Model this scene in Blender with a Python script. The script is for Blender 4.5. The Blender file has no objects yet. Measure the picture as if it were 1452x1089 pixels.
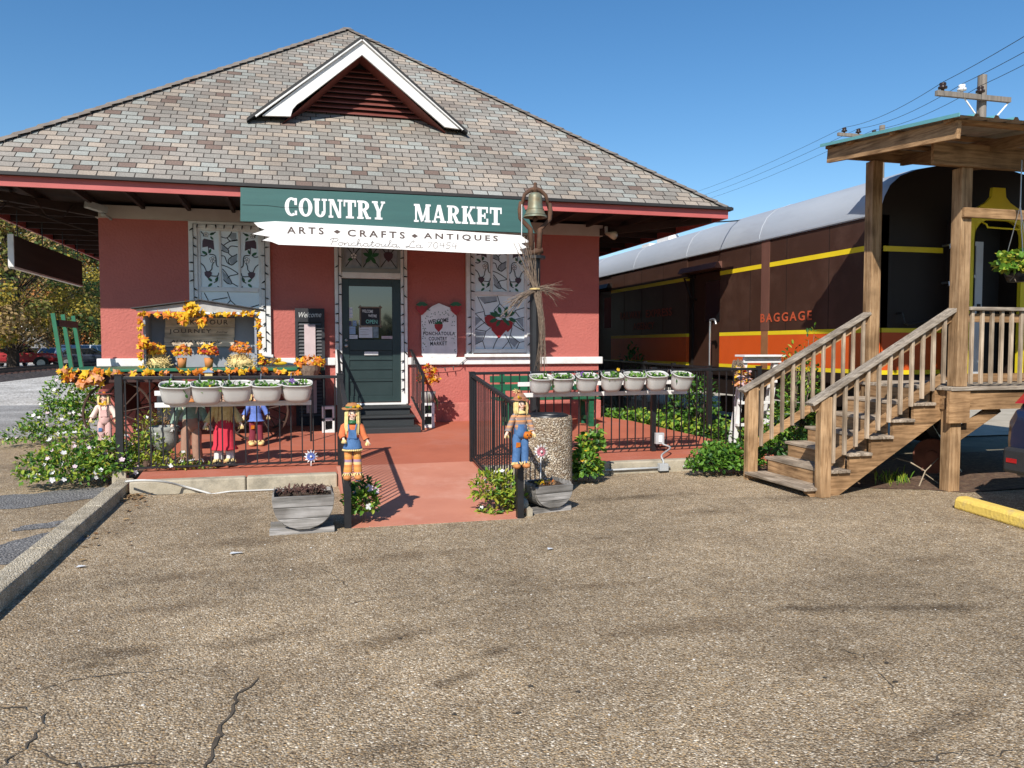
import bpy, math, random
from mathutils import Vector, Matrix
R = math.radians
rnd = random.Random(7)
scene = bpy.context.scene
col = scene.collection

# ------------------------------------------------------------------ survey: photo pixel -> point on a real plane
FPX, YAW, PITCH, EYE = 1130.0, R(14.87), R(2.76), 1.6
def _ray(px, py):
    x = (px-726)/FPX; u = -(py-544.5)/FPX
    cp, sp = math.cos(PITCH), math.sin(PITCH)
    fw = cp+u*sp; z = -sp+u*cp
    return Vector((fw*math.sin(YAW)+x*math.cos(YAW), fw*math.cos(YAW)-x*math.sin(YAW), z))
def PZ(px, py, z=0.0):
    d = _ray(px, py); t = (z-EYE)/d.z; return Vector((t*d.x, t*d.y, z))
def PY(px, py, Y):
    d = _ray(px, py); t = Y/d.y; return Vector((t*d.x, Y, EYE+t*d.z))
def PX(px, py, X):
    d = _ray(px, py); t = X/d.x; return Vector((X, t*d.y, EYE+t*d.z))

# ------------------------------------------------------------------ mesh builder
class MB:
    def __init__(s): s.v=[]; s.f=[]; s.m=[]; s.uv={}
    def add(s, vs, fs, mi=0):
        b=len(s.v); s.v.extend([Vector(p) for p in vs])
        for f in fs: s.f.append([b+i for i in f]); s.m.append(mi)
        return s
    def box(s, x0,x1,y0,y1,z0,z1, mi=0):
        return s.add([(x0,y0,z0),(x1,y0,z0),(x1,y1,z0),(x0,y1,z0),(x0,y0,z1),(x1,y0,z1),(x1,y1,z1),(x0,y1,z1)],
              [(0,3,2,1),(4,5,6,7),(0,1,5,4),(1,2,6,5),(2,3,7,6),(3,0,4,7)],mi)
    def bar(s, p0, p1, w, h, up=(0,0,1), mi=0):
        p0=Vector(p0);p1=Vector(p1);d=(p1-p0).normalized();up=Vector(up)
        sd=d.cross(up)
        if sd.length<1e-4: sd=d.cross(Vector((0,1,0)))
        sd.normalize();n=sd.cross(d).normalized();a=sd*(w/2);b=n*(h/2)
        vs=[p0-a-b,p0+a-b,p0+a+b,p0-a+b,p1-a-b,p1+a-b,p1+a+b,p1-a+b]
        return s.add(vs,[(0,1,2,3),(7,6,5,4),(0,4,5,1),(1,5,6,2),(2,6,7,3),(3,7,4,0)],mi)
    def tube(s, pts, r, n=8, mi=0, cap=True):
        pts=[Vector(p) for p in pts]; N=len(pts)
        rs=r if isinstance(r,(list,tuple)) else [r]*N
        b=len(s.v); prev=None
        for i,p in enumerate(pts):
            d=(pts[min(i+1,N-1)]-pts[max(i-1,0)])
            d=d.normalized() if d.length>1e-9 else Vector((0,0,1))
            if prev is None:
                a=d.orthogonal().normalized()
            else:
                a=prev-d*prev.dot(d)
                a=a.normalized() if a.length>1e-6 else d.orthogonal().normalized()
            prev=a; c=d.cross(a)
            for k in range(n):
                t=2*math.pi*k/n; s.v.append(p+(a*math.cos(t)+c*math.sin(t))*rs[i])
        for i in range(N-1):
            for k in range(n):
                k2=(k+1)%n; s.f.append([b+i*n+k,b+i*n+k2,b+(i+1)*n+k2,b+(i+1)*n+k]); s.m.append(mi)
        if cap:
            s.f.append([b+k for k in range(n)][::-1]); s.m.append(mi)
            s.f.append([b+(N-1)*n+k for k in range(n)]); s.m.append(mi)
        return s
    def cyl(s, p0, p1, r0, r1=None, n=16, mi=0): return s.tube([p0,p1],[r0,r0 if r1 is None else r1],n,mi)
    def lathe(s, prof, c, n=24, mi=0, sx=1, sy=1, axis='z', cap=False):
        b=len(s.v); c=Vector(c)
        for (r,z) in prof:
            for k in range(n):
                t=2*math.pi*k/n; x,y=r*math.cos(t)*sx,r*math.sin(t)*sy
                s.v.append(c+(Vector((x,y,z)) if axis=='z' else Vector((x,z,y)) if axis=='y' else Vector((z,x,y))))
        for i in range(len(prof)-1):
            for k in range(n):
                k2=(k+1)%n; s.f.append([b+i*n+k,b+i*n+k2,b+(i+1)*n+k2,b+(i+1)*n+k]); s.m.append(mi)
        if cap:
            s.f.append([b+k for k in range(n)][::-1]); s.m.append(mi)
            e=b+(len(prof)-1)*n; s.f.append([e+k for k in range(n)]); s.m.append(mi)
        return s
    def ell(s, c, rx, ry, rz, n=14, m=8, mi=0, jit=0):
        prof=[(math.sin(math.pi*i/m),-math.cos(math.pi*i/m)) for i in range(m+1)]
        b=len(s.v)
        s.lathe([(max(r,1e-3)*rx,z*rz) for r,z in prof],c,n,mi,1,ry/rx)
        if jit:
            for i in range(b,len(s.v)): s.v[i]+=Vector((rnd.uniform(-jit,jit),rnd.uniform(-jit,jit),rnd.uniform(-jit,jit)))
        return s
    def prism(s, poly, y0, y1, mi=0, plane='xz'):
        """polygon in XZ extruded along Y (or 'yz' along X, 'xy' along Z)"""
        n=len(poly)
        f={'xz':lambda a,b,c:(a,c,b),'yz':lambda a,b,c:(c,a,b),'xy':lambda a,b,c:(a,b,c)}[plane]
        vs=[f(a,b,y0) for a,b in poly]+[f(a,b,y1) for a,b in poly]
        fs=[tuple(range(n)),tuple(range(2*n-1,n-1,-1))]+[(i,i+n,(i+1)%n+n,(i+1)%n) for i in range(n)]
        return s.add(vs,fs,mi)
    def build(s, name, mats, parent=None, smooth=False, bev=0, loc=None):
        off=wloc(parent)+(Vector(loc) if loc is not None and parent is None else Vector((0,0,0)))
        me=bpy.data.meshes.new(name)
        me.from_pydata([tuple(v-off) for v in s.v],[],s.f)
        for m in (mats if isinstance(mats,(list,tuple)) else [mats]): me.materials.append(m)
        for p,mi in zip(me.polygons,s.m): p.material_index=mi; p.use_smooth=smooth
        if s.uv:
            l=me.uv_layers.new(name='uv')
            for p in me.polygons:
                if p.index in s.uv:
                    for li,uv in zip(p.loop_indices,s.uv[p.index]): l.data[li].uv=uv
        me.validate(); me.update()
        fixn(me)
        o=bpy.data.objects.new(name,me); col.objects.link(o)
        if parent is not None: o.parent=parent
        elif loc is not None: o.location=loc
        if bev:
            b=o.modifiers.new('bevel','BEVEL'); b.width=bev; b.segments=2; b.limit_method='ANGLE'; b.angle_limit=R(40)
        if smooth=='auto' or bev:
            pass
        return o
import bmesh
def fixn(me):
    if len(me.polygons)>30000: return
    bm=bmesh.new(); bm.from_mesh(me)
    bmesh.ops.recalc_face_normals(bm,faces=[f for f in bm.faces if len(f.edges)>2])
    bm.to_mesh(me); bm.free()
def wloc(o):
    v=Vector((0,0,0))
    while o is not None: v+=o.location; o=o.parent
    return v
def tag(o,label=None,cat=None,group=None,kind=None):
    if label: o['label']=label
    if cat: o['category']=cat
    if group: o['group']=group
    if kind: o['kind']=kind
    return o
def thing(name,label,cat,loc=(0,0,0),group=None):
    o=bpy.data.objects.new(name,None); col.objects.link(o); o.location=loc; o.empty_display_size=.2
    return tag(o,label,cat,group)
def copy_tree(o,parent=None):
    c=o.copy(); col.objects.link(c); c.parent=parent
    for ch in list(o.children): copy_tree(ch,c)
    return c

# ------------------------------------------------------------------ materials
def nd(nt,t,**k):
    n=nt.nodes.new(t)
    for a,b in k.items(): setattr(n,a,b)
    return n
def base_mat(name):
    m=bpy.data.materials.new(name); m.use_nodes=True; nt=m.node_tree
    return m,nt,nt.nodes['Principled BSDF'],nt.links
def c4(c): return (c[0],c[1],c[2],1)
def ramp(nt,stops,interp='LINEAR'):
    r=nd(nt,'ShaderNodeValToRGB'); cr=r.color_ramp; cr.interpolation=interp
    while len(cr.elements)<len(stops): cr.elements.new(0.5)
    for e,(p,c) in zip(cr.elements,stops): e.position=p; e.color=c4(c)
    return r
def M(name,c1,c2=None,scale=6,rough=.7,bump=0,bscale=60,metal=0,stretch=(1,1,1),lo=.35,hi=.65,spec=.4,world=False,coat=0,dirt=None,dscale=1.5,trans=0,bdist=.01):
    m,nt,b,L=base_mat(name)
    c2=c2 or [x*.82 for x in c1]
    tc=nd(nt,'ShaderNodeTexCoord'); geo=nd(nt,'ShaderNodeNewGeometry')
    mp=nd(nt,'ShaderNodeMapping'); mp.inputs['Scale'].default_value=stretch
    L.new(geo.outputs['Position'] if world else tc.outputs['Object'],mp.inputs[0])
    n=nd(nt,'ShaderNodeTexNoise'); n.inputs['Scale'].default_value=scale; n.inputs['Detail'].default_value=6; n.inputs['Roughness'].default_value=.6
    L.new(mp.outputs[0],n.inputs['Vector'])
    r=ramp(nt,[(lo,c2),(hi,c1)]); L.new(n.outputs[0],r.inputs[0]); out=r.outputs[0]
    if dirt:
        n2=nd(nt,'ShaderNodeTexNoise'); n2.inputs['Scale'].default_value=dscale; n2.inputs['Detail'].default_value=8; n2.inputs['Roughness'].default_value=.7
        L.new(mp.outputs[0],n2.inputs['Vector'])
        r2=ramp(nt,[(.5,(0,0,0)),(.72,(1,1,1))]); L.new(n2.outputs[0],r2.inputs[0])
        mx=nd(nt,'ShaderNodeMix',data_type='RGBA'); L.new(r2.outputs[0],mx.inputs[0]); L.new(out,mx.inputs[6]); mx.inputs[7].default_value=c4(dirt); out=mx.outputs[2]
    L.new(out,b.inputs['Base Color'])
    b.inputs['Roughness'].default_value=rough; b.inputs['Metallic'].default_value=metal; b.inputs['Specular IOR Level'].default_value=spec
    if coat: b.inputs['Coat Weight'].default_value=coat; b.inputs['Coat Roughness'].default_value=.08
    if bump:
        n3=nd(nt,'ShaderNodeTexNoise'); n3.inputs['Scale'].default_value=bscale; n3.inputs['Detail'].default_value=4
        L.new(mp.outputs[0],n3.inputs['Vector'])
        bp=nd(nt,'ShaderNodeBump'); bp.inputs['Strength'].default_value=bump; bp.inputs['Distance'].default_value=bdist
        L.new(n3.outputs[0],bp.inputs['Height']); L.new(bp.outputs[0],b.inputs['Normal'])
    if trans:
        t=nd(nt,'ShaderNodeBsdfTranslucent'); L.new(out,t.inputs[0]); ms=nd(nt,'ShaderNodeMixShader'); ms.inputs[0].default_value=trans
        L.new(b.outputs[0],ms.inputs[1]); L.new(t.outputs[0],ms.inputs[2]); L.new(ms.outputs[0],nt.nodes['Material Output'].inputs[0])
    return m
def wood(name,c1,c2,axis='x',scale=9,rough=.8,bump=.4):
    """sawn timber: long streaks, knots and a tone of its own for every board"""
    st={'x':(.07,1,1),'y':(1,.07,1),'z':(1,1,.07)}[axis]
    m,nt,b,L=base_mat(name); tc=nd(nt,'ShaderNodeTexCoord'); oi=nd(nt,'ShaderNodeObjectInfo'); geo=nd(nt,'ShaderNodeNewGeometry')
    ad=nd(nt,'ShaderNodeVectorMath',operation='ADD'); sc=nd(nt,'ShaderNodeVectorMath',operation='SCALE'); cb=nd(nt,'ShaderNodeCombineXYZ')
    for k in range(3): L.new(oi.outputs['Random'],cb.inputs[k])
    L.new(cb.outputs[0],sc.inputs[0]); sc.inputs['Scale'].default_value=37; L.new(tc.outputs['Object'],ad.inputs[0]); L.new(sc.outputs[0],ad.inputs[1])
    mp=nd(nt,'ShaderNodeMapping'); mp.inputs['Scale'].default_value=st; L.new(ad.outputs[0],mp.inputs[0])
    n=nd(nt,'ShaderNodeTexNoise'); n.inputs['Scale'].default_value=scale*2.2; n.inputs['Detail'].default_value=5; n.inputs['Roughness'].default_value=.65; n.inputs['Distortion'].default_value=.6; L.new(mp.outputs[0],n.inputs['Vector'])
    d=[x*.5 for x in c2]; l=[min(1,x*1.22) for x in c1]
    r=ramp(nt,[(.30,d),(.44,c2),(.56,c1),(.72,l)]); L.new(n.outputs[0],r.inputs[0])
    n2=nd(nt,'ShaderNodeTexNoise'); n2.inputs['Scale'].default_value=3.2; n2.inputs['Detail'].default_value=5; L.new(ad.outputs[0],n2.inputs['Vector'])
    r2=ramp(nt,[(.34,(.62,.60,.58)),(.6,(1.08,1.08,1.08))]); L.new(n2.outputs[0],r2.inputs[0])
    r3=ramp(nt,[(0,(.74,.73,.72)),(1,(1.16,1.14,1.12))]); L.new(oi.outputs['Random'],r3.inputs[0])
    out=r.outputs[0]
    for q in (r2,r3):
        k=nd(nt,'ShaderNodeMix',data_type='RGBA',blend_type='MULTIPLY'); k.inputs[0].default_value=1; L.new(out,k.inputs[6]); L.new(q.outputs[0],k.inputs[7]); out=k.outputs[2]
    L.new(out,b.inputs['Base Color']); b.inputs['Roughness'].default_value=rough; b.inputs['Specular IOR Level'].default_value=.25
    bp=nd(nt,'ShaderNodeBump'); bp.inputs['Strength'].default_value=bump; bp.inputs['Distance'].default_value=.008; L.new(n.outputs[0],bp.inputs['Height']); L.new(bp.outputs[0],b.inputs['Normal'])
    return m

def shingle_mat(name,w=.235,h=.146):
    m,nt,b,L=base_mat(name)
    uv=nd(nt,'ShaderNodeUVMap'); sp=nd(nt,'ShaderNodeSeparateXYZ'); L.new(uv.outputs[0],sp.inputs[0])
    def mt(op,a,c=None,clamp=False):
        n=nd(nt,'ShaderNodeMath',operation=op); n.use_clamp=clamp
        for i,x in enumerate((a,c)):
            if x is None: continue
            if isinstance(x,(int,float)): n.inputs[i].default_value=x
            else: L.new(x,n.inputs[i])
        return n.outputs[0]
    # slight waviness of the courses
    nz=nd(nt,'ShaderNodeTexNoise'); nz.inputs['Scale'].default_value=1.3; L.new(uv.outputs[0],nz.inputs['Vector'])
    wob=mt('MULTIPLY',mt('SUBTRACT',nz.outputs[0],.5),.05)
    v=mt('DIVIDE',mt('ADD',sp.outputs[1],wob),h); row=mt('FLOOR',v); fv=mt('FRACT',v)
    wr=nd(nt,'ShaderNodeTexWhiteNoise',noise_dimensions='1D'); L.new(row,wr.inputs['W'])
    u=mt('ADD',mt('DIVIDE',sp.outputs[0],w),mt('ADD',mt('MULTIPLY',row,.5),mt('MULTIPLY',wr.outputs[0],.3)))
    ce=mt('FLOOR',u); fu=mt('FRACT',u)
    cb=nd(nt,'ShaderNodeCombineXYZ'); L.new(ce,cb.inputs[0]); L.new(row,cb.inputs[1])
    wn=nd(nt,'ShaderNodeTexWhiteNoise',noise_dimensions='2D'); L.new(cb.outputs[0],wn.inputs['Vector'])
    cr=ramp(nt,[(0,(.375,.315,.255)),(.15,(.30,.27,.235)),(.43,(.265,.245,.215)),(.64,(.325,.33,.30)),(.81,(.195,.14,.115)),(.87,(.33,.28,.23)),(.94,(.245,.21,.18))],'CONSTANT')
    L.new(wn.outputs[0],cr.inputs[0])
    gn=nd(nt,'ShaderNodeTexNoise'); gn.inputs['Scale'].default_value=45; gn.inputs['Detail'].default_value=5; L.new(uv.outputs[0],gn.inputs['Vector'])
    gr=ramp(nt,[(.3,(.72,.72,.72)),(.7,(1.15,1.15,1.15))]); L.new(gn.outputs[0],gr.inputs[0])
    mx=nd(nt,'ShaderNodeMix',data_type='RGBA',blend_type='MULTIPLY'); mx.inputs[0].default_value=1
    L.new(cr.outputs[0],mx.inputs[6]); L.new(gr.outputs[0],mx.inputs[7])
    st=nd(nt,'ShaderNodeTexNoise'); st.inputs['Scale'].default_value=.55; st.inputs['Detail'].default_value=7; L.new(uv.outputs[0],st.inputs['Vector'])
    sr=ramp(nt,[(.38,(.8,.79,.78)),(.6,(1.05,1.05,1.05))]); L.new(st.outputs[0],sr.inputs[0])
    mx2=nd(nt,'ShaderNodeMix',data_type='RGBA',blend_type='MULTIPLY'); mx2.inputs[0].default_value=1
    L.new(mx.outputs[2],mx2.inputs[6]); L.new(sr.outputs[0],mx2.inputs[7])
    # slots between the tabs and under each butt edge
    e=mt('MAXIMUM',mt('LESS_THAN',fu,.065),mt('LESS_THAN',fv,.13))
    mx3=nd(nt,'ShaderNodeMix',data_type='RGBA'); L.new(e,mx3.inputs[0]); L.new(mx2.outputs[2],mx3.inputs[6]); mx3.inputs[7].default_value=(.045,.038,.032,1)
    L.new(mx3.outputs[2],b.inputs['Base Color']); b.inputs['Roughness'].default_value=.9; b.inputs['Specular IOR Level'].default_value=.2
    hh=mt('MULTIPLY',mt('SUBTRACT',1,fv),mt('SUBTRACT',1,e))
    hh=mt('ADD',hh,mt('MULTIPLY',wn.outputs[0],.35))
    bp=nd(nt,'ShaderNodeBump'); bp.inputs['Distance'].default_value=.02; bp.inputs['Strength'].default_value=.7; L.new(hh,bp.inputs['Height']); L.new(bp.outputs[0],b.inputs['Normal'])
    return m

def asphalt_mat(name,stains):
    """exposed-aggregate asphalt: pebbles, binder, patches of worn and damp surface"""
    m,nt,b,L=base_mat(name)
    geo=nd(nt,'ShaderNodeNewGeometry')
    def vor(s):
        v=nd(nt,'ShaderNodeTexVoronoi'); v.inputs['Scale'].default_value=s; v.inputs['Randomness'].default_value=1; L.new(geo.outputs['Position'],v.inputs['Vector']); return v
    v1=vor(96); v2=vor(190)
    s1=nd(nt,'ShaderNodeSeparateColor'); L.new(v1.outputs['Color'],s1.inputs[0])
    s2=nd(nt,'ShaderNodeSeparateColor'); L.new(v2.outputs['Color'],s2.inputs[0])
    stops=[(0,(.185,.128,.076)),(.2,(.32,.245,.16)),(.45,(.455,.36,.25)),(.66,(.52,.36,.19)),(.76,(.56,.475,.365)),(.9,(.80,.70,.56)),(.965,(.94,.87,.76))]
    r1=ramp(nt,stops,'CONSTANT'); L.new(s1.outputs[0],r1.inputs[0])
    r2=ramp(nt,stops,'CONSTANT'); L.new(s2.outputs[1],r2.inputs[0])
    mx=nd(nt,'ShaderNodeMix',data_type='RGBA'); L.new(s1.outputs[2],mx.inputs[0]); L.new(r1.outputs[0],mx.inputs[6]); L.new(r2.outputs[0],mx.inputs[7])
    # dark binder between pebbles
    rb=ramp(nt,[(.0,(1,1,1)),(.52,(.95,.95,.95)),(.8,(.6,.58,.55))]); 
    dm=nd(nt,'ShaderNodeMath',operation='MULTIPLY'); dm.inputs[1].default_value=1.0; L.new(v1.outputs['Distance'],dm.inputs[0]); L.new(dm.outputs[0],rb.inputs[0])
    mb=nd(nt,'ShaderNodeMix',data_type='RGBA',blend_type='MULTIPLY'); mb.inputs[0].default_value=1; L.new(mx.outputs[2],mb.inputs[6]); L.new(rb.outputs[0],mb.inputs[7])
    out=mb.outputs[2]
    def mul(out,fac):
        k=nd(nt,'ShaderNodeMix',data_type='RGBA',blend_type='MULTIPLY'); k.inputs[0].default_value=1; L.new(out,k.inputs[6]); L.new(fac,k.inputs[7]); return k.outputs[2]
    for sc,st,lo,hi,a,c in ((.30,(1,1.3,1),.34,.66,(.66,.64,.61),(1.09,1.06,1.01)),(1.3,(.9,1.1,1),.34,.56,(.82,.80,.77),(1.08,1.07,1.04)),(9,(1,1,1),.3,.6,(.80,.79,.78),(1.1,1.1,1.1))):
        mp=nd(nt,'ShaderNodeMapping'); mp.inputs['Scale'].default_value=st; L.new(geo.outputs['Position'],mp.inputs[0])
        n=nd(nt,'ShaderNodeTexNoise'); n.inputs['Scale'].default_value=sc; n.inputs['Detail'].default_value=8; n.inputs['Roughness'].default_value=.62; L.new(mp.outputs[0],n.inputs['Vector'])
        r=ramp(nt,[(lo,a),(hi,c)]); L.new(n.outputs[0],r.inputs[0]); out=mul(out,r.outputs[0])
    wn=nd(nt,'ShaderNodeTexNoise'); wn.inputs['Scale'].default_value=3.5; wn.inputs['Detail'].default_value=8; wn.inputs['Roughness'].default_value=.7; L.new(geo.outputs['Position'],wn.inputs['Vector'])
    for (x,y,rx,ry,rot,k) in stains:
        mp=nd(nt,'ShaderNodeMapping',vector_type='TEXTURE'); mp.inputs['Location'].default_value=(x,y,0); mp.inputs['Rotation'].default_value=(0,0,R(rot)); mp.inputs['Scale'].default_value=(rx,ry,1)
        L.new(geo.outputs['Position'],mp.inputs[0])
        ln=nd(nt,'ShaderNodeVectorMath',operation='LENGTH'); L.new(mp.outputs[0],ln.inputs[0])
        ad=nd(nt,'ShaderNodeMath',operation='ADD'); L.new(ln.outputs['Value'],ad.inputs[0])
        m2=nd(nt,'ShaderNodeMath',operation='MULTIPLY'); m2.inputs[1].default_value=1.8; L.new(wn.outputs[0],m2.inputs[0]); L.new(m2.outputs[0],ad.inputs[1])
        r=ramp(nt,[(.95/3,(k*.98,k*.94,k*.90)),(1.75/3,(1,1,1))]); d3=nd(nt,'ShaderNodeMath',operation='DIVIDE'); d3.inputs[1].default_value=3; L.new(ad.outputs[0],d3.inputs[0]); L.new(d3.outputs[0],r.inputs[0])
        out=mul(out,r.outputs[0])
    L.new(out,b.inputs['Base Color']); b.inputs['Roughness'].default_value=.82; b.inputs['Specular IOR Level'].default_value=.3
    bn=nd(nt,'ShaderNodeMath',operation='SUBTRACT'); bn.inputs[0].default_value=1; L.new(v1.outputs['Distance'],bn.inputs[1])
    bp=nd(nt,'ShaderNodeBump'); bp.inputs['Distance'].default_value=.008; bp.inputs['Strength'].default_value=.9; L.new(bn.outputs[0],bp.inputs['Height'])
    L.new(bp.outputs[0],b.inputs['Normal'])
    return m
def pebble_mat(name,scale,stops,bind=(.1,.08,.06),world=False):
    m,nt,b,L=base_mat(name)
    tc=nd(nt,'ShaderNodeTexCoord'); geo=nd(nt,'ShaderNodeNewGeometry'); src=geo.outputs['Position'] if world else tc.outputs['Object']
    v=nd(nt,'ShaderNodeTexVoronoi'); v.inputs['Scale'].default_value=scale; L.new(src,v.inputs['Vector'])
    s=nd(nt,'ShaderNodeSeparateColor'); L.new(v.outputs['Color'],s.inputs[0])
    r=ramp(nt,stops,'CONSTANT'); L.new(s.outputs[0],r.inputs[0])
    rb=ramp(nt,[(.45,(0,0,0)),(.75,(1,1,1))]); L.new(v.outputs['Distance'],rb.inputs[0])
    mx=nd(nt,'ShaderNodeMix',data_type='RGBA'); L.new(rb.outputs[0],mx.inputs[0]); L.new(r.outputs[0],mx.inputs[6]); mx.inputs[7].default_value=c4(bind)
    out=mx.outputs[2]
    n=nd(nt,'ShaderNodeTexNoise'); n.inputs['Scale'].default_value=.8 if world else 5; n.inputs['Detail'].default_value=6; L.new(src,n.inputs['Vector'])
    r2=ramp(nt,[(.35,(.72,.71,.7)),(.65,(1.1,1.1,1.1))]); L.new(n.outputs[0],r2.inputs[0])
    k=nd(nt,'ShaderNodeMix',data_type='RGBA',blend_type='MULTIPLY'); k.inputs[0].default_value=1; L.new(out,k.inputs[6]); L.new(r2.outputs[0],k.inputs[7])
    L.new(k.outputs[2],b.inputs['Base Color']); b.inputs['Roughness'].default_value=.8
    bp=nd(nt,'ShaderNodeBump',invert=True); bp.inputs['Distance'].default_value=.02; bp.inputs['Strength'].default_value=.8; L.new(v.outputs['Distance'],bp.inputs['Height']); L.new(bp.outputs[0],b.inputs['Normal'])
    return m
def plaid_mat(name,cols,scale):
    m,nt,b,L=base_mat(name); tc=nd(nt,'ShaderNodeTexCoord'); sp=nd(nt,'ShaderNodeSeparateXYZ'); L.new(tc.outputs['Object'],sp.inputs[0])
    mu=nd(nt,'ShaderNodeMath',operation='MULTIPLY'); mu.inputs[1].default_value=scale; L.new(sp.outputs[2],mu.inputs[0])
    fr=nd(nt,'ShaderNodeMath',operation='FRACT'); L.new(mu.outputs[0],fr.inputs[0])
    n=len(cols); r=ramp(nt,[(i/n,c) for i,c in enumerate(cols)],'CONSTANT'); L.new(fr.outputs[0],r.inputs[0]); L.new(r.outputs[0],b.inputs['Base Color']); b.inputs['Roughness'].default_value=.9
    return m

PINK=M('stucco_pink',(.47,.138,.112),(.42,.12,.098),scale=2.2,rough=.85,bump=.95,bscale=26,dirt=(.39,.105,.085),dscale=1.1,bdist=.012)
PINKB2=M('plinth_pink',(.48,.155,.125),(.41,.125,.10),scale=2.2,rough=.9,bump=.9,bscale=22,dirt=(.30,.105,.082),dscale=2.4,bdist=.012)
REDTRIM=M('trim_red',(.48,.115,.105),(.40,.09,.08),scale=3,rough=.55,stretch=(.5,2,2))
WHITE=M('paint_white',(.76,.75,.73),(.68,.67,.65),scale=5,rough=.5,dirt=(.58,.56,.53),dscale=4)
CREAM=M('paint_cream',(.52,.45,.41),(.46,.39,.35),scale=4,rough=.6)
SHINGLE=shingle_mat('roof_shingle')
CAP=M('cap_shingle',(.23,.20,.17),(.15,.125,.105),scale=4,rough=.9,bump=.5,bscale=60)
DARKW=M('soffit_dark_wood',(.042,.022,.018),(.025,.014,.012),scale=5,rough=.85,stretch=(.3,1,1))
BLACKEDGE=M('drip_edge',(.025,.024,.024),rough=.6)
LOUVER=M('louver_red',(.20,.055,.042),(.15,.04,.03),scale=6,rough=.6)
DGREEN=M('door_green',(.024,.042,.042),(.018,.034,.034),scale=4,rough=.4)
SIGNGREEN=M('sign_green',(.045,.125,.115),(.038,.105,.098),scale=2.2,rough=.5,stretch=(.3,2,4),bump=.15)
LETW=M('letter_white',(.84,.84,.83),rough=.5)
SIGNW=M('sign_white',(.83,.83,.81),(.76,.755,.73),scale=3,rough=.5,stretch=(.4,1,3))
BROWNL=M('letter_brown',(.10,.07,.06),rough=.6)
GREYL=M('letter_grey',(.30,.27,.25),rough=.6)
PANE=M('painted_pane',(.74,.80,.82),(.68,.75,.78),scale=3,rough=.22,spec=.5)
PANEG=M('painted_pane_grey',(.34,.37,.40),(.22,.25,.28),scale=9,rough=.3)
LEAD=M('lead_line',(.015,.02,.022),rough=.5)
BERRY=M('berry_red',(.38,.018,.02),(.30,.014,.016),scale=14,rough=.4)
BERRYD=M('berry_dark',(.085,.035,.05),(.06,.026,.038),scale=14,rough=.4)
ARTG=M('art_green',(.02,.13,.045),(.014,.09,.032),scale=12,rough=.4)
GLASS=M('dark_glass',(.012,.014,.016),rough=.03,spec=1.0,coat=1)
METAL=M('steel',(.55,.55,.55),rough=.35,metal=.9)
BLACKM=M('black_iron',(.016,.016,.018),(.011,.011,.012),scale=10,rough=.42,spec=.5)
STEPK=M('step_black',(.03,.034,.036),(.02,.023,.025),scale=3,rough=.6,stretch=(.3,2,2),bump=.3)
FLOOR=M('porch_red',(.46,.135,.075),(.39,.11,.062),scale=1.2,rough=.75,bump=.25,bscale=120,dirt=(.46,.17,.12),dscale=1.0,world=True)
RAMPM=M('ramp_red',(.56,.225,.145),(.49,.185,.118),scale=1.5,rough=.75,bump=.3,bscale=120,dirt=(.61,.30,.215),dscale=1.4,world=True)
CONC=M('concrete',(.44,.385,.29),(.34,.295,.215),scale=5,rough=.9,bump=.4,bscale=70,dirt=(.19,.17,.13),dscale=3)
KERB=pebble_mat('kerb_aggregate',95,[(0,(.42,.345,.23)),(.3,(.56,.475,.34)),(.6,(.66,.57,.43)),(.85,(.82,.74,.60))],(.46,.385,.27))
AGG=pebble_mat('pebble_aggregate',62,[(0,(.26,.17,.10)),(.2,(.42,.33,.22)),(.45,(.55,.46,.34)),(.65,(.34,.27,.20)),(.8,(.66,.60,.50)),(.93,(.20,.14,.10))],(.20,.15,.10))
WOODX=wood('lumber_x',(.40,.245,.125),(.29,.17,.082),'x',14)
WOODY=wood('lumber_y',(.37,.23,.12),(.26,.155,.078),'y',14)
WOODZ=wood('lumber_z',(.44,.285,.155),(.33,.20,.10),'z',14)
GREYX=wood('weathered_x',(.43,.37,.30),(.31,.26,.205),'x',16)
GREYY=wood('weathered_y',(.40,.33,.255),(.26,.21,.16),'y',16)
GREYZ=wood('weathered_z',(.45,.36,.265),(.34,.26,.185),'z',16)
SILVERW=wood('barrel_grey',(.36,.345,.33),(.24,.23,.215),'x')
BROWN=M('train_brown',(.056,.026,.017),(.048,.022,.0145),scale=2,rough=.42,spec=.4,dirt=(.080,.041,.029),dscale=1.6)
BROWND=M('train_dark',(.022,.014,.011),(.017,.0115,.0095),scale=2,rough=.5,spec=.25)
ORANGE=M('train_orange',(.64,.098,.015),(.58,.085,.013),scale=2,rough=.42,dirt=(.44,.06,.014),dscale=1)
YELLOW=M('train_yellow',(.80,.60,.02),(.74,.54,.018),scale=3,rough=.45)
MUST=M('mustard_yellow',(.78,.62,.02),(.70,.55,.016),scale=3,rough=.5)
SILVER=M('roof_silver',(.40,.43,.47),(.35,.38,.42),scale=1.0,rough=.55,metal=.1,stretch=(1,.25,1),dirt=(.31,.33,.37),dscale=1.6)
RUSTP=M('rust_pink',(.15,.065,.045),(.12,.05,.035),scale=3,rough=.7,stretch=(1,1,.3))
LETO=M('letter_orange',(.55,.10,.04),rough=.5)
LETD=M('letter_faded_red',(.42,.085,.05),(.20,.045,.03),scale=30,rough=.6)
TURQ=M('tin_turquoise',(.16,.42,.44),(.13,.36,.38),scale=4,rough=.4,metal=.2)
TINU=M('tin_underside',(.34,.30,.26),(.26,.22,.18),scale=4,rough=.6)
CARTG=M('cart_green',(.02,.15,.075),(.016,.115,.058),scale=5,rough=.5)
CARTB=M('cart_brown',(.055,.022,.018),(.04,.017,.014),scale=5,rough=.7)
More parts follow.
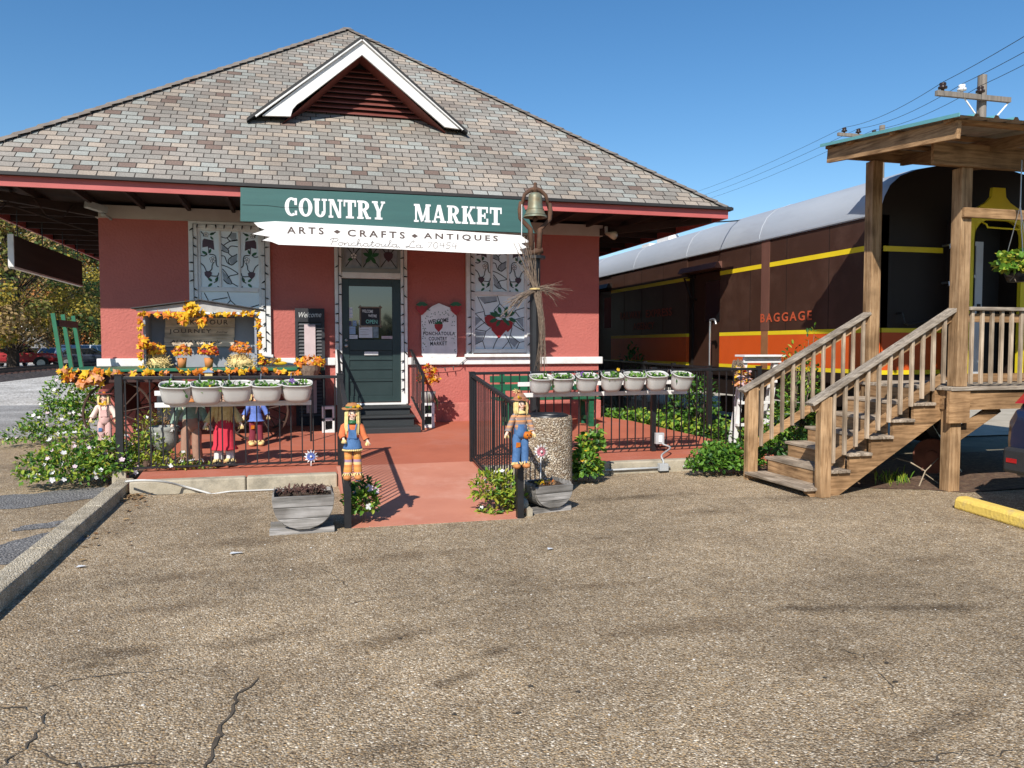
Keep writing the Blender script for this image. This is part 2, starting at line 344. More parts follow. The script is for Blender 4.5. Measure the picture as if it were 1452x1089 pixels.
BENCHG=M('bench_green',(.012,.115,.052),(.01,.09,.04),scale=5,rough=.5,stretch=(.4,2,2))
HUTG=M('hut_grey',(.30,.32,.36),(.26,.28,.32),scale=4,rough=.7)
HUTR=M('hut_roof',(.46,.45,.43),(.36,.35,.33),scale=7,rough=.8,dirt=(.26,.25,.24),dscale=6)
POTW=M('planter_white',(.56,.545,.52),(.50,.485,.455),scale=4,rough=.4,dirt=(.55,.52,.46),dscale=5)
SOIL=M('soil',(.06,.038,.024),(.03,.02,.013),scale=30,rough=.95,bump=.8,bscale=60)
MULCH=M('mulch',(.16,.09,.055),(.055,.032,.022),scale=28,rough=.95,bump=1,bscale=50,dirt=(.22,.15,.09),dscale=9,world=True)
YCONC=M('wheelstop_yellow',(.80,.56,.12),(.72,.50,.105),scale=8,rough=.85,dirt=(.50,.38,.17),dscale=6,bump=.8,bscale=35)
BRONZE=M('bell_bronze',(.17,.215,.165),(.20,.165,.095),scale=9,rough=.5,metal=.3,spec=.5,dirt=(.10,.075,.04),dscale=6)
RUST=M('rust',(.125,.062,.034),(.07,.038,.024),scale=12,rough=.85,bump=.5)
TWIG=M('twig',(.25,.19,.14),(.15,.11,.08),scale=30,rough=.9)
TERRA=M('terracotta',(.50,.20,.06),(.42,.16,.05),scale=6,rough=.7)
STONE=M('urn_stone',(.34,.34,.31),(.22,.23,.20),scale=9,rough=.9,bump=.4,dirt=(.14,.15,.12),dscale=5)
G1=M('leaf_green',(.15,.30,.035),(.10,.225,.026),scale=20,rough=.45,trans=.3)
G2=M('leaf_dark_green',(.042,.12,.022),(.03,.09,.017),scale=20,rough=.45,trans=.25)
G3=M('leaf_lime',(.36,.43,.05),(.27,.36,.04),scale=20,rough=.45,trans=.3)
G4=M('leaf_yellow_green',(.44,.40,.05),(.33,.32,.04),scale=20,rough=.5,trans=.3)
PETW=M('petal_white',(.82,.80,.80),rough=.6,trans=.2)
PETP=M('petal_pink',(.80,.62,.68),rough=.6,trans=.2)
LY=M('silk_yellow',(.80,.50,.02),(.72,.40,.015),scale=20,rough=.6,trans=.25)
LO=M('silk_orange',(.70,.22,.015),(.60,.15,.012),scale=20,rough=.6,trans=.25)
LR=M('silk_red',(.48,.045,.025),(.40,.03,.02),scale=20,rough=.6,trans=.2)
LP=M('silk_peach',(.75,.36,.18),(.66,.28,.13),scale=20,rough=.6,trans=.2)
LBR=M('leaf_brown',(.22,.12,.05),(.15,.075,.03),scale=20,rough=.8)
STRAW=M('straw',(.74,.58,.27),(.60,.44,.17),scale=40,rough=.85)
SKIN=M('burlap_skin',(.80,.58,.46),(.74,.52,.40),scale=30,rough=.85)
DENIM=M('denim',(.075,.165,.34),(.05,.12,.26),scale=30,rough=.85)
PURPLE=M('pansy_purple',(.10,.03,.2),rough=.7)
CARD=M('sign_card_black',(.02,.02,.024),(.03,.03,.034),scale=8,rough=.7)
BEIGEB=wood('sign_board_beige',(.72,.60,.46),(.62,.51,.38),'x')
PLASTIC=M('grey_box',(.42,.43,.43),(.36,.37,.37),scale=5,rough=.5)
CHALK=M('chalk',(.6,.6,.58),rough=.9)
BLUEP=M('paper_blue',(.22,.33,.5),rough=.7)
PAPER=M('paper_white',(.68,.70,.72),rough=.7)
PINKB=M('board_pink',(.58,.46,.46),(.5,.39,.39),scale=4,rough=.8)
TYRE=M('tyre',(.018,.018,.018),rough=.8)

# ------------------------------------------------------------------ text
def text_pts(body,shear=0,spacing=1.0,bold=0):
    cu=bpy.data.curves.new('t','FONT'); cu.body=body; cu.offset=bold; cu.size=1; cu.shear=shear; cu.space_character=spacing; cu.resolution_u=3
    ob=bpy.data.objects.new('t',cu); col.objects.link(ob)
    dg=bpy.context.evaluated_depsgraph_get(); dg.update()
    me=bpy.data.meshes.new_from_object(ob.evaluated_get(dg))
    vs=[v.co.copy() for v in me.vertices]; fs=[tuple(p.vertices) for p in me.polygons]
    bpy.data.objects.remove(ob); bpy.data.curves.remove(cu); bpy.data.meshes.remove(me)
    x0=min(v.x for v in vs);x1=max(v.x for v in vs);y0=min(v.y for v in vs);y1=max(v.y for v in vs)
    return [((v.x-x0)/(x1-x0),(v.y-y0)/(y1-y0)) for v in vs],fs
def text(mb,body,p00,p10,h,up=(0,0,1),shear=0,spacing=1.0,mi=0,off=(0,0,0),bold=.012):
    """letters in the plane from p00 (lower left) to p10 (lower right), height h"""
    vs,fs=text_pts(body,shear,spacing,bold); p00=Vector(p00)+Vector(off); p10=Vector(p10)+Vector(off); u=p10-p00; up=Vector(up)
    mb.add([p00+u*a+up*(b*h) for a,b in vs],fs,mi)
class Pen:
    """flat strokes in the plane p00 + u*x + up*y, each stroke a hair above the last"""
    def __init__(s,mb,o,u,up,n,step=.0004): s.mb=mb;s.o=Vector(o);s.u=Vector(u);s.up=Vector(up);s.n=Vector(n);s.k=0;s.step=step
    def at(s,x,y): return s.o+s.u*x+s.up*y+s.n*(s.k*s.step)
    def poly(s,pts,mi=0): s.mb.add([s.at(*p) for p in pts],[tuple(range(len(pts)))],mi); s.k+=1
    def line(s,pts,w,mi=0,ax=1.0):
        """ribbon; widths in y units, ax = aspect (length of u / length of up)"""
        N=len(pts);L=[];Rr=[]
        P=[Vector((p[0]*ax,p[1])) for p in pts]
        for i in range(N):
            d=P[min(i+1,N-1)]-P[max(i-1,0)]
            if d.length<1e-9: d=Vector((1,0))
            d.normalize(); nn=Vector((-d.y,d.x))*(w/2)
            L.append(s.at((P[i].x+nn.x)/ax,P[i].y+nn.y));Rr.append(s.at((P[i].x-nn.x)/ax,P[i].y-nn.y))
        s.mb.add(L+Rr,[(i,i+1,N+i+1,N+i) for i in range(N-1)],mi); s.k+=1
    def ring(s,cx,cy,ro,ri,a0=0,a1=360,mi=0,n=24):
        o=[];i_=[]
        for k in range(n+1):
            t=R(a0+(a1-a0)*k/n); o.append(s.at(cx+ro[0]*math.cos(t),cy+ro[1]*math.sin(t))); i_.append(s.at(cx+ri[0]*math.cos(t),cy+ri[1]*math.sin(t)))
        s.mb.add(o+i_,[(k,k+1,n+k+2,n+k+1) for k in range(n)],mi); s.k+=1
def arc(cx,cy,rx,ry,a0,a1,n=10): return [(cx+rx*math.cos(R(a0+(a1-a0)*i/n)),cy+ry*math.sin(R(a0+(a1-a0)*i/n))) for i in range(n+1)]
def smooth(pts,n=6):
    out=[]
    P=[Vector(p) for p in pts]
    for i in range(len(P)-1):
        a,b,c,d=P[max(i-1,0)],P[i],P[i+1],P[min(i+2,len(P)-1)]
        for k in range(n):
            t=k/n; out.append(.5*((2*b)+(c-a)*t+(2*a-5*b+4*c-d)*t*t+(3*b-a-3*c+d)*t*t*t))
    out.append(P[-1]); return [tuple(p) for p in out]
SLAB={}
def rect(x0,x1,y0,y1): return ('p',[(x0,y0),(x1,y0),(x1,y1),(x0,y1)])
th=.13
SLAB['C']=(.80,[('r',(.42,.5,(.42,.5),(.17,.38),55,305)),rect(.60,.76,.60,.97),rect(.62,.76,.06,.30)])
SLAB['O']=(.86,[('r',(.43,.5,(.43,.5),(.175,.38),0,360))])
SLAB['U']=(.88,[rect(.08,.34,.3,1),rect(.62,.76,.3,1),rect(0,.42,.89,1),rect(.52,.86,.89,1),('r',(.42,.32,(.34,.32),(.10,.2),180,360))])
SLAB['N']=(.90,[rect(.08,.20,0,1),rect(.68,.80,0,1),('p',[(.08,1),(.34,1),(.80,0),(.60,0)]),rect(0,.30,0,.11),rect(0,.3,.89,1),rect(.58,.9,.89,1)])
SLAB['T']=(.80,[rect(.27,.53,0,1),rect(0,.80,.87,1),rect(0,.10,.64,.9),rect(.70,.80,.64,.9),rect(.14,.66,0,.11)])
SLAB['R']=(.90,[rect(.08,.34,0,1),('r',(.40,.725,(.38,.275),(.13,.165),-90,90)),rect(.2,.42,.89,1),rect(.2,.42,.45,.56),('p',[(.36,.47),(.56,.5),(.82,.0),(.58,.0)]),rect(0,.42,0,.11),rect(0,.2,.89,1),rect(.7,.9,0,.11)])
SLAB['Y']=(.86,[rect(.30,.56,0,.45),('p',[(.04,1),(.30,1),(.56,.38),(.34,.38)]),('p',[(.70,1),(.82,1),(.54,.38),(.42,.38)]),rect(0,.38,.89,1),rect(.58,.86,.89,1),rect(.18,.68,0,.11)])
SLAB['M']=(1.08,[rect(.08,.19,0,1),rect(.75,1.0,0,1),('p',[(.08,1),(.36,1),(.62,.15),(.46,.0)]),('p',[(.80,1),(.93,1),(.60,.05),(.50,.05)]),rect(0,.3,0,.11),rect(0,.3,.89,1),rect(.68,1.08,0,.11),rect(.78,1.08,.89,1)])
SLAB['A']=(.92,[('p',[(.36,1),(.50,1),(.22,0),(.10,0)]),('p',[(.36,1),(.58,1),(.86,0),(.60,0)]),rect(.25,.70,.26,.38),rect(0,.34,0,.11),rect(.52,.94,0,.11)])
SLAB['K']=(.92,[rect(.08,.34,0,1),('p',[(.64,1),(.80,1),(.40,.42),(.30,.42)]),('p',[(.34,.55),(.52,.66),(.86,0),(.60,0)]),rect(0,.42,0,.11),rect(0,.42,.89,1),rect(.54,.9,.89,1),rect(.54,.92,0,.11)])
SLAB['E']=(.82,[rect(.08,.34,0,1),rect(0,.76,.87,1),rect(0,.78,0,.13),rect(.3,.56,.44,.56),rect(.5,.6,.34,.66),rect(.66,.78,.0,.34),rect(.64,.76,.66,1)])
def slab_text(mb,word,o,width,h,up=(0,0,1),u=(1,0,0),n=(0,-1,0)):
    tot=sum(SLAB[c][0] for c in word)+.07*(len(word)-1); s=width/tot; x=0
    for c in word:
        w,els=SLAB[c]; pen=Pen(mb,Vector(o)+Vector(u)*(x*s),Vector(u)*s,Vector(up)*h,n)
        for k,a in els:
            if k=='p': pen.poly(a)
            else: cx,cy,ro,ri,a0,a1=a; pen.ring(cx,cy,ro,ri,a0,a1)
        x+=w+.07
# ------------------------------------------------------------------ foliage
def rvec(): 
    while True:
        v=Vector((rnd.uniform(-1,1),rnd.uniform(-1,1),rnd.uniform(-1,1)))
        if .05<v.length<1: return v.normalized()
def leaf(mb,p,d,n,l,w,mi=0,fold=.15):
    """pointed oval leaf: base p, direction d, normal n"""
    d=d.normalized(); sd=d.cross(n)
    if sd.length<1e-4: sd=d.orthogonal()
    sd.normalize(); n=sd.cross(d)
    vs=[p,p+d*l*.35+sd*w*.5+n*l*fold*.5,p+d*l*.75+sd*w*.38+n*l*fold*.3,p+d*l-n*l*.08,p+d*l*.75-sd*w*.38+n*l*fold*.3,p+d*l*.35-sd*w*.5+n*l*fold*.5,p+d*l*.5]
    mb.add(vs,[(0,1,2,6),(6,2,3),(0,6,4,5),(6,3,4)],mi)
def maple(mb,p,d,n,s,mi=0):
    d=d.normalized(); sd=d.cross(n)
    if sd.length<1e-4: sd=d.orthogonal()
    sd.normalize(); n=sd.cross(d); b=[]
    for k in range(10):
        a=2*math.pi*k/10+rnd.uniform(-.12,.12); r=s*(.60 if k%2==0 else .33)*(1.2 if k==0 else .7 if k in(4,6) else 1)*rnd.uniform(.8,1.15)
        b.append(p+(d*math.cos(a)+sd*math.sin(a))*r-n*(s*.12 if k%2==0 else 0))
    c=p+n*s*.1; mb.add(b+[c],[(k,(k+1)%10,10) for k in range(10)],mi)
def flower5(mb,p,n,s,mi=0):
    n=n.normalized(); a=n.orthogonal().normalized(); b=n.cross(a); t0=rnd.random()*6
    for k in range(5):
        t=t0+2*math.pi*k/5; d=a*math.cos(t)+b*math.sin(t); sd=n.cross(d)
        mb.add([p,p+d*s*.35+sd*s*.22,p+d*s*.55+sd*s*.12+n*s*.08,p+d*s*.55-sd*s*.12+n*s*.08,p+d*s*.35-sd*s*.22],[(0,1,2,3,4)],mi)
def bush(name,label,base,lobes,nleaf,lsize,mats,flowers=0,fmats=None,fsize=.04,cat='bush',group=None,stem=True,aspect=.5,shell=.45,fkind='five'):
    """lobes: (dx,dy,dz,rx,ry,rz) ellipsoids of leafy shoots round the base"""
    t=thing(name,label,cat,base,group); base=Vector(base)
    vol=[l[3]*l[4]*l[5] for l in lobes]; mb=MB(); fb=MB()
    def pick(surf):
        l=rnd.choices(lobes,vol)[0]; v=rvec(); rr=(rnd.random()**.5)*(1-shell)+shell if not surf else rnd.uniform(.93,1.06)
        if v.z<-.4 : v.z*=.3
        p=base+Vector((l[0]+v.x*l[3]*rr,l[1]+v.y*l[4]*rr,l[2]+v.z*l[5]*rr)); p.z=max(p.z,base.z+.015)
        return p,v
    for i in range(nleaf):
        p,v=pick(False); d=(v*.7+rvec()*.8+Vector((0,0,.15))); n=(Vector((0,0,1))+v*.5+rvec()*.6)
        s=lsize*rnd.uniform(.6,1.25); leaf(mb,p,d,n,s,s*aspect*rnd.uniform(.8,1.2),rnd.choices(range(len(mats)),[5,3,2,1][:len(mats)])[0])
    mb.build('foliage',mats,t)
    if stem:
        sb=MB()
        for l in lobes:
            for k in range(5):
                v=rvec(); sb.tube([base+Vector((l[0]*.3,l[1]*.3,0)),base+Vector((l[0]*.7,l[1]*.7,l[2]*.5)),base+Vector((l[0]+v.x*l[3]*.6,l[1]+v.y*l[4]*.6,l[2]+abs(v.z)*l[5]*.6))],.004,5)
        sb.build('stem',TWIG,t)
    if flowers:
        for i in range(flowers):
            p,v=pick(True)
            if v.y>.55: v.y*=-1; 
            n=v+Vector((0,-.5,.8))+rvec()*.3
            if fkind=='five': flower5(fb,p+Vector((0,0,lsize*.4)),n,fsize*rnd.uniform(.8,1.2),rnd.randrange(len(fmats)))
            else: maple(fb,p,rvec(),n,fsize*rnd.uniform(.7,1.3),rnd.randrange(len(fmats)))
        fb.build('blossoms' if fkind=='five' else 'silk_leaves',fmats,t)
    return t
def garland(mb,pts,step,s,nm,spread=.05,per=2):
    pts=[Vector(p) for p in pts]
    for a,b in zip(pts,pts[1:]):
        n=max(1,int((b-a).length/step))
        for i in range(n):
            p=a+(b-a)*((i+rnd.random())/n)
            for _ in range(per):
                maple(mb,p+rvec()*spread*rnd.random(),rvec(),Vector((-.3,-1,.4))+rvec()*.7,s*rnd.uniform(.6,1.2),rnd.randrange(nm))
# ================================================================== SETTING
def struct(o): o['kind']='structure'; return o
def fz(y): return .14+.038*(y-9.3)           # porch floor height, it falls towards the lot
stains=[(p.x,p.y,rx,ry,ro,k) for p,rx,ry,ro,k in (
 (PZ(1300,862),.9,.13,-12,.50),(PZ(1130,862),.35,.09,-14,.5),(PZ(560,905),.5,.16,20,.62),(PZ(700,925),.28,.09,20,.52),(PZ(640,965),.22,.07,25,.55),
 (PZ(180,925),.42,.14,0,.52),(PZ(130,945),.25,.08,0,.5),(PZ(330,770),.9,.25,0,.68),(PZ(240,820),.6,.16,10,.6),(PZ(380,905),.6,.13,10,.6),(PZ(260,860),.5,.12,0,.68),(PZ(900,705),1.1,.25,0,.52),
 (PZ(1150,705),1.2,.2,-8,.55),(PZ(1330,795),.5,.2,0,.68),(PZ(960,890),.8,.2,0,.7),(PZ(1010,725),.7,.2,0,.62),(PZ(570,790),1.0,.2,5,.72),(PZ(1200,935),.6,.15,0,.75),(PZ(1370,1010),.4,.14,20,.65),(PZ(560,1060),.3,.08,0,.6),(PZ(1310,1040),.35,.05,10,.55),(PZ(860,830),.6,.1,0,.75))]
ASPH=asphalt_mat('lot_aggregate',stains)
DIRT=M('dirt_ground',(.20,.17,.11),(.12,.10,.065),scale=1.2,rough=.95,bump=.6,bscale=30,world=True,dirt=(.07,.10,.03),dscale=.25)
GRAVEL=pebble_mat('gravel_grey',16,[(0,(.46,.43,.38)),(.3,(.58,.55,.50)),(.6,(.70,.67,.62)),(.85,(.82,.80,.75))],(.34,.31,.27),world=True)
GASPH=pebble_mat('old_asphalt',60,[(0,(.17,.165,.16)),(.35,(.22,.215,.21)),(.7,(.28,.27,.26)),(.92,(.42,.40,.38))],(.14,.13,.125),world=True)
RASPH=pebble_mat('side_road_grey',40,[(0,(.33,.32,.30)),(.35,(.41,.40,.38)),(.7,(.48,.47,.45)),(.92,(.58,.57,.55))],(.24,.23,.22),world=True)
BALLAST=pebble_mat('ballast_brown',14,[(0,(.05,.035,.028)),(.4,(.085,.06,.048)),(.8,(.13,.10,.085))],(.03,.022,.018),world=True)
def sheet(name,poly,z,m):
    mb=MB(); mb.add([(x,y,z) for x,y in poly],[tuple(range(len(poly)))]); return struct(mb.build(name,m))
sheet('ground',[(-400,-300),(400,-300),(400,600),(-400,600)],-.02,DIRT)
sheet('parking_lot',[(-60,-60),(80,-60),(80,7.05),(7.2,7.05),(5.6,8.1),(5.3,9.22),(-2.0,9.22),(-2.0,9.6),(-2.3,12.5),(-3.5,15.5),(-60,15.5)],0,ASPH)
sheet('side_road',[(-60,15.5),(-3.5,15.5),(-3.6,24),(-60,25)],-.004,RASPH)
sheet('gravel_yard',[(-60,25),(-3.6,24),(-3.6,200),(-60,200)],-.008,GRAVEL)
def wob(pts,a=.04):
    out=[]
    for (x0,y0),(x1,y1) in zip(pts,pts[1:]+pts[:1]):
        for k in range(5):
            t=k/5; out.append((x0+(x1-x0)*t+rnd.uniform(-a,a),y0+(y1-y0)*t+rnd.uniform(-a,a)))
    return out
def patch(cx_,cy_,rx,ry,rot):
    k0=rnd.uniform(0,6); pts=[]
    for k in range(46):
        a=2*math.pi*k/46; q=1+.16*math.sin(2*a+k0)+.10*math.sin(5*a+2*k0)+.05*math.sin(11*a+k0)+rnd.uniform(-.03,.03); x,y=math.cos(a)*rx*q,math.sin(a)*ry*q; c,s_=math.cos(R(rot)),math.sin(R(rot)); pts.append((cx_+x*c-y*s_,cy_+x*s_+y*c))
    sheet('asphalt_patch',pts,.004,GASPH)
for px,py,rx,ry,rot in ((38,709,.85,.50,25),(26,780,.36,.52,-20),(68,745,.24,.15,30)):
    q=PZ(px,py,0); patch(q.x,q.y,rx,ry,rot)
sheet('mulch_bed',wob([(5.45,8.0),(7.0,7.1),(12,7.1),(12,9.6),(5.6,10)],.06),.006,MULCH)
sheet('planting_bed',wob([(-2.05,9.55),(-1.72,9.3),(-1.72,13.5),(-3.0,13.5)],.03),.008,MULCH)
sheet('planting_bed',[(5.3,9.25),(7.3,9.6),(7.3,20),(5.25,20)],.004,MULCH)
# cracks in the lot
def crack(pts,w):
    mb=MB(); P=[PZ(*p,.005) for p in pts]; L=[];Q=[];k=0
    fine=[]
    for a,b in zip(P,P[1:]):
        n=max(2,int((b-a).length/.035))
        for i in range(n): fine.append(a.lerp(b,i/n)+Vector((rnd.uniform(-1,1)*.016,rnd.uniform(-1,1)*.022,0)))
    fine.append(P[-1]); N=len(fine)
    for i,p in enumerate(fine):
        d=(fine[min(i+1,N-1)]-fine[max(i-1,0)]).normalized(); s=Vector((-d.y,d.x,0))*w*.30*rnd.uniform(.2,1.6)*min(1,(i+.3)/3,(N-i-.7)/3+.1)
        L.append(p+s);Q.append(p-s)
    mb.add(L+Q,[(i,i+1,N+i+1,N+i) for i in range(N-1)])
    return mb.build('crack',CRK)
CRK=M('crack_dark',(.10,.078,.055),(.055,.042,.03),scale=12,rough=1)
cr=struct(crack([(362,960),(358,972),(335,982),(330,1000),(322,1015),(312,1040),(303,1055),(298,1070),(290,1095)],.022)); cr.name='crack'
for pts,w in (([(0,1000),(30,1005),(60,1012),(62,1025),(50,1045),(36,1058),(15,1075),(0,1089)],.016),([(36,1058),(60,1070),(82,1080),(120,1087),(200,1080),(280,1078)],.014),
 ([(25,992),(50,978),(90,968),(140,958),(190,952),(260,948)],.009),([(480,858),(520,852),(560,845),(600,842)],.008),([(1175,915),(1225,930),(1238,945)],.009),
 ([(1235,1092),(1270,1078),(1320,1075),(1385,1065)],.015),([(1350,1020),(1365,1010),(1385,1008)],.009),([(245,840),(290,832),(300,825)],.009),([(380,890),(420,885)],.01),([(575,868),(640,852),(690,848)],.006),([(95,980),(30,992)],.008),([(1238,945),(1262,968),(1268,990)],.007),([(1385,1065),(1405,1070),(1452,1064)],.010),([(430,800),(470,812),(500,838)],.006)):
    struct(crack(pts,w))
# concrete kerb running away on the left
mb=MB(); ky=2.0
seg=[2.0,3.4,4.9,6.5,8.1,9.72]
for a,b in zip(seg,seg[1:]):
    xo=lambda y:-1.755-.012*(y-5.1)
    x0,x1=xo(a),xo(b)
    mb.add([(x0-.19,a+.004,-.02),(x0,a+.004,-.02),(x1,b-.004,-.02),(x1-.19,b-.004,-.02),(x0-.18,a+.004,.115),(x0-.015,a+.004,.11),(x1-.015,b-.004,.11),(x1-.18,b-.004,.115)],[(0,3,2,1),(4,5,6,7),(0,1,5,4),(1,2,6,5),(2,3,7,6),(3,0,4,7)])
struct(mb.build('kerb',KERB,bev=.015))
# porch slab, ramp, front curbs
mb=MB(); poly=[(-1.74,9.34),(.40,9.34),(.40,9.7),(2.05,9.7),(2.05,9.34),(6.1,9.34),(6.02,10.4),(5.62,12.9),(5.3,13.7),(-1.9,13.7)]
n=len(poly); mb.add([(x,y,fz(y)) for x,y in poly]+[(x,y,-.02) for x,y in poly],[tuple(range(n))]+[(i,i+n,(i+1)%n+n,(i+1)%n) for i in range(n)])
struct(mb.build('porch_floor',FLOOR))
mb=MB(); mb.add([(.40,7.05,.003),(1.98,7.05,.003),(2.05,9.7,.156),(.40,9.7,.156),(.40,7.05,-.03),(1.98,7.05,-.03),(2.05,9.7,-.03),(.40,9.7,-.03)],[(0,1,2,3),(0,4,5,1),(1,5,6,2),(3,2,6,7),(0,3,7,4)])
struct(mb.build('ramp',RAMPM))
for x0,x1 in ((-1.78,-.6),(-.59,.39),(2.06,3.7),(3.71,5.2)):
    mb=MB(); mb.box(x0,x1,9.19,9.338,-.02,.155+rnd.uniform(-.006,.004)); struct(mb.build('curb',CONC,bev=.018))
mb=MB(); mb.bar((2.06,7.1,.02),(2.10,9.3,.12),.05,.10); struct(mb.build('ramp_edge',CONC))

# ================================================================== DEPOT BUILDING
dep=thing('depot_building','pink stuccoed depot with a broad brown shingled hip roof and white gabled roof vent','building',(1.12,13.5,.3),None)
XL,XR,YF,YB=-2.96,5.2,13.5,28.0
mb=MB(); mb.box(XL,XR,YF,YB,.62,3.6); mb.build('wall',PINK,dep)
mb=MB(); mb.box(XL-.04,XR+.04,YF-.04,YB+.04,-.02,.62); mb.build('plinth',PINKB2,dep,bev=.015)
for bx0,bx1,by0,by1 in ((XL-.06,.559,YF-.06,YF),(1.751,XR+.06,YF-.06,YF),(XL-.06,XL,YF+.001,YB),(XR,XR+.06,YF+.001,YB)):
    mb=MB(); mb.box(bx0,bx1,by0,by1,1.275,1.40); mb.build('sill_band',WHITE,dep,bev=.012)
mb=MB(); mb.box(XL-.03,XR+.05,YF-.05,YB+.05,3.55,3.745); mb.build('cornice_band',CREAM,dep)
# roof
EX0,EX1,EY0,EZ=-4.74,6.83,11.87,3.87
CX=(EX0+EX1)/2; HW=(EX1-EX0)/2; AY=EY0+HW; AZ=8.36; SL=(AZ-EZ)/HW; ED=29.6; AY2=ED-HW
sl=math.hypot(1,SL)
mb=MB()
def roofface(vs,uvs):
    mb.add(vs,[tuple(range(len(vs)))]); mb.uv[len(mb.f)-1]=uvs
roofface([(EX0,EY0,EZ),(EX1,EY0,EZ),(CX,AY,AZ)],[(EX0,0),(EX1,0),(CX,HW*sl)])
roofface([(EX1,EY0,EZ),(EX1,ED,EZ),(CX,AY2,AZ),(CX,AY,AZ)],[(EY0,0),(ED,0),(AY2,HW*sl),(AY,HW*sl)])
roofface([(EX0,ED,EZ),(EX0,EY0,EZ),(CX,AY,AZ),(CX,AY2,AZ)],[(-ED,0),(-EY0,0),(-AY,HW*sl),(-AY2,HW*sl)])
roofface([(EX1,ED,EZ),(EX0,ED,EZ),(CX,AY2,AZ)],[(-EX1,0),(-EX0,0),(-CX,HW*sl)])
roof=mb.build('roof',SHINGLE,dep)
mb=MB(); i_=.03
for a,b in (((EX0-i_,EY0-i_),(EX1+i_,EY0-i_)),((EX1+i_,EY0-i_),(EX1+i_,ED)),((EX0-i_,ED),(EX0-i_,EY0-i_))):
    mb.bar((a[0],a[1],EZ-.028),(b[0],b[1],EZ-.028),.10,.045)
mb.build('drip_edge',BLACKEDGE,roof)
for cx_ in (EX0,EX1):
    mb=MB(); a=Vector((cx_,EY0,EZ+.012)); b=Vector((CX,AY,AZ+.012)); L=(b-a).length; n=int(L/.2); d=(b-a).normalized()
    for k in range(n):
        p=a+d*(k*L/n); q=a+d*((k+1)*L/n+.03); up=Vector((0,-.35,1)).normalized()
        s=d.cross(Vector((0,0,1))).normalized(); w=.13; dz=Vector((0,0,-.045)); h=Vector((0,0,.014+.008*(k%2)))
        out1=s*w+dz; out2=-s*w+dz
        mb.add([p+h+out1,p+h,p+h+out2,q+out2,q,q+out1,p+h*0+out1-Vector((0,0,.03)),p-Vector((0,0,.03)),p+out2-Vector((0,0,.03))],[(0,1,4,5),(1,2,3,4),(0,6,7,1),(1,7,8,2)])
    mb.build('hip_cap',CAP,roof)
for (a,b) in (((EX0,EY0,3.765),(EX1,EY0,3.765)),):
    mb=MB(); mb.box(EX0,EX1,EY0,EY0+.04,3.685,3.842)
    mb.box(EX0,EX0+.04,EY0+.042,ED,3.685,3.842); mb.box(EX1-.04,EX1,EY0+.042,ED,3.685,3.842)
    mb.build('fascia',REDTRIM,dep)
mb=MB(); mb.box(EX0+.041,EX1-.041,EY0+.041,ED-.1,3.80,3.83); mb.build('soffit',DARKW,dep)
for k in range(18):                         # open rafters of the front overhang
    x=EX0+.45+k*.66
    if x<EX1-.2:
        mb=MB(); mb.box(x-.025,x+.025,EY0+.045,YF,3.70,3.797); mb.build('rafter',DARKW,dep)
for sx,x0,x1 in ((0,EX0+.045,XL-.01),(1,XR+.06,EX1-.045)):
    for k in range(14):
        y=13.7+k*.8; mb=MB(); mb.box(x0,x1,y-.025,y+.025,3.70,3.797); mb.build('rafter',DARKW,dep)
for q0,q1 in (((XL,YF,3.62),(EX0+.2,EY0+.2,3.70)),((XR,YF,3.62),(EX1-.2,EY0+.2,3.70))):
    mb=MB(); mb.bar(q0,q1,.09,.12); mb.build('corner_strut',DARKW,dep)
mb=MB()
for q in ((XL-.25,YF-.3,3.66),(XL-.9,YF-.8,3.66)):
    mb.tube([(q[0],q[1],3.69),(q[0]-.12,q[1]-.15,3.48),(q[0]-.3,q[1]-.2,3.45),(q[0]-.42,q[1]-.4,3.69)],.012,6)
mb.tube([(XL,YF-.05,3.3),(XL-.9,YF-.8,3.55),(XL-1.5,YF-1.4,3.70)],.016,6)
mb.build('brace_rod',DARKW,dep)
# gabled vent on the front slope
def onroof(y): return EZ+(y-EY0)*SL
GY=13.52
gp=lambda x,y:(lambda v:(v.x,v.z))(PY(x,y,GY))
apex=gp(513,57); ain=gp(513,79)
ol=gp(366,166); orr=gp(651,187)
dorm_roof=MB(); zt=apex[1]+.045; 
slp=(zt-(ol[1]-.06))/(apex[0]-(ol[0]-.18))
xl,xr=ol[0]-.17,orr[0]+.13; zl,zr=zt-slp*(apex[0]-xl),zt-slp*(xr-apex[0])
yb=EY0+(zt-EZ)/SL+.25
for sgn,xe,ze in ((-1,xl,zl),(1,xr,zr)):
    yq=EY0+(ze-EZ)/SL
    a=Vector((apex[0],GY-.10,zt));b=Vector((xe,GY-.10,ze));c=Vector((xe,max(yq,GY)+.05,ze));d=Vector((apex[0],yb,zt)); dn=Vector((0,0,-.05))
    vs=[a,b,c,d]; vs2=[v+dn for v in vs]
    dorm_roof.add(vs,[(0,1,2,3)]); dorm_roof.uv[len(dorm_roof.f)-1]=[(v.y,abs(v.x-apex[0])*math.hypot(1,slp)) for v in vs]
    dorm_roof.add(vs+vs2,[(4,7,6,5),(0,4,5,1),(1,5,6,2),(2,6,7,3)],1)
dormer=dorm_roof.build('roof_vent',[SHINGLE,BLACKEDGE],dep)
barge=MB()
Lp=[apex,ain]+[gp(*q) for q in ((430,143),(421,149),(415,156),(412,166))]+[gp(372,165)]
barge.prism(Lp,GY-.05,GY)
Rp=[apex,gp(651,184),gp(630,181),ain]
barge2=MB(); barge2.prism(Rp,GY-.05,GY)
barge.build('barge_board',WHITE,dormer); barge2.build('barge_board',WHITE,dormer)
mb=MB()                                     # thin moulding along the top of the boards
for pa,pb in ((apex,gp(362,166)),(apex,gp(656,185))): mb.bar((pa[0],GY-.075,pa[1]-.0),(pb[0],GY-.075,pb[1]-.0),.045,.05)
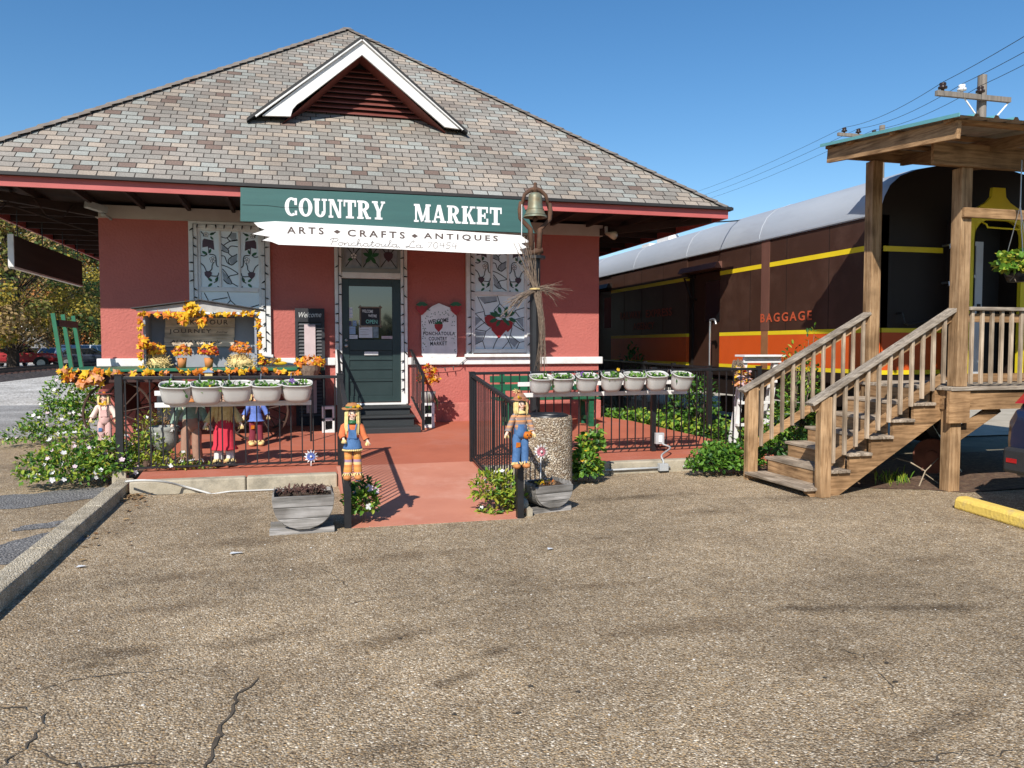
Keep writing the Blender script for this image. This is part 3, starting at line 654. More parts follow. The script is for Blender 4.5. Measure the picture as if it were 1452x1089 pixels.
mb.build('rake_moulding',WHITE,dormer)
mb=MB(); LY0=GY+.42
w0=PY(412,163,LY0);w1=PY(604,175,LY0);wa=PY(513,92,LY0)
mb.add([(w0.x-.5,LY0+.12,w0.z-.25),(w1.x+.5,LY0+.12,w1.z-.25),(wa.x,LY0+.12,wa.z+.3)],[(0,1,2)]); mb.build('vent_back',BLACKEDGE,dormer)
mb=MB()
for k in range(10):
    t=(k+.3)/10.6; z=w0.z+.02+(wa.z-w0.z)*t; hx=(w1.x-w0.x)/2*(1-t)+.12
    mb.add([(wa.x-hx,LY0-.02,z-.035),(wa.x+hx,LY0-.02,z-.035),(wa.x+hx,LY0+.09,z+.045),(wa.x-hx,LY0+.09,z+.045),(wa.x-hx,LY0-.02,z-.053),(wa.x+hx,LY0-.02,z-.053),(wa.x+hx,LY0+.09,z+.027),(wa.x-hx,LY0+.09,z+.027)],[(0,1,2,3),(4,7,6,5),(0,4,5,1),(1,5,6,2),(2,6,7,3),(3,7,4,0)])
mb.build('louver',LOUVER,dormer)
mb=MB()                                     # painted reveal behind the boards
for pa,pb in ((ain,gp(400,178)),(ain,gp(632,190))):
    a=Vector((pa[0],GY,pa[1]+.03));b=Vector((pb[0],GY,pb[1]+.03)); mb.add([a,b,b+Vector((0,.46,0)),a+Vector((0,.46,0))],[(0,1,2,3)])
mb.build('vent_reveal',LOUVER,dormer)

# ---- windows with painted panes
def art_strawberry(pen,x,y,s,ax,mi=2,leafs=True):
    pen.poly([(x-s*.5/ax,y+s*.3),(x-s*.42/ax,y-.1*s),(x,y-s*.55),(x+s*.42/ax,y-.1*s),(x+s*.5/ax,y+s*.3),(x+s*.2/ax,y+s*.5),(x-s*.2/ax,y+s*.5)],mi)
def art_leaf(pen,x,y,l,a,ax,mi=3):
    c,s_=math.cos(R(a)),math.sin(R(a)); pts=[(0,0),(.3,.22),(.7,.2),(1,0),(.7,-.2),(.3,-.22)]
    pen.poly([(x+(u*c-v*s_)*l/ax,y+(u*s_+v*c)*l) for u,v in pts],mi)
def art_flower(pen,x,y,s,ax):
    for k in range(5):
        a=2*math.pi*k/5+.3; pen.ring(x+s*.6*math.cos(a)/ax,y+s*.6*math.sin(a),(s*.42/ax,s*.42),(0.001,0.001),0,360,0,10); pen.ring(x+s*.6*math.cos(a)/ax,y+s*.6*math.sin(a),(s*.46/ax,s*.46),(s*.34/ax,s*.34),0,360,1,10)
AM=[LETW,LEAD,BERRYD,ARTG,PANEG,BERRY]
def upper_side(pen,ax,flip=False):
    f=(lambda pts:[(1-x,y) for x,y in pts]) if flip else (lambda pts:pts)
    g=lambda x:1-x if flip else x
    lw=.016
    pen.poly(f([(.12,.82),(.2,.86),(.72,.83),(.76,.66),(.5,.70),(.44,.67),(.40,.72),(.10,.70)]),2)
    art_flower(pen,g(.32),.93,.045,ax)
    for x,y,l,a in ((.5,.93,.10,20),(.55,.90,.08,-50),(.38,.58,.11,150),(.48,.60,.09,70),(.62,.10,.10,140),(.62,.07,.10,-140),(.78,.10,.10,60)): art_leaf(pen,g(x),y,l,(180-a) if flip else a,ax)
    art_flower(pen,g(.66),.49,.055,ax)
    art_strawberry(pen,g(.40),.22,.13,ax,2)
    for pts in (((.05,.98),(.2,.92),(.15,.9)),((.02,.56),(.2,.55),(.36,.58)),((.45,.68),(.46,.60)),((.0,.42),(.18,.37),(.3,.28)),((.7,.44),(.62,.38),(.60,.32),(.45,.27)),((.48,.58),(.8,.56),(.86,.40),(.98,.36)),((.55,.2),(.9,.2),(.98,.26)),((.9,.2),(.9,.12),(.7,.08)),((.9,.02),(.98,.0)),((.85,.98),(.6,.94))): pen.line(smooth(f(pts),4),lw,1,ax)
def upper_mid(pen,ax):
    lw=.016
    pen.poly([(.42,.92),(.62,.98),(.92,.98),(.92,.88),(.68,.83),(.6,.86)],4); pen.poly([(.05,.76),(.4,.70),(.42,.63),(.05,.66)],4); pen.poly([(.45,.48),(.6,.55),(.95,.60),(.92,.48),(.6,.40)],4); pen.poly([(.04,.30),(.3,.22),(.6,.08),(.3,.07),(.12,.14)],4)
    for pts in (((.65,1),(.5,.92),(.3,.88),(.0,.90)),((.35,.89),(.55,.83),(1,.85)),((.95,.86),(.5,.82),(.15,.75)),((.0,.78),(.4,.68),(.4,.62),(.0,.66)),((.4,.68),(.6,.74),(1,.73)),((.4,.62),(.65,.56),(.95,.6)),((.65,.56),(.4,.48),(.6,.40),(.95,.48)),((0,.56),(.2,.55),(.35,.44),(.6,.40)),((.0,.40),(.4,.36),(.9,.27),(.95,.24),(.5,.21)),((.05,.33),(.3,.24),(.6,.08),(.35,.07),(.1,.14)),((.5,.21),(.35,.16)),((.6,.08),(.95,.02))): pen.line(smooth(pts,4),lw,1,ax)
def lower_star(pen,ax,k):
    lw=.013 if k else .016
    L1=(((.05,.98),(.18,.72),(.2,.62)),((.45,1),(.5,.85),(.64,.72)),((.5,.85),(.38,.72)),((0,.66),(.18,.70),(.2,.60)),((0,.66),(.2,.48),(.28,.42)),((.0,.36),(.22,.33),(.35,.42)),((.0,.36),(.2,.5)),((.22,.33),(.15,.15),(.2,.0)),((.15,.15),(0,.08)),((.5,.28),(.40,.1),(.36,0)),((.6,.28),(.68,.14),(.55,0)),((.68,.14),(.75,0)),((.75,.4),(.7,.22),(.68,.14)),((.72,.25),(.9,.12),(1,.14)),((.9,.12),(.84,0)),((.78,.45),(1,.33)),((.78,.45),(.8,.55),(1,.6)),((.8,.55),(1,.34)),((.8,.72),(1,.78)),((.8,.72),(.9,.6)),((.18,.85),(.45,.9)),((.2,.62),(.36,.65)))
    if k:
        for p in ([(.06,.97),(.44,.99),(.44,.9),(.18,.85)],[(0,.6),(.15,.56),(.0,.42)],[(0,.33),(.2,.31),(.13,.15),(0,.09)],[(.72,.24),(.88,.13),(.8,.03),(.7,.12)],[(.84,.55),(.98,.58),(.98,.4)]): pen.poly(p,4)
    for pts in L1: pen.line(pts,lw,1,ax)
    if k:
        art_strawberry(pen,.30,.52,.22,ax,5); art_strawberry(pen,.66,.43,.21,ax,5); art_strawberry(pen,.48,.38,.33,ax,5)
        for x_,y_,l_,a in ((.45,.60,.17,150),(.45,.56,.17,200),(.50,.54,.14,240),(.62,.55,.14,300),(.68,.58,.16,-25),(.66,.63,.16,25),(.60,.66,.15,70),(.52,.66,.15,110),(.46,.63,.12,130),(.56,.60,.14,-60),(.56,.6,.14,40),(.56,.6,.14,160)): art_leaf(pen,x_,y_,l_,a,ax)
        for p in (((.36,.62),(.54,.6)),((.76,.63),(.58,.6)),((.5,.5),(.57,.6)),((.6,.74),(.58,.62))): pen.line(p,.008,1,ax)
        art_flower(pen,.56,.62,.05,ax); art_flower(pen,.68,.67,.035,ax)
def window(x0,x1,z0,z1,gx0,gx1,ztr,k,lab=None):
    t=MB(); Y=YF
    fw=gx0-x0
    # casing
    for b in ((x0,gx0-.04,z0,z1),(gx1+.04,x1,z0,z1),(gx0-.04,gx1+.04,z1-.10,z1)): t.box(b[0],b[1],Y-.07,Y+.02,b[2],b[3])
    w=t.build('window',WHITE,dep,bev=.006)
    if lab: w['label']=lab
    s=MB(); zt=z1-.10; za,zb=z0+.02,zt
    s.box(gx0-.04,gx0,Y-.045,Y+.02,za,zb); s.box(gx1,gx1+.04,Y-.045,Y+.02,za,zb); s.box(gx0,gx1,Y-.045,Y+.02,zb-.04,zb); s.box(gx0,gx1,Y-.05,Y+.02,ztr-.035,ztr+.035); s.box(gx0,gx1,Y-.045,Y+.02,za,za+.07)
    w3=(gx1-gx0)/3
    for i in (1,2): s.box(gx0+w3*i-.018,gx0+w3*i+.018,Y-.043,Y+.02,ztr+.035,zb-.04)
    s.build('sash',WHITE,w,bev=.004)
    s=MB(); s.box(x0-.03,x1+.03,Y-.12,Y+.02,z0-.055,z0); s.build('sill',WHITE,w,bev=.006)
    for i in range(3):
        a=gx0+w3*i+(.018 if i else 0); b=gx0+w3*(i+1)-(.018 if i<2 else 0)
        p=MB(); p.add([(a,Y-.018,ztr+.035),(b,Y-.018,ztr+.035),(b,Y-.018,zb-.04),(a,Y-.018,zb-.04)],[(0,1,2,3)]); 
        H_=zb-.04-ztr-.035; pen=Pen(MB(),(a,Y-.020,ztr+.035),(b-a,0,0),(0,0,H_),(0,-1,0),.0003); ax=(b-a)/H_
        (upper_mid(pen,ax) if i==1 else upper_side(pen,ax,i==2))
        m=p; mm=m.add(pen.mb.v,pen.mb.f); 
        m.m[1:]=[x+1 for x in pen.mb.m]; m.build('pane',[PANE]+AM,w)
    p=MB(); a,b=gx0,gx1; p.add([(a,Y-.018,za+.07),(b,Y-.018,za+.07),(b,Y-.018,ztr-.035),(a,Y-.018,ztr-.035)],[(0,1,2,3)])
    H_=ztr-.035-za-.07; pen=Pen(MB(),(a,Y-.020,za+.07),(b-a,0,0),(0,0,H_),(0,-1,0),.0003); lower_star(pen,(b-a)/H_,k)
    p.add(pen.mb.v,pen.mb.f); p.m[1:]=[x+1 for x in pen.mb.m]; p.build('pane',[PANE]+AM,w)
    return w
window(-1.67,-.45,1.455,3.55,-1.50,-.63,2.49,0,'window with painted vines and geometric lines half hidden by the leafy display')
window(2.76,3.97,1.455,3.55,2.92,3.80,2.50,1,'window with a red strawberry and green leaves painted on it')
# ---- door
t=MB(); Y=YF
t.box(.56,.67,Y-.07,Y+.02,.62,3.55); t.box(1.64,1.75,Y-.07,Y+.02,.62,3.55); t.box(.67,1.64,Y-.06,Y+.02,2.71,2.81); t.box(.67,1.64,Y-.06,Y+.02,3.32,3.55)
fr=t.build('door_frame',WHITE,dep,bev=.006)
t=MB(); t.box(.60,1.71,Y-.16,Y-.041,.585,.645); t.build('threshold',WHITE,fr)
tr=MB(); tr.add([(.72,Y-.02,2.88),(1.59,Y-.02,2.88),(1.59,Y-.02,3.28),(.72,Y-.02,3.28)],[(0,1,2,3)])
for i in range(3):
    pen=Pen(MB(),(.74+i*.285,Y-.022,2.9),(.265,0,0),(0,0,.36),(0,-1,0),.0003); ax=.265/.36
    for q in (((0,0),(.4,.4)),((0,1),(.4,.6)),((1,1),(.6,.6)),((1,0),(.6,.4)),((.5,1),(.5,.7))): pen.line(q,.04,1,ax)
    if i==0: art_leaf(pen,.5,.4,.3,200,ax); art_flower(pen,.5,.5,.15,ax)
    if i==1: [art_leaf(pen,.5,.5,.4,a,ax) for a in (20,100,160,230,300)]
    if i==2: art_strawberry(pen,.5,.5,.45,ax,2)
    tr.m_off=len(tr.f); tr.add(pen.mb.v,pen.mb.f); tr.m[tr.m_off:]=[x+1 for x in pen.mb.m]
transom=tr.build('transom',[PANEG]+AM,fr)
t=MB(); t.box(.67,1.64,Y-.05,Y+.02,2.81,2.88,0); t.box(.67,1.64,Y-.05,Y+.02,3.28,3.32,0); t.box(.67,.72,Y-.05,Y+.02,2.88,3.28,0); t.box(1.59,1.64,Y-.05,Y+.02,2.88,3.28,0)
for i in (1,2): t.box(.72+i*.29-.012,.72+i*.29+.012,Y-.045,Y+.02,2.88,3.28)
t.build('transom_frame',M('transom_grey',(.26,.28,.27),rough=.6),fr)
d=MB(); d.box(.672,.79,Y-.03,Y+.02,.655,2.705); d.box(1.50,1.638,Y-.03,Y+.02,.655,2.705); d.box(.79,1.50,Y-.03,Y+.02,2.585,2.705); d.box(.79,1.50,Y-.03,Y+.02,1.52,1.70)
d.box(.79,1.50,Y-.03,Y+.02,.655,.76)
for z0,z1 in ((.76,1.0),(1.04,1.20),(1.235,1.36),(1.39,1.52)): d.box(.79,1.50,Y-.012,Y+.02,z0,z1)
for z in (1.02,1.2175,1.375): d.box(.79,1.50,Y-.028,Y+.02,z-.02,z+.018)
door=d.build('door',DGREEN,dep,bev=.004)
g=MB(); g.add([(.79,Y-.008,1.70),(1.50,Y-.008,1.70),(1.50,Y-.008,2.585),(.79,Y-.008,2.585)],[(0,1,2,3)]); g.build('glass',GLASS,door)
h=MB(); h.ell((.735,Y-.085,1.60),.032,.03,.032,14); h.cyl((.735,Y-.03,1.60),(.735,Y-.07,1.60),.012); h.cyl((.735,Y-.03,1.69),(.735,Y-.045,1.69),.024); h.build('handle',METAL,door,smooth=True)
h=MB(); h.box(1.03,1.26,Y-.038,Y-.0305,1.44,1.50); h.build('mail_slot',WHITE,door,bev=.003)

# ================================================================== things on and by the front wall
# window light strings
def lights(lab,path,every):
    t=thing('string_lights',lab,'string lights',path[0],'strings of Christmas lights round the openings')
    mb=MB(); mb.tube(path,.005,5); mb.build('wire',LEAD,t)
    first=None
    P=[Vector(p) for p in path]
    for a,b in zip(P,P[1:]):
        n=int((b-a).length/every)
        for i in range(n):
            p=a.lerp(b,(i+.5)/n)
            hd=Vector((rnd.choice((-1,1))*.8,-.3,rnd.uniform(-.8,.2))) if abs(b.z-a.z)>abs(b.x-a.x) else Vector((rnd.uniform(-.2,.2),-.3,-1))
            hd.normalize(); m2=MB(); m2.tube([p,p+hd*.035,p+hd*.07],[.009,.011,.003],6); m2.build('bulb',LEAD,t)
    return t
yl=YF-.082
lights('string of dark bulbs round the window behind the leafy display',[(-1.60,yl,1.5),(-1.60,yl,3.5),(-.53,yl,3.5),(-.53,yl,1.5)],.13)
lights('string of dark bulbs up both sides of the green door',[(.62,yl,.8),(.62,yl,3.3),(.63,yl-.01,3.52),(1.68,yl,3.52),(1.69,yl,3.3),(1.69,yl,.8)],.15)
lights('string of dark bulbs round the window with the painted strawberry',[(2.84,yl,1.42),(2.83,yl,3.5),(3.89,yl,3.5),(3.89,yl,1.42)],.14)
lights('loose string of lights drooping along the white sill band',[(1.85,YF-.085,1.36),(2.0,YF-.09,1.24),(2.3,YF-.09,1.22),(2.6,YF-.09,1.25),(2.78,YF-.085,1.40)],.13)
# main sign
t=thing('store_sign','long dark green board with large white words hung along the eave','sign',(1.35,11.82,3.55))
mb=MB(); A,B,C_,D_=PY(341,266,11.82),PY(734,283,11.82),PY(758,331,11.82),PY(341,314,11.82)
zm=lambda t_:.58
mb.prism([(A.x,A.z),(B.x+.05,B.z),(C_.x,C_.z),(D_.x,D_.z)],11.80,11.845); mb.build('board',SIGNGREEN,t,bev=.004)
mb=MB()
mb.tube([(A.x+.02,11.797,3.56),(A.x+.35,11.797,3.565),(A.x+.55,11.797,3.55),(A.x+.9,11.797,3.555)],.0025,4); mb.build('board_seam',LEAD,t)
for wd_,q_,w_ in (('COUNTRY',PY(404,306,11.796),1.405),('MARKET',PY(587,314.5,11.796),1.33)):
    mb=MB(); slab_text(mb,wd_,q_,w_,.262); mb.build('lettering',LETW,t)
# white arts sign under it
t=thing('craft_sign','white arrow ended plank sign hung below the green board','sign',(1.35,11.82,3.15))
pts=[(360,316),(390,314),(560,322),(738,334),(751,343.5),(738,345),(747,351),(736,354),(742,360),(700,360.5),(540,352.5),(395,347),(385,343),(372,341),(384,336),(358,332),(376,326),(366,322)]
mb=MB(); mb.prism([(lambda v:(v.x,v.z))(PY(a,b,11.80)) for a,b in pts],11.78,11.80); mb.build('board',SIGNW,t)
mb=MB()
def px_text(body,x0,y0,x1,y1,h,Y,**k): text(mb,body,PY(x0,y0,Y),PY(x1,y1,Y),h,**k)
for wd_,a_ in (('ARTS',(407,331,459,332.5)),('CRAFTS',(493,335,574,338.5)),('ANTIQUES',(601,339.5,706,343.5))):
    mb=MB(); px_text(wd_,*a_,.098,11.777,spacing=1.5,bold=.02); mb.build('lettering',BROWNL,t)
mb=MB()
for x,y in ((478,328.5),(588,334.5)):
    c=PY(x,y,11.777); mb=MB(); mb.add([c+Vector((-.05,0,0)),c+Vector((0,0,-.03)),c+Vector((.05,0,0)),c+Vector((0,0,.03))],[(0,1,2,3)]); mb.build('diamond',BROWNL,t)
mb=MB()
# handwritten place name
def script(mb,o,u,h,seq,n=(0,-1,0)):
    x=0; o=Vector(o); ln=Vector(u).length; u=Vector(u).normalized()
    G={'P':(.62,[[(.1,.0),(.2,.5),(.26,.98)],smooth([(.0,.75),(.2,1.0),(.55,.95),(.58,.7),(.35,.5),(.2,.5)],4)]),'L':(.8,[smooth([(.5,.75),(.62,.95),(.5,1.0),(.36,.7),(.25,.2),(.05,.02),(.0,.12),(.2,.14),(.45,.0),(.75,.1)],4)]),
     'o':(.46,[arc(.2,.22,.17,.22,60,420,12),[(.28,.42),(.5,.36)]]),'n':(.52,[smooth([(.0,.1),(.05,.42),(.06,.0)],3),smooth([(.06,.2),(.2,.42),(.32,.36),(.32,.05),(.4,.0),(.54,.15)],3)]),'c':(.42,[arc(.2,.22,.18,.22,50,310,10),[(.32,.05),(.45,.18)]]),
     'h':(.5,[smooth([(.0,.12),(.16,.7),(.14,.98),(.06,.9),(.06,.0)],3),smooth([(.06,.2),(.2,.42),(.3,.34),(.3,.04),(.38,.0),(.52,.15)],3)]),'a':(.52,[arc(.18,.22,.18,.22,40,400,12),smooth([(.35,.42),(.34,.06),(.42,.0),(.54,.15)],3)]),
     't':(.36,[smooth([(.0,.15),(.14,.5),(.16,.85),(.12,.06),(.2,.0),(.38,.15)],3),[(.0,.56),(.3,.6)]]),'u':(.52,[smooth([(.02,.42),(.04,.08),(.14,.0),(.3,.2),(.32,.42),(.32,.06),(.4,.0),(.54,.15)],3)]),'l':(.32,[smooth([(.0,.12),(.2,.7),(.2,.98),(.1,.9),(.08,.1),(.16,.0),(.34,.15)],3)]),
     ',':(.25,[[(.1,.05),(.04,-.15)]]),'.':(.25,[[(.08,.0),(.12,.03)]]),' ':(.3,[]),'7':(.5,[[(.02,.9),(.4,.9),(.15,0)]]),'0':(.5,[arc(.2,.45,.18,.45,90,450,14)]),'4':(.5,[[(.1,.9),(.02,.4),(.4,.45)],[(.32,.9),(.3,.0)]]),'5':(.48,[[(.36,.9),(.1,.9),(.06,.55)],smooth([(.06,.55),(.3,.5),(.35,.25),(.2,.02),(.02,.08)],3)])}
    tot=sum(G[c][0] for c in seq)
    sx=ln/tot; up=(Vector((.12,0,1)).normalized()*h)+Vector((0,0,0))
    for c in seq:
        w,st=G[c]; pen=Pen(mb,o+u*(x*sx),u*sx,up,n,.0004)
        for s_ in st: pen.line(s_,.085,0,sx/h)
        x+=w
a=PY(467,347.5,11.777); b=PY(649,353,11.777); script(mb,a,b-a,.10,'Ponchatoula, La 70454')
mb.build('script_lettering',GREYL,t)
# strawberry welcome sign
t=thing('welcome_plaque','white shaped welcome plaque with red strawberries on its corners beside the window','sign',(2.3,13.47,1.85))
Y=13.465
pts=[(598,503),(601,508),(612,506),(624,507),(636,506),(646,508),(648,500),(647,448),(640,437),(632,434),(622,430),(613,434),(604,441),(597,447)]
mb=MB(); mb.prism([(lambda v:(v.x,v.z))(PY(a,b,Y)) for a,b in pts],Y-.018,Y); mb.build('board',LETW,t)
mb=MB(); px_text('WELCOME',607,460,636,456.5,.075,Y-.0195,bold=.03); px_text('PONCHATOULA',600,475.5,645,475.5,.062,Y-.0195,spacing=1.2,bold=.03); px_text('COUNTRY',608,483,634,483,.066,Y-.0195,spacing=1.2,bold=.03); px_text('MARKET',610,490,634,489.5,.066,Y-.0195,spacing=1.2,bold=.03); mb.build('lettering',LEAD,t)
def berry(mb,c,s,mi=0,mg=1):
    pen=Pen(mb,c,(1,0,0),(0,0,1),(0,-1,0),.001); art_strawberry(pen,0,0,s,1,mi)
    for a in (10,60,120,170): art_leaf(pen,0,s*.4,s*.5,a,1,mg)
mb=MB(); berry(mb,PY(622,464,Y-.020),.15); mb.build('strawberry',[BERRY,ARTG],t)
for x in (598,646):
    c=PY(x,438,Y-.02); mb=MB(); mb.prism([(c.x+a*.19,c.z+b*.19) for a,b in ((-.5,.2),(-.4,-.2),(0,-.55),(.4,-.2),(.5,.2),(.2,.35),(-.2,.35))],Y-.045,Y-.019,0)
    mb.prism([(c.x+a*.19,c.z+.02+b*.19) for a,b in ((-.55,.25),(-.2,.1),(0,.2),(.2,.1),(.55,.25),(.2,.5),(-.2,.5))],Y-.052,Y-.0455,1); mb.build('strawberry',[BERRY,ARTG],t)
mb=MB()
for k in range(60):                       # painted vine border
    s=rnd.choice((0,1,2)); p=PY(rnd.uniform(599,604) if s==0 else rnd.uniform(641,646) if s==1 else rnd.uniform(605,640),rnd.uniform(448,500) if s<2 else rnd.uniform(438,449),Y-.0195)
    pen=Pen(mb,p,(1,0,0),(0,0,1),(0,-1,0),.0003); pen.k=k%5; art_leaf(pen,0,0,.028,rnd.uniform(0,360),1,rnd.choice((0,0,1)))
mb.build('vine_border',[ARTG,GREYL],t)
# tall black shutter with Welcome
t=thing('welcome_shutter','tall black louvred shutter with handwritten Welcome leaning beside the door','sign',(.15,13.3,.3))
a=PY(418,437,13.36);b=PY(460,437,13.36); x0,x1=a.x,b.x; Y=13.36
mb=MB(); mb.box(x0,x0+.05,Y,Y+.04,.30,a.z); mb.box(x1-.05,x1,Y,Y+.04,.30,a.z); mb.box(x0+.05,x1-.05,Y,Y+.04,a.z-.22,a.z); mb.box(x0+.05,x1-.05,Y,Y+.04,.30,.42); mb.box(x0+.05,x1-.05,Y+.03,Y+.035,.42,a.z-.22); fr_=mb.build('frame',CARD,t)
mb=MB()
for k in range(28):
    z=.45+k*(a.z-.22-.45)/28; mb.add([(x0+.05,Y+.002,z),(x1-.05,Y+.002,z),(x1-.05,Y+.028,z+.035),(x0+.05,Y+.028,z+.035)],[(0,1,2,3)])
mb.build('louver',M('shutter_grey',(.10,.10,.105),(.07,.07,.075),scale=6,rough=.6),t)
mb=MB(); mb.box((x0+x1)/2-.09,(x0+x1)/2+.085,Y-.02,Y-.002,1.05,a.z-.26); mb.box((x0+x1)/2-.07,(x0+x1)/2+.095,Y-.02,Y-.002,.5,1.04); mb.build('board',PINKB,t)
mb=MB(); text(mb,'Welcome',(x0+.06,Y-.006,a.z-.15),(x1-.05,Y-.006,a.z-.14),.085,shear=.3,bold=0); mb.build('lettering',CHALK,t)
# notices on the door glass
Yg=13.5-.010
t=thing('open_sign','small black sign reading WELCOME WE\'RE OPEN in a twig frame on the door','sign',(1.1,Yg,2.1))
c0,c1=PY(511,462,Yg-.01),PY(539,436,Yg-.01)
mb=MB(); mb.box(c0.x,c1.x,Yg-.012,Yg-.004,c0.z,c1.z); mb.build('board',CARD,t)
mb=MB(); text(mb,'WELCOME',(c0.x+.03,Yg-.0135,c1.z-.085),(c0.x+.21,Yg-.0135,c1.z-.095),.05); mb.build('lettering',LETW,t); mb=MB(); text(mb,"WE'RE",(c0.x+.13,Yg-.0135,c1.z-.16),(c0.x+.27,Yg-.0135,c1.z-.165),.045); mb.build('lettering',LETW,t)
mb=MB(); text(mb,'OPEN',(c0.x+.09,Yg-.0135,c0.z+.04),(c0.x+.28,Yg-.0135,c0.z+.035),.065); mb.build('open_lettering',M('mint',(.25,.62,.50),rough=.7),t)
mb=MB(); 
for p,q in (((c0.x-.03,c0.z),(c1.x+.03,c0.z)),((c0.x-.03,c1.z),(c1.x+.03,c1.z)),((c0.x,c0.z-.03),(c0.x,c1.z+.03)),((c1.x,c0.z-.03),(c1.x,c1.z+.03))): mb.tube([(p[0],Yg-.02,p[1]),(q[0],Yg-.02,q[1])],.012,6)
mb.build('twig_frame',TWIG,t)
def paper(lab,x0,y0,x1,y1,m,lines=0,m2=None):
    a,b=PY(x0,y1,Yg),PY(x1,y0,Yg); mb=MB(); mb.box(a.x,b.x,Yg-.004,Yg-.001,a.z,b.z,0)
    k=0
    for i in range(lines):
        z=b.z-.03-(b.z-a.z-.05)*i/max(lines,1); w=(b.x-a.x)*rnd.uniform(.4,.8); mb.box(a.x+.02,a.x+.02+w,Yg-.0050,Yg-.0042,z-.006,z,1)
    tag(mb.build('notice',[m,m2 or GREYL],loc=(a.x,Yg,a.z)),lab,'notice',None)
paper('white printed notice under the open sign',509,454,528,479,PAPER,6)
paper('grey pictured card overlapping the right of the white notice',529,454,536.5,479,M('card_grey',(.25,.33,.36),(.1,.13,.15),scale=20,rough=.6))
paper('tall pale sticker high at the left of the door glass',494,436,500,451,PAPER,2,BLUEP)
paper('small blue and white square sticker in the door glass',500,454.5,505.5,462,BLUEP,1,PAPER)
paper('tiny dark sticker beside the blue and white square',494,455,498.5,462,M('card_dark',(.08,.08,.16),rough=.7))
paper('pale blue square sheet low on the door glass',494.5,463,504,474,M('card_sky',(.30,.42,.58),rough=.7),1)
paper('white strip at the lower left corner of the door glass',494.5,475,507,480.5,PAPER,1)
paper('pinkish strip at the lower right corner of the door glass',541,476.5,558,480.5,PINKB,1)
# steps
t=thing('door_steps','dark painted wooden steps below the green door','steps',(1.22,13.0,.27))
mb=MB(); mb.box(.66,1.80,12.28,13.42,.20,.335); mb.build('tread',STEPK,t,bev=.008)
mb=MB(); mb.box(.66,1.74,12.66,13.42,.335,.455); mb.build('riser',STEPK,t)
mb=MB(); mb.box(.64,1.76,12.62,13.42,.456,.49); mb.build('tread',STEPK,t,bev=.006)
mb=MB(); mb.box(.66,1.72,12.98,13.42,.49,.58); mb.build('riser',STEPK,t)
mb=MB(); mb.box(.62,1.74,12.94,13.44,.581,.618); mb.build('tread',STEPK,t,bev=.006)
def steprail(x,lab,dx):
    t=thing('step_handrail',lab,'handrail',(x,12.3,.3),'iron handrails at the door steps')
    p0,p1=Vector((x,13.36,1.52)),Vector((x+dx,12.32,1.14))
    mb=MB(); mb.bar(p0,p1,.04,.03); mb.bar(p0,p0+Vector((0,.09,.0)),.04,.03); mb.build('top_rail',BLACKM,t)
    mb=MB(); mb.bar(p1+Vector((0,0,.01)),(x+dx,12.32,.28),.04,.04,(0,1,0)); mb.build('post',BLACKM,t)
    mb=MB(); q0,q1=p0+Vector((0,0,-.78)),p1+Vector((0,0,-.70)); mb.bar(q0,q1,.03,.025); mb.build('bottom_rail',BLACKM,t)
    for k in range(8):
        f=(k+.5)/8; mb=MB(); mb.bar(p0.lerp(p1,f),q0.lerp(q1,f),.015,.015,(0,1,0)); mb.build('baluster',BLACKM,t)
steprail(.60,'black iron handrail at the left of the door steps',-.02)
steprail(1.80,'black iron handrail at the right of the door steps, in front of the flowers',.04)
# cinder blocks
def block(lab,x,y,z,rz=0):
    t=MB(); w,d,h=.20,.2,.40
    t.box(-w/2,w/2,-d/2,d/2,0,.04); t.box(-w/2,w/2,-d/2,d/2,.18,.22); t.box(-w/2,w/2,-d/2,d/2,.36,.40); t.box(-w/2,-w/2+.045,-d/2,d/2,.04,.36); t.box(w/2-.045,w/2,-d/2,d/2,.04,.36); t.box(-w/2+.045,w/2-.045,d/2-.02,d/2,.04,.36,1)
    o=t.build('concrete_block',[WHITE,BLACKEDGE]); o.location=(x,y,z); o.rotation_euler=(0,0,R(rz)); tag(o,lab,'block','white painted concrete blocks by the steps')
block('white concrete block standing on end at the left of the steps',PY(466,600,12.6).x,12.6,fz(12.6)); block('white concrete block under the flower pot at the right of the steps',2.0,12.85,fz(12.85),-8)
# flower pot at the right of the steps
bush('potted_flowers','red and yellow silk flowers in a dark pot on the white block by the steps',(2.0,12.85,.85),[(0,0,.22,.17,.14,.20)],260,.06,[LY,LR,LO,LP],30,[LR,LY,LP],.08,'flowers',aspect=.8,fkind='maple')
pot=MB(); pot.lathe([(.0,0),(.10,0),(.13,.18),(.115,.18),(.09,.02),(.0,.02)],(2.0,12.85,.675),18); pot.build('pot',GREYL,bpy.data.objects['potted_flowers'],smooth=True)
mb=MB()
for k in range(14): a=rvec(); mb.tube([(2.0,12.85,.85),(2.0+a.x*.1,12.82+a.y*.06-.04,.82),(2.0+a.x*.16,12.8+a.y*.08-.05,.55+rnd.random()*.2)],.005,4)
mb.build('trailing_stem',G2,bpy.data.objects['potted_flowers'])
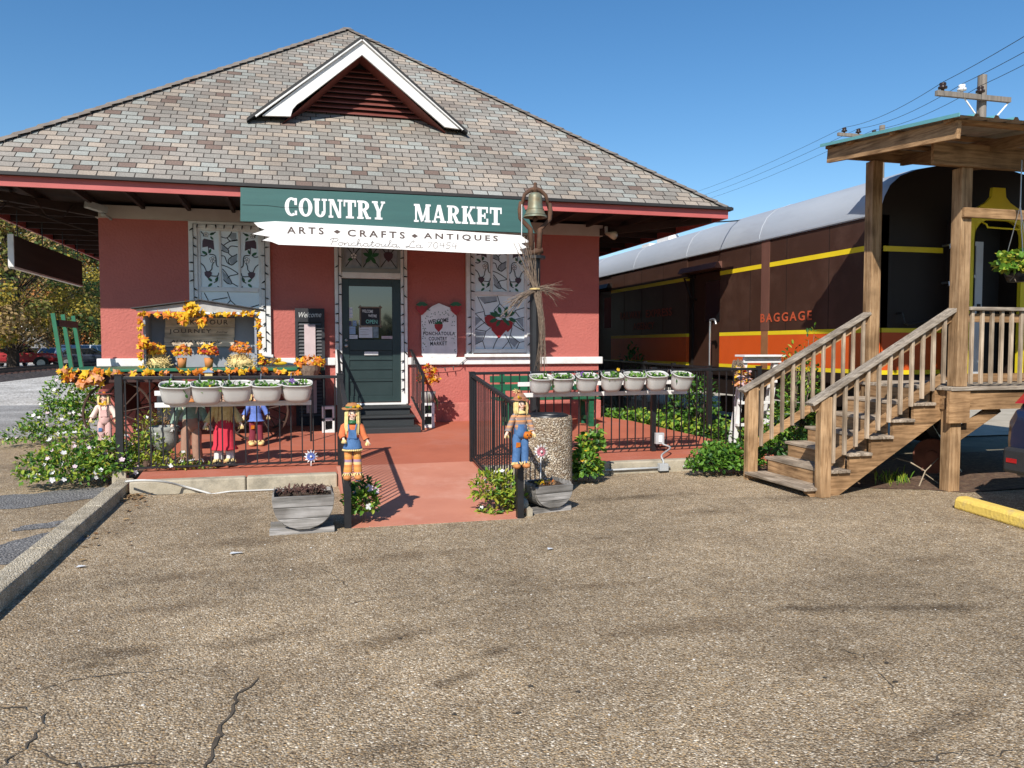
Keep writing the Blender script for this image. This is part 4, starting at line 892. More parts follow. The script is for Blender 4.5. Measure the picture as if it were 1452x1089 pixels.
# security camera, flood lights, eave speaker
c=PY(143,297,13.2)
t=thing('security_camera','grey bullet security camera at the top of the left wall corner','security camera',c)
mb=MB(); mb.bar(c+Vector((.06,.06,-.0)),c+Vector((-.17,-.14,.05)),.11,.10); mb.build('housing',PLASTIC,t,bev=.008)
mb=MB(); mb.cyl(c+Vector((.04,.05,-.07)),c+Vector((.08,.28,-.1)),.018); mb.ell(c+Vector((.03,.03,-.07)),.04,.04,.03); mb.build('bracket',PLASTIC,t)
def flood(lab,c,n,dr):
    t=thing('flood_light',lab,'flood light',c,'round bulb flood lights under the eaves'); c=Vector(c)
    mb=MB(); mb.cyl(c,c+Vector((0,.02,.12)),.03); mb.build('mount',PLASTIC,t)
    for k in range(n):
        d=(Vector(dr)+Vector((k*.9,0,0))).normalized(); b=MB(); b.tube([c,c+d*.05,c+d*.12,c+d*.19,c+d*.2],[.03,.035,.06,.075,.01],14); b.build('bulb',M('bulb_glass',(.72,.60,.45),rough=.2),t,smooth=True)
flood('pair of round flood bulbs under the left eave near the hanging board',PY(16,276,12.9),2,(-.5,-.8,-.3)); flood('round flood bulb by the right wall corner under the eave',PY(860,331,13.3),1,(.5,-.8,-.3))
# board hanging side-on under the left eave
t=thing('hanging_board','dark hanging board with a white edge under the left eave','sign',(-4.2,15.6,3.0))
mb=MB(); z0,z1=2.80,3.27; mb.box(-4.23,-4.17,13.66,17.6,z0,z1); mb.build('board',M('board_dark',(.042,.038,.030),(.026,.023,.018),scale=3,rough=.7,stretch=(1,.2,4)),t)
mb=MB(); mb.box(-4.24,-4.16,13.63,13.657,z0-.01,z1+.01); mb.box(-4.24,-4.16,13.66,17.6,z0-.03,z0-.003); mb.build('edge_trim',WHITE,t)
for y in (13.95,15.2,16.4,17.4):
    mb=MB(); mb.tube([(-4.2,y,z1),(-4.2,y,3.69)],.008,5); mb.build('hanger',LEAD,t)
# ================================================================== PORCH: railings
def railing(lab,p0,p1,zt0,zt1,zb0,zb1,nb,posts,grp='black iron railings of the porch',pw=.06,tw=.045,bal=.014,zp=None,nm='iron_railing'):
    p0=Vector((p0[0],p0[1],0));p1=Vector((p1[0],p1[1],0)); t=thing(nm,lab,'railing',(p0.x,p0.y,zb0),grp)
    P=lambda f,z0,z1: p0.lerp(p1,f)+Vector((0,0,z0+(z1-z0)*f))
    mb=MB(); mb.bar(P(0,zt0,zt1),P(1,zt0,zt1),tw,.035); mb.build('top_rail',BLACKM,t,bev=.004)
    mb=MB(); mb.bar(P(.003,zb0+.05,zb1+.05),P(.997,zb0+.05,zb1+.05),.03,.022); mb.build('bottom_rail',BLACKM,t)
    for f in posts:
        a=P(f,zb0-.03,zb1-.03); b=P(f,zt0+.03,zt1+.03); mb=MB(); mb.box(a.x-pw/2,a.x+pw/2,a.y-pw/2,a.y+pw/2,a.z,b.z); mb.box(a.x-pw/2-.006,a.x+pw/2+.006,a.y-pw/2-.006,a.y+pw/2+.006,b.z,b.z+.012); mb.build('post',BLACKM,t)
    for k in range(nb):
        f=(k+.5)/nb
        if any(abs(f-q)*(p1-p0).length<.05 for q in posts): continue
        a=P(f,zb0+.04,zb1+.04); b=P(f,zt0,zt1); mb=MB(); mb.box(a.x-bal/2,a.x+bal/2,a.y-bal/2,a.y+bal/2,a.z,b.z); mb.build('baluster',BLACKM,t)
    return t
railing('black iron railing in front of the wagon, hung with five white planters',(-1.98,9.8),(.46,9.8),1.235,1.225,.16,.16,19,(0,1),pw=.075)
railing('black iron railing sloping down the left side of the red ramp',(.46,9.72),(.385,7.08),1.20,1.03,.16,.03,21,(1,))
railing('black iron railing sloping down the right side of the red ramp',(2.06,9.70),(1.955,7.08),1.235,1.03,.16,.03,21,(0,1))
railing('black iron railing in front of the green bench, hung with seven white planters',(2.06,9.78),(6.3,10.05),1.25,1.27,.165,.17,36,(.605,1))
railing('far black railing running back beside the brown railway car',(7.05,19.2),(6.15,11.2),1.27,1.25,.2,.2,70,(0,.2,.4,.6,.8,1),bal=.012,tw=.06)
struct_b=MB(); struct_b.box(-2.06,-1.91,9.72,9.87,.0,.2); tag(struct_b.build('footing_block',CONC,loc=(-1.98,9.8,0),bev=.01),'weathered pale concrete block under the left end post of the railing','block')

# ---- white planters
def planter_mesh(t,w,h,d):
    mb=MB(); n=28
    def ringp(s,z):
        out=[]
        for k in range(n):
            a=2*math.pi*k/n; c_,s_=math.cos(a),math.sin(a); e=.66
            out.append(Vector((math.copysign(abs(c_)**e,c_)*w/2*s,math.copysign(abs(s_)**e,s_)*d/2*s,z)))
        return out
    prof=[(.0,.004),(.58,.0),(.74,.012),(.85,.05),(.91,.11),(.955,h*.7),(.985,h*.93),(1.02,h*.94),(1.02,h),(.97,h),(.95,h*.9),(.93,h*.74),(0.0,h*.74)]
    b=len(mb.v)
    for s,z in prof: mb.v.extend([p+Vector(t.location) for p in ringp(max(s,.01),z)])
    for i in range(len(prof)-1):
        for k in range(n):
            k2=(k+1)%n; mb.f.append([b+i*n+k,b+i*n+k2,b+(i+1)*n+k2,b+(i+1)*n+k]); mb.m.append(1 if i==len(prof)-2 else 0)
    o=mb.build('pot',[POTW,SOIL],t,smooth=True); o.rotation_euler.x=R(20); return o
def seedlings(t,w,d,h,n,seed):
    r0=rnd.getstate(); rnd.seed(seed); mb=MB(); L=Vector(t.location)
    for i in range(n):
        p=L+Vector((rnd.uniform(-.42,.42)*w,rnd.uniform(-.36,.36)*d,h*.78+rnd.random()*.05)); leaf(mb,p,rvec()+Vector((0,0,.4)),Vector((0,-.3,1))+rvec()*.5,rnd.uniform(.035,.065),.032,rnd.choice((0,0,1)))
    o=mb.build('foliage',[G1,G2],t); o.rotation_euler.x=R(20); rnd.setstate(r0); return o
def planter(lab,cpx,cpy_top,cpy_bot,w,grp,extra=None,seed=1,Y=9.66):
    a=PY(cpx,cpy_bot,Y-.09); z1=PY(cpx,cpy_top,Y-.09).z; h=(z1-a.z)*.95; a.z+=.035
    t=thing('hanging_planter',lab,'planter',(a.x,Y-.02,a.z),grp); planter_mesh(t,w,h,.21); seedlings(t,w,.2,h,46,seed)
    if extra:
        mb=MB(); base=Vector((a.x,Y-.05,a.z))
        if extra=='yellow':
            q=base+Vector((.045,-.10,h*.80)); flower5(mb,q,Vector((.1,-1,.4)),.055,0); mb.tube([base+Vector((.02,0,h*.8)),base+Vector((.03,-.06,h*1.04)),q],.003,4,1); mb.build('pansy',[LY,G2],t)
        elif extra=='purple':
            flower5(mb,base+Vector((-.06,-.02,h*1.02)),Vector((0,-1,.5)),.065,0); mb.build('pansy',[PURPLE,G2],t)
        elif extra=='tall':
            mb.tube([base+Vector((.1,0,h*.8)),base+Vector((.1,0,h*1.2))],.003,4,1); flower5(mb,base+Vector((.1,0,h*1.22)),Vector((0,-1,.5)),.045,0); mb.build('pansy',[LY,G2],t)
        elif extra=='trail':
            mb.tube([base+Vector((.0,-.02,h*.85)),base+Vector((.05,-.10,h*1.0)),base+Vector((.09,-.13,h*.72)),base+Vector((.12,-.13,h*.5))],.004,4,0); leaf(mb,base+Vector((.12,-.135,h*.5)),Vector((.4,0,-1)),Vector((0,-1,0)),.05,.03,0); mb.build('trailing_stem',[G2],t)
    mb=MB(); mb.tube([Vector((a.x-.08,Y+.05,z1-.03)),Vector((a.x-.08,Y+.09,1.27)),Vector((a.x-.08,Y+.16,1.27)),Vector((a.x-.08,Y+.17,1.2))],.004,5); mb.build('hook',METAL,t)
    t.rotation_euler.z=R(rnd.uniform(-5,5)); t.rotation_euler.y=R(rnd.uniform(-2.2,2.2))
    return t
g5='white planters hung on the left railing'
for lab,x,yt,yb,ex in (('leftmost white planter on the left railing, with a bare trailing stem',249,546,577,'trail'),('white planter on the left railing with one yellow pansy drooping over its rim',293,545,576,'yellow'),('middle white planter of the five on the left railing, with bushy seedlings',336,545,574,None),('white planter on the left railing between the middle one and the purple pansy one',379,544.5,573,None),('white planter on the left railing with a purple pansy',422,543.5,572.5,'purple')):
    planter(lab,x,yt,yb,.345,g5,ex,int(x))
g7='white planters hung on the right railing'
for lab,x,yt,yb,ex in (('leftmost white planter on the right railing, behind the boy scarecrow',767,535,561,'trail'),('white planter on the right railing just above the pebbled bin, with dark trailing stem',799,534.5,559.5,'trail'),('white planter on the right railing with a purple pansy',833,533.5,558.5,'purple'),('white planter on the right railing with a tall yellow flower',868.5,532.5,557.5,'tall'),('white planter on the right railing between the yellow flower one and the empty looking one',900,532,556.5,None),('empty looking white planter directly over the railing post with the outlet box',932,531,556,None),('rightmost white planter on the right railing, with leafy seedlings',967,531,556.5,None)):
    planter(lab,x,yt,yb,.292,g7,ex,int(x))
def board(lab,p,q,z):
    mb=MB(); mb.bar((p[0],p[1],z),(q[0],q[1],z),.025,.055); tag(mb.build('planter_rail',WHITE,loc=(p[0],p[1],z),bev=.003),lab,'board','white boards carrying the planters')
board('upper white board behind the five planters on the left railing',(-1.60,9.745),(.12,9.745),1.06); board('lower white board behind the five planters on the left railing',(-1.60,9.745),(.12,9.745),.925)
board('upper white board behind the seven planters on the right railing',(2.68,9.80),(5.12,9.94),1.105); board('lower white board behind the seven planters on the right railing',(2.68,9.80),(5.12,9.94),.965)

# ================================================================== scarecrow dolls
def skin_body(t,T,h,arms,legs):
    V=[(0,0,.47),(0,0,.57),(0,0,.68),(0,0,.755),(0,0,.80),(0,-.01,.87),(0,0,.93)]; rr=[.062,.055,.062,.035,.04,.068,.045]
    E_=[(0,1),(1,2),(2,3),(3,4),(4,5),(5,6)]
    for s,a in ((-1,arms[0]),(1,arms[1])):
        b=len(V); V+= [(s*.085,0,.715),a[0],a[1]]; rr+=[.03,.024,.02]; E_+=[(2,b),(b,b+1),(b+1,b+2)]
        hv=Vector(a[1]); fd=(hv-Vector(a[0])).normalized()
        for k in range(5):
            sp=Vector((s*.25,(k-2)*.16,-.05*(k-2))); f=len(V); L=.052 if k else .038
            V.append(tuple(hv+(fd+sp*.9).normalized()*L)); rr.append(.0065); E_.append((b+2,f))
    for s,a in ((-1,legs[0]),(1,legs[1])):
        b=len(V); V+=[(s*.045,0,.43),a[0],a[1]]; rr+=[.045,.036,.03]; E_+=[(0,b),(b,b+1),(b+1,b+2)]
    me=bpy.data.meshes.new('b'); me.from_pydata([tuple(Vector(p)*h) for p in V],E_,[])
    o=bpy.data.objects.new('b',me); col.objects.link(o); sk=o.modifiers.new('s','SKIN'); 
    if not me.skin_vertices: me.attributes
    bm=bmesh.new(); bm.from_mesh(me); ly=bm.verts.layers.skin.verify()
    for i,v in enumerate(bm.verts): v[ly].radius=(rr[i]*h,rr[i]*h); v[ly].use_root=(i==0)
    bm.to_mesh(me); bm.free()
    o.modifiers.new('u','SUBSURF').levels=1; dg=bpy.context.evaluated_depsgraph_get(); dg.update()
    m2=bpy.data.meshes.new_from_object(o.evaluated_get(dg)); bpy.data.objects.remove(o)
    mb=MB(); mb.add([T(v.co/h) for v in m2.vertices],[tuple(p.vertices) for p in m2.polygons]); mb.build('body',SKIN,t,smooth=True)
def scarecrow(lab,base,h,rot,S):
    base=Vector(base); t=thing('scarecrow',lab,'scarecrow',base,'scarecrow dolls of the autumn display')
    Rz=Matrix.Rotation(rot,3,'Z'); T=lambda p: base+Rz@(Vector((p[0]*1.06,p[1],p[2]))*h)
    arms=S.get('arms',[((-.15,-.01,.60),(-.19,-.06,.50)),((.15,-.01,.60),(.19,-.06,.50))]); legs=[((-.055,0,.24),(-.062,0,.06)),((.055,0,.24),(.062,0,.06))]
    skin_body(t,T,h,arms,legs)
    def B(name,fn,mats,sm=True):
        mb=MB(); fn(mb); j=.0085 if name in ('shirt','trousers','skirt','hat','stocking') else .004 if name in ('bib','neckerchief','patch') else 0
        if j: mb.v=[v+Vector((math.sin(v.z*95+v.x*40+v.y*30)*j*.5+rnd.uniform(-1,1)*j*.5,math.sin(v.z*80+v.x*120)*j*.6+rnd.uniform(-1,1)*j*.5,rnd.uniform(-1,1)*j*.7)) for v in mb.v]
        mb.v=[T(v) for v in mb.v]; return mb.build(name,mats,t,smooth=sm)
    def shirt(mb):
        mb.lathe([(.075,.50),(.082,.56),(.082,.64),(.088,.70),(.066,.745),(.036,.765)],(0,0,0),18,0,1,.8)
        for s,a in ((-1,arms[0]),(1,arms[1])): mb.tube([(s*.06,0,.725),(s*.10,0,.70),a[0],Vector(a[0]).lerp(Vector(a[1]),.7)],[.04,.043,.039,.042],10,0,False)
    B('shirt',shirt,S['shirt'])
    if 'pants' in S:
        def pants(mb):
            mb.lathe([(.082,S.get('waist',.56)),(.088,.52),(.088,.46),(.06,.41),(.01,.40)],(0,0,0),18,0,1,.85)
            for a in legs: x=a[0][0]; mb.tube([(x*.8,0,.46),(x,0,.40),(a[0][0],-.01,.24),(a[1][0],0,.10),(a[1][0],0,.075)],[.045,.055,.05,.05,.056],12,0,False)
        B('trousers',pants,S['pants'])
    if 'bib' in S:
        def bib(mb):
            mb.prism([(-.05,.55),(.05,.55),(.045,.665),(-.045,.665)],-.078,-.070); 
            for s in (-1,1): mb.tube([(s*.04,-.076,.66),(s*.05,-.06,.735),(s*.05,.0,.765),(s*.045,.06,.72)],.009,6)
        B('bib',bib,S['bib'],False)
    if 'skirt' in S:
        z0=S.get('hem',.33); B('skirt',lambda mb: mb.lathe([(.08,.56),(.088,.53),(.095,.50),(.106,.46),(.115,.42),(.12,z0+.06) if z0<.35 else (.117,z0+.012),(S.get('flare',.13),z0+.01),(S.get('flare',.13)-.004,z0)]+[(.1,z0+.03)],(0,0,0),26,0,1,.8),S['skirt'])
        if 'lace' in S:
            def lace(mb):
                f=S.get('flare',.13)
                for k in range(26):
                    a=2*math.pi*k/26; mb.ell((f*math.cos(a)*.98,f*.8*math.sin(a)*.98,z0-.004),.018,.018,.014,6,4)
            B('lace_hem',lace,S['lace'])
    if 'stock' in S:
        B('stocking',lambda mb:[mb.tube([(a[0][0],0,.42),(a[0][0],0,.24),(a[1][0],0,.09)],[.048,.047,.05],12,0,False) for a in legs],S['stock'])
    if 'patch' in S: B('patch',lambda mb: mb.prism([(-.085,.29),(-.03,.30),(-.025,.355),(-.08,.36)],-.066,-.058),S['patch'],False)
    B('boot',lambda mb:[mb.ell((a[1][0]*1.1,-.035,.035),.052,.075,.038,14,8) for a in legs],S.get('boot',TERRA))
    def tuft(mb,c,r,n,l,dn=-1):
        for k in range(n):
            a=2*math.pi*rnd.random(); d=Vector((math.cos(a),math.sin(a),0)); mb.tube([Vector(c)+d*r*.7,Vector(c)+d*r*1.25+Vector((0,0,dn*l*.5)),Vector(c)+d*r*1.5+Vector((0,0,dn*l))],[.005,.006,.002],4)
    if S.get('cuffs',1):
        def cuffs(mb):
            for a in legs: tuft(mb,(a[1][0],-.01,.10),.045,26,.05)
            for a in arms: tuft(mb,a[1],.022,16,.045)
        B('straw_cuff',cuffs,S.get('cuffm',STRAW),False)
    # face
    def face(mb):
        for s in (-1,1): mb.ell((s*.026,-.074,.885),.009,.004,.011,8,6,0)
        mb.add([(-.009,-.077,.872),(.009,-.077,.872),(.0,-.086,.855)],[(0,1,2)],1)
        mb.tube([(-.028,-.070,.842),(-.012,-.075,.835),(.012,-.075,.835),(.028,-.070,.842)],.0028,5,2)
        for s in (-1,1): mb.ell((s*.042,-.062,.855),.013,.005,.011,8,6,3)
    B('face',face,[LEAD,LO,BERRY,LP])
    def hair(mb):
        n=S.get('nhair',60)
        for k in range(n):
            a=R(-60+300*(k/n)) ; x,y=math.cos(a),math.sin(a); 
            if y<-.75: continue
            l=S.get('hairlen',.2)*rnd.uniform(.7,1.12); w=rnd.uniform(.9,1.12)
            mb.tube([(x*.058,y*.05,.935),(x*.082*w,y*.07*w,.89),(x*.088*w,y*.075*w-.01,.88-l*.6),(x*.085*w,y*.075*w-.015,.88-l)],[.006,.008,.007,.004],4)
    B('hair',hair,STRAW,False)
    ht=S.get('hat')
    if ht:
        def hat(mb):
            if ht=='floppy': mb.lathe([(.0,1.015),(.05,1.01),(.078,.985),(.086,.95),(.115,.95),(.135,.935),(.13,.93),(.085,.942)],(0,.015,0),20,0,1,.85)
            elif ht=='peak': mb.lathe([(.125,.93),(.12,.94),(.083,.95),(.07,.98),(.045,1.02),(.025,1.045)],(0,.015,0),18,0,1,.85); mb.tube([(0,.005,1.03),(-.02,.005,1.05),(-.06,.0,1.055)],[.027,.022,.008],10)
            else: mb.lathe([(.13,.935),(.125,.943),(.078,.95),(.074,1.015),(.0,1.02)],(0,.01,0),20,0,1,.9)
        H_=B('hat',hat,S['hatm'])
        def band(mb): mb.lathe([(.088,.952),(.088,.968),(.080,.972)] if ht!='top' else [(.081,.95),(.081,.977),(.075,.977)],(0,.012,0),20)
        m_=MB(); band(m_); m_.v=[T(v) for v in m_.v]; m_.build('hat_band',S.get('bandm',ARTG),H_,smooth=True)
        if S.get('flower'):
            m_=MB(); 
            for k in range(S.get('nfl',2)): maple(m_,Vector((.02+.05*k if S['flower']>0 else -.03-.03*k,-.085,.965+.012*(k%2))),rvec(),Vector((.1,-1,.2)),.055,0)
            m_.v=[T(v) for v in m_.v]; m_.build('hat_flower',S.get('flm',LY),H_)
    if ht=='peak': 
        def tf(mb):
            for k in range(16): d=rvec(); mb.tube([(-.05,0,1.05),(-.07+d.x*.05,d.y*.05,1.05+d.z*.04)],.004,4)
        B('straw_tuft',tf,STRAW,False)
    if 'scarf' in S: B('neckerchief',lambda mb: mb.lathe([(.03,.79),(.06,.775),(.075,.745),(.045,.75)],(0,-.01,0),16,0,1,.9),S['scarf'])
    if 'leafneck' in S:
        def ln(mb):
            for k in range(5): maple(mb,Vector((rnd.uniform(-.05,.05),-.09,.77+rnd.uniform(-.02,.03))),rvec(),Vector((0,-1,.2)),.055,0)
        B('leaf_bow',ln,S['leafneck'],False)
    return t
PLAID=plaid_mat('plaid_orange',[(.60,.22,.06),(.70,.48,.22),(.35,.22,.30),(.62,.24,.05),(.62,.30,.08)],9)
OSH=M('shirt_orange',(.62,.17,.06),(.50,.12,.045),scale=30,rough=.9)
PLB=plaid_mat('plaid_brown',[(.30,.18,.13),(.55,.25,.10),(.24,.20,.20)],22)
PINKC=M('cloth_pale_pink',(.66,.42,.38),(.58,.34,.31),scale=25,rough=.9); GRC=M('cloth_sage',(.22,.30,.23),(.15,.22,.17),scale=25,rough=.9); BRC=M('cloth_brown',(.34,.20,.14),(.28,.16,.11),scale=12,rough=.9)
REDC=M('cloth_red',(.58,.035,.06),(.48,.028,.05),scale=12,rough=.9); BLUC=M('cloth_blue',(.13,.20,.52),(.10,.16,.42),scale=18,rough=.9); WHC=M('cloth_white',(.72,.70,.66),rough=.9); MAR=M('cloth_maroon',(.22,.03,.05),rough=.9); BLK=M('boot_black',(.02,.018,.017),rough=.5)
FLOP=M('hat_orange',(.42,.15,.06),(.32,.17,.06),scale=18,rough=.9); HATB=M('hat_brown',(.40,.14,.06),(.28,.14,.09),scale=20,rough=.9); HATR=M('hat_dark_red',(.25,.06,.05),(.16,.04,.035),scale=14,rough=.9)
scarecrow('girl scarecrow with long straw hair and orange floppy hat tied to the left ramp post',(.425,6.95,.445),.655,R(-4),dict(shirt=OSH,skirt=DENIM,hem=.40,flare=.115,lace=STRAW,stock=PLAID,hat='floppy',hatm=FLOP,bandm=ARTG,flower=1,hairlen=.26,nhair=80,bib=DENIM,scarf=ARTG,arms=[((-.13,-.03,.60),(-.10,-.09,.54)),((.13,-.01,.60),(.185,-.06,.50))]))
scarecrow('boy scarecrow in blue patched denim trousers and peaked hat tied to the right ramp post',(1.925,6.95,.487),.665,R(8),dict(shirt=PLB,pants=DENIM,waist=.60,patch=LO,hat='peak',hatm=HATB,bandm=HATB,flower=-1,hairlen=.14,scarf=STRAW,arms=[((-.15,-.01,.59),(-.215,-.05,.47)),((.14,-.01,.58),(.155,-.07,.47))]))
scarecrow('pale pink scarecrow with dark red hat standing in the flowers outside the railing',(*PY(149,624,10.2)[:2],.40),.68,R(0),dict(shirt=M('cloth_cream_pink',(.74,.58,.50),(.66,.50,.43),scale=25,rough=.9),pants=PINKC,bib=PINKC,patch=DENIM,hat='top',hatm=HATR,bandm=BLK,hairlen=.12,leafneck=LY,boot=PINKC,flower=1,nfl=1,flm=LO))
scarecrow('scarecrow in sage green shirt and brown trousers behind the left planters',(-1.26,10.05,.17),1.02,R(0),dict(shirt=GRC,pants=BRC,hat='top',hatm=HATR,hairlen=.1,scarf=TERRA,boot=BLK,cuffm=WHC,arms=[((-.15,0,.58),(-.19,-.03,.46)),((.14,0,.58),(.205,-.05,.46))]))
scarecrow('scarecrow in bright red skirt and white stockings behind the left planters',(-.885,9.98,.17),.98,R(0),dict(shirt=STRAW,skirt=REDC,hem=.20,flare=.15,stock=WHC,hat='floppy',hatm=STRAW,bandm=PETP,hairlen=.32,nhair=90,boot=BLK,flower=1,flm=PETP))
scarecrow('scarecrow in blue tunic and maroon leggings by the wagon wheel',(-.60,11.45,.225),.80,R(6),dict(shirt=BLUC,skirt=BLUC,hem=.42,flare=.135,stock=MAR,hat='floppy',hatm=PETP,bandm=PETP,hairlen=.1,boot=STRAW,patch=LO,scarf=LP))
c=PY(748,617,6.92); t=thing('toy_pumpkin','tiny orange pumpkin face held by the boy scarecrow','toy pumpkin',c)
mb=MB(); 
for k in range(7):
    a=2*math.pi*k/7; mb.ell(c+Vector((math.cos(a)*.016,math.sin(a)*.016,0)),.03,.03,.034,10,8)
mb.build('body',LO,t,smooth=True); mb=MB(); mb.cyl(c+Vector((0,0,.03)),c+Vector((.005,0,.055)),.006,.004,6); mb.build('stem',ARTG,t)
mb=MB()
for x,z in ((-.014,.008),(.014,.008),(0,-.012)): mb.add([c+Vector((x-.009,-.048,z-.006)),c+Vector((x+.009,-.048,z-.006)),c+Vector((x,-.048,z+.01))],[(0,1,2)])
mb.build('face',LEAD,t)

# ================================================================== baggage wagon with the autumn display
t=thing('baggage_wagon','long green railway baggage wagon with spoked iron wheels decked with autumn leaves','wagon',(-1.4,12.2,.25))
WRUST=M('wheel_rust',(.085,.045,.03),(.05,.028,.02),scale=12,rough=.8)
WX0,WX1,WY0,WY1=-3.14,.33,11.78,13.30
mb=MB(); mb.box(WX0,WX1,WY0,WY1,1.245,1.285); mb.build('deck',CARTG,t,bev=.006)
mb=MB(); 
for y in (WY0+.03,WY1-.09): mb.box(WX0+.05,WX1-.05,y,y+.07,1.10,1.243)
for x in (WX0+.1,-2.0,-1.0,WX1-.2): mb.box(x,x+.08,WY0+.101,WY1-.091,1.12,1.243)
mb.build('chassis',CARTB,t)
for x,rr in ((-2.42,.43),(-.60,.42)):
    for y in (WY0+.10,WY1-.10):
        w=MB(); zc=.25+rr; n=32
        w.tube([(x+rr*math.cos(2*math.pi*k/n),y,zc+rr*math.sin(2*math.pi*k/n)) for k in range(n+1)],.016,6); w.cyl((x,y-.06,zc),(x,y+.06,zc),.055)
        for k in range(10):
            a=2*math.pi*k/10+.2; w.tube([(x+.05*math.cos(a),y,zc+.05*math.sin(a)),(x+rr*math.cos(a),y,zc+rr*math.sin(a))],.010,5)
        w.build('wheel',WRUST,t)
    mb=MB(); mb.cyl((x,WY0+.15,.25+rr),(x,WY1-.15,.25+rr),.025); mb.box(x-.06,x+.06,WY0+.2,WY1-.2,.25+rr,1.10); mb.build('axle',CARTB,t)
for i,y in enumerate((WY0+.06,12.3,12.82)):
    mb=MB(); mb.bar((WX0+.06,y,1.285),(WX0-.03,y,2.03),.05,.05,(0,1,0)); mb.build('stake',CARTG,t)
mb=MB(); mb.bar((WX0+.02,WY0+.09,1.90),(WX0+.02,12.79,1.90),.03,.09); mb.build('stake_bar',CARTB,t)
# hut with the sign
t=thing('display_hut','small grey open fronted wooden hut with a low pitched roof standing on the wagon','display stand',(-1.33,12.2,1.287))
hx0,hx1,hy0,hy1=-2.10,-.60,12.0,12.5
mb=MB(); mb.box(hx0+.03,hx1-.03,hy1-.02,hy1,1.287,2.06); mb.build('back',HUTG,t)
mb=MB(); mb.box(hx0,hx0+.03,hy0,hy1,1.287,2.06); mb.build('side',HUTG,t); mb=MB(); mb.box(hx1-.03,hx1,hy0,hy1,1.287,2.06); mb.build('side',HUTG,t)
mx_=(hx0+hx1)/2+.0
mb=MB(); mb.prism([(hx0-.08,2.075),(hx1+.05,2.075),(hx1+.05,2.10),(mx_,2.22),(hx0-.08,2.10)],hy0-.02,hy0+.01); mb.build('gable',HUTR,t)
mb=MB()
for s,x in ((0,hx0-.14),(1,hx1+.10)): mb.add([(x,hy0-.08,2.105),(mx_,hy0-.08,2.235),(mx_,hy1+.05,2.235),(x,hy1+.05,2.105),(x,hy0-.08,2.118),(mx_,hy0-.08,2.248),(mx_,hy1+.05,2.248),(x,hy1+.05,2.118)],[(0,3,2,1),(4,5,6,7),(0,1,5,4),(2,3,7,6),(0,4,7,3)])
mb.build('roof',M('hut_felt',(.06,.06,.06),rough=.9),t)
t=thing('journey_sign','beige plank sign with dark words JOURNEY inside the small grey hut','sign',(-1.3,12.45,1.7))
Yj=12.44; a=PY(233,492,Yj);b=PY(333,451,Yj)
for i in range(3):
    z0=a.z+(b.z-a.z)*i/3; mb=MB(); mb.box(a.x+.01*i,b.x-.008*(2-i),Yj,Yj+.02,z0+.004,z0+(b.z-a.z)/3); mb.build('plank',BEIGEB,t)
mb=MB(); H3=(b.z-a.z)/3; W=b.x-a.x
text(mb,'MAKE YOUR',(a.x+.18*W,Yj-.003,a.z+2.3*H3),(a.x+.9*W,Yj-.003,a.z+2.32*H3),H3*.5,spacing=1.25); text(mb,'JOURNEY',(a.x+.07*W,Yj-.003,a.z+1.3*H3),(a.x+.66*W,Yj-.003,a.z+1.32*H3),H3*.52,spacing=1.25)
text(mb,'being',(a.x+.73*W,Yj-.003,a.z+1.42*H3),(a.x+.9*W,Yj-.003,a.z+1.42*H3),H3*.22,shear=.4); text(mb,'ALWAYS magic',(a.x+.08*W,Yj-.003,a.z+.3*H3),(a.x+.8*W,Yj-.003,a.z+.3*H3),H3*.42,shear=.2); mb.build('lettering',BROWNL,t)

def gar(lab,paths,step,s,mats,spread=.05,per=2,clusters=()):
    mb=MB(); p0=Vector(paths[0][0])
    for p in paths: garland(mb,p,step,s,len(mats),spread,per)
    for c,r,n in clusters:
        for k in range(n): maple(mb,Vector(c)+rvec()*r*rnd.random()**.5,rvec(),Vector((-.3,-1,.5))+rvec()*.6,s*rnd.uniform(.8,1.4),rnd.choice(range(len(mats))[-3:]) )
    return tag(mb.build('leaf_garland',mats,loc=tuple(p0)),lab,'garland','autumn leaf garlands of the display')
gar('yellow and orange leaf garland framing the small grey hut',[[(hx0-.03,hy0-.05,1.30),(hx0-.03,hy0-.05,2.05)],[(hx0-.05,hy0-.06,2.04),(hx1+.02,hy0-.06,2.04)],[(hx1+.03,hy0-.05,2.02),(hx1+.06,hy0-.05,1.32)]],.06,.085,[LY,LY,LO],.04,3,
  ((PY(270,437,11.9),.11,34),(PY(258,453,11.9),.07,14),(PY(286,457,11.9),.07,14),(PY(205,487,11.9),.08,14)))
gar('orange and yellow leaf garland along the front edge of the wagon deck',[[(WX0+.05,WY0-.05,1.26),(-2.2,WY0-.05,1.23),(-1.3,WY0-.05,1.25),(-.5,WY0-.05,1.26),(.22,WY0-.05,1.20)]],.075,.10,[LY,LO,LY,LO,LY,LP],.045,2,
  ((PY(95,530,11.75),.10,20),(PY(120,540,11.75),.10,22),(PY(140,535,11.75),.09,14)))
def bouquet(lab,px,py,r,mats,pot,Y=12.05,h=.14):
    c=PY(px,py,Y); c.z=1.287+h
    t=bush('silk_bouquet',lab,c,[(0,0,r*.7,r,r*.8,r*.75)],40,.05,[LO,LY],60,mats,.06,'flowers','silk bouquets on the wagon',stem=False,fkind='maple',aspect=.7)
    mb=MB()
    if pot=='pot': mb.lathe([(.0,0),(.05,0),(.065,h),(.06,h),(.0,h-.02)],(c.x,c.y,1.287),16); mb.build('pot',TERRA,t,smooth=True)
    else:
        for k in range(160): a=rvec(); q=Vector((c.x+a.x*.16,c.y+a.y*.1,1.30+abs(a.z)*h)); d=rvec()*.08; mb.tube([q-d,q+d],.004,4)
        mb.ell((c.x,c.y,1.287+h*.45),.16,.11,h*.5,12,8); mb.build('straw_bale',STRAW,t)
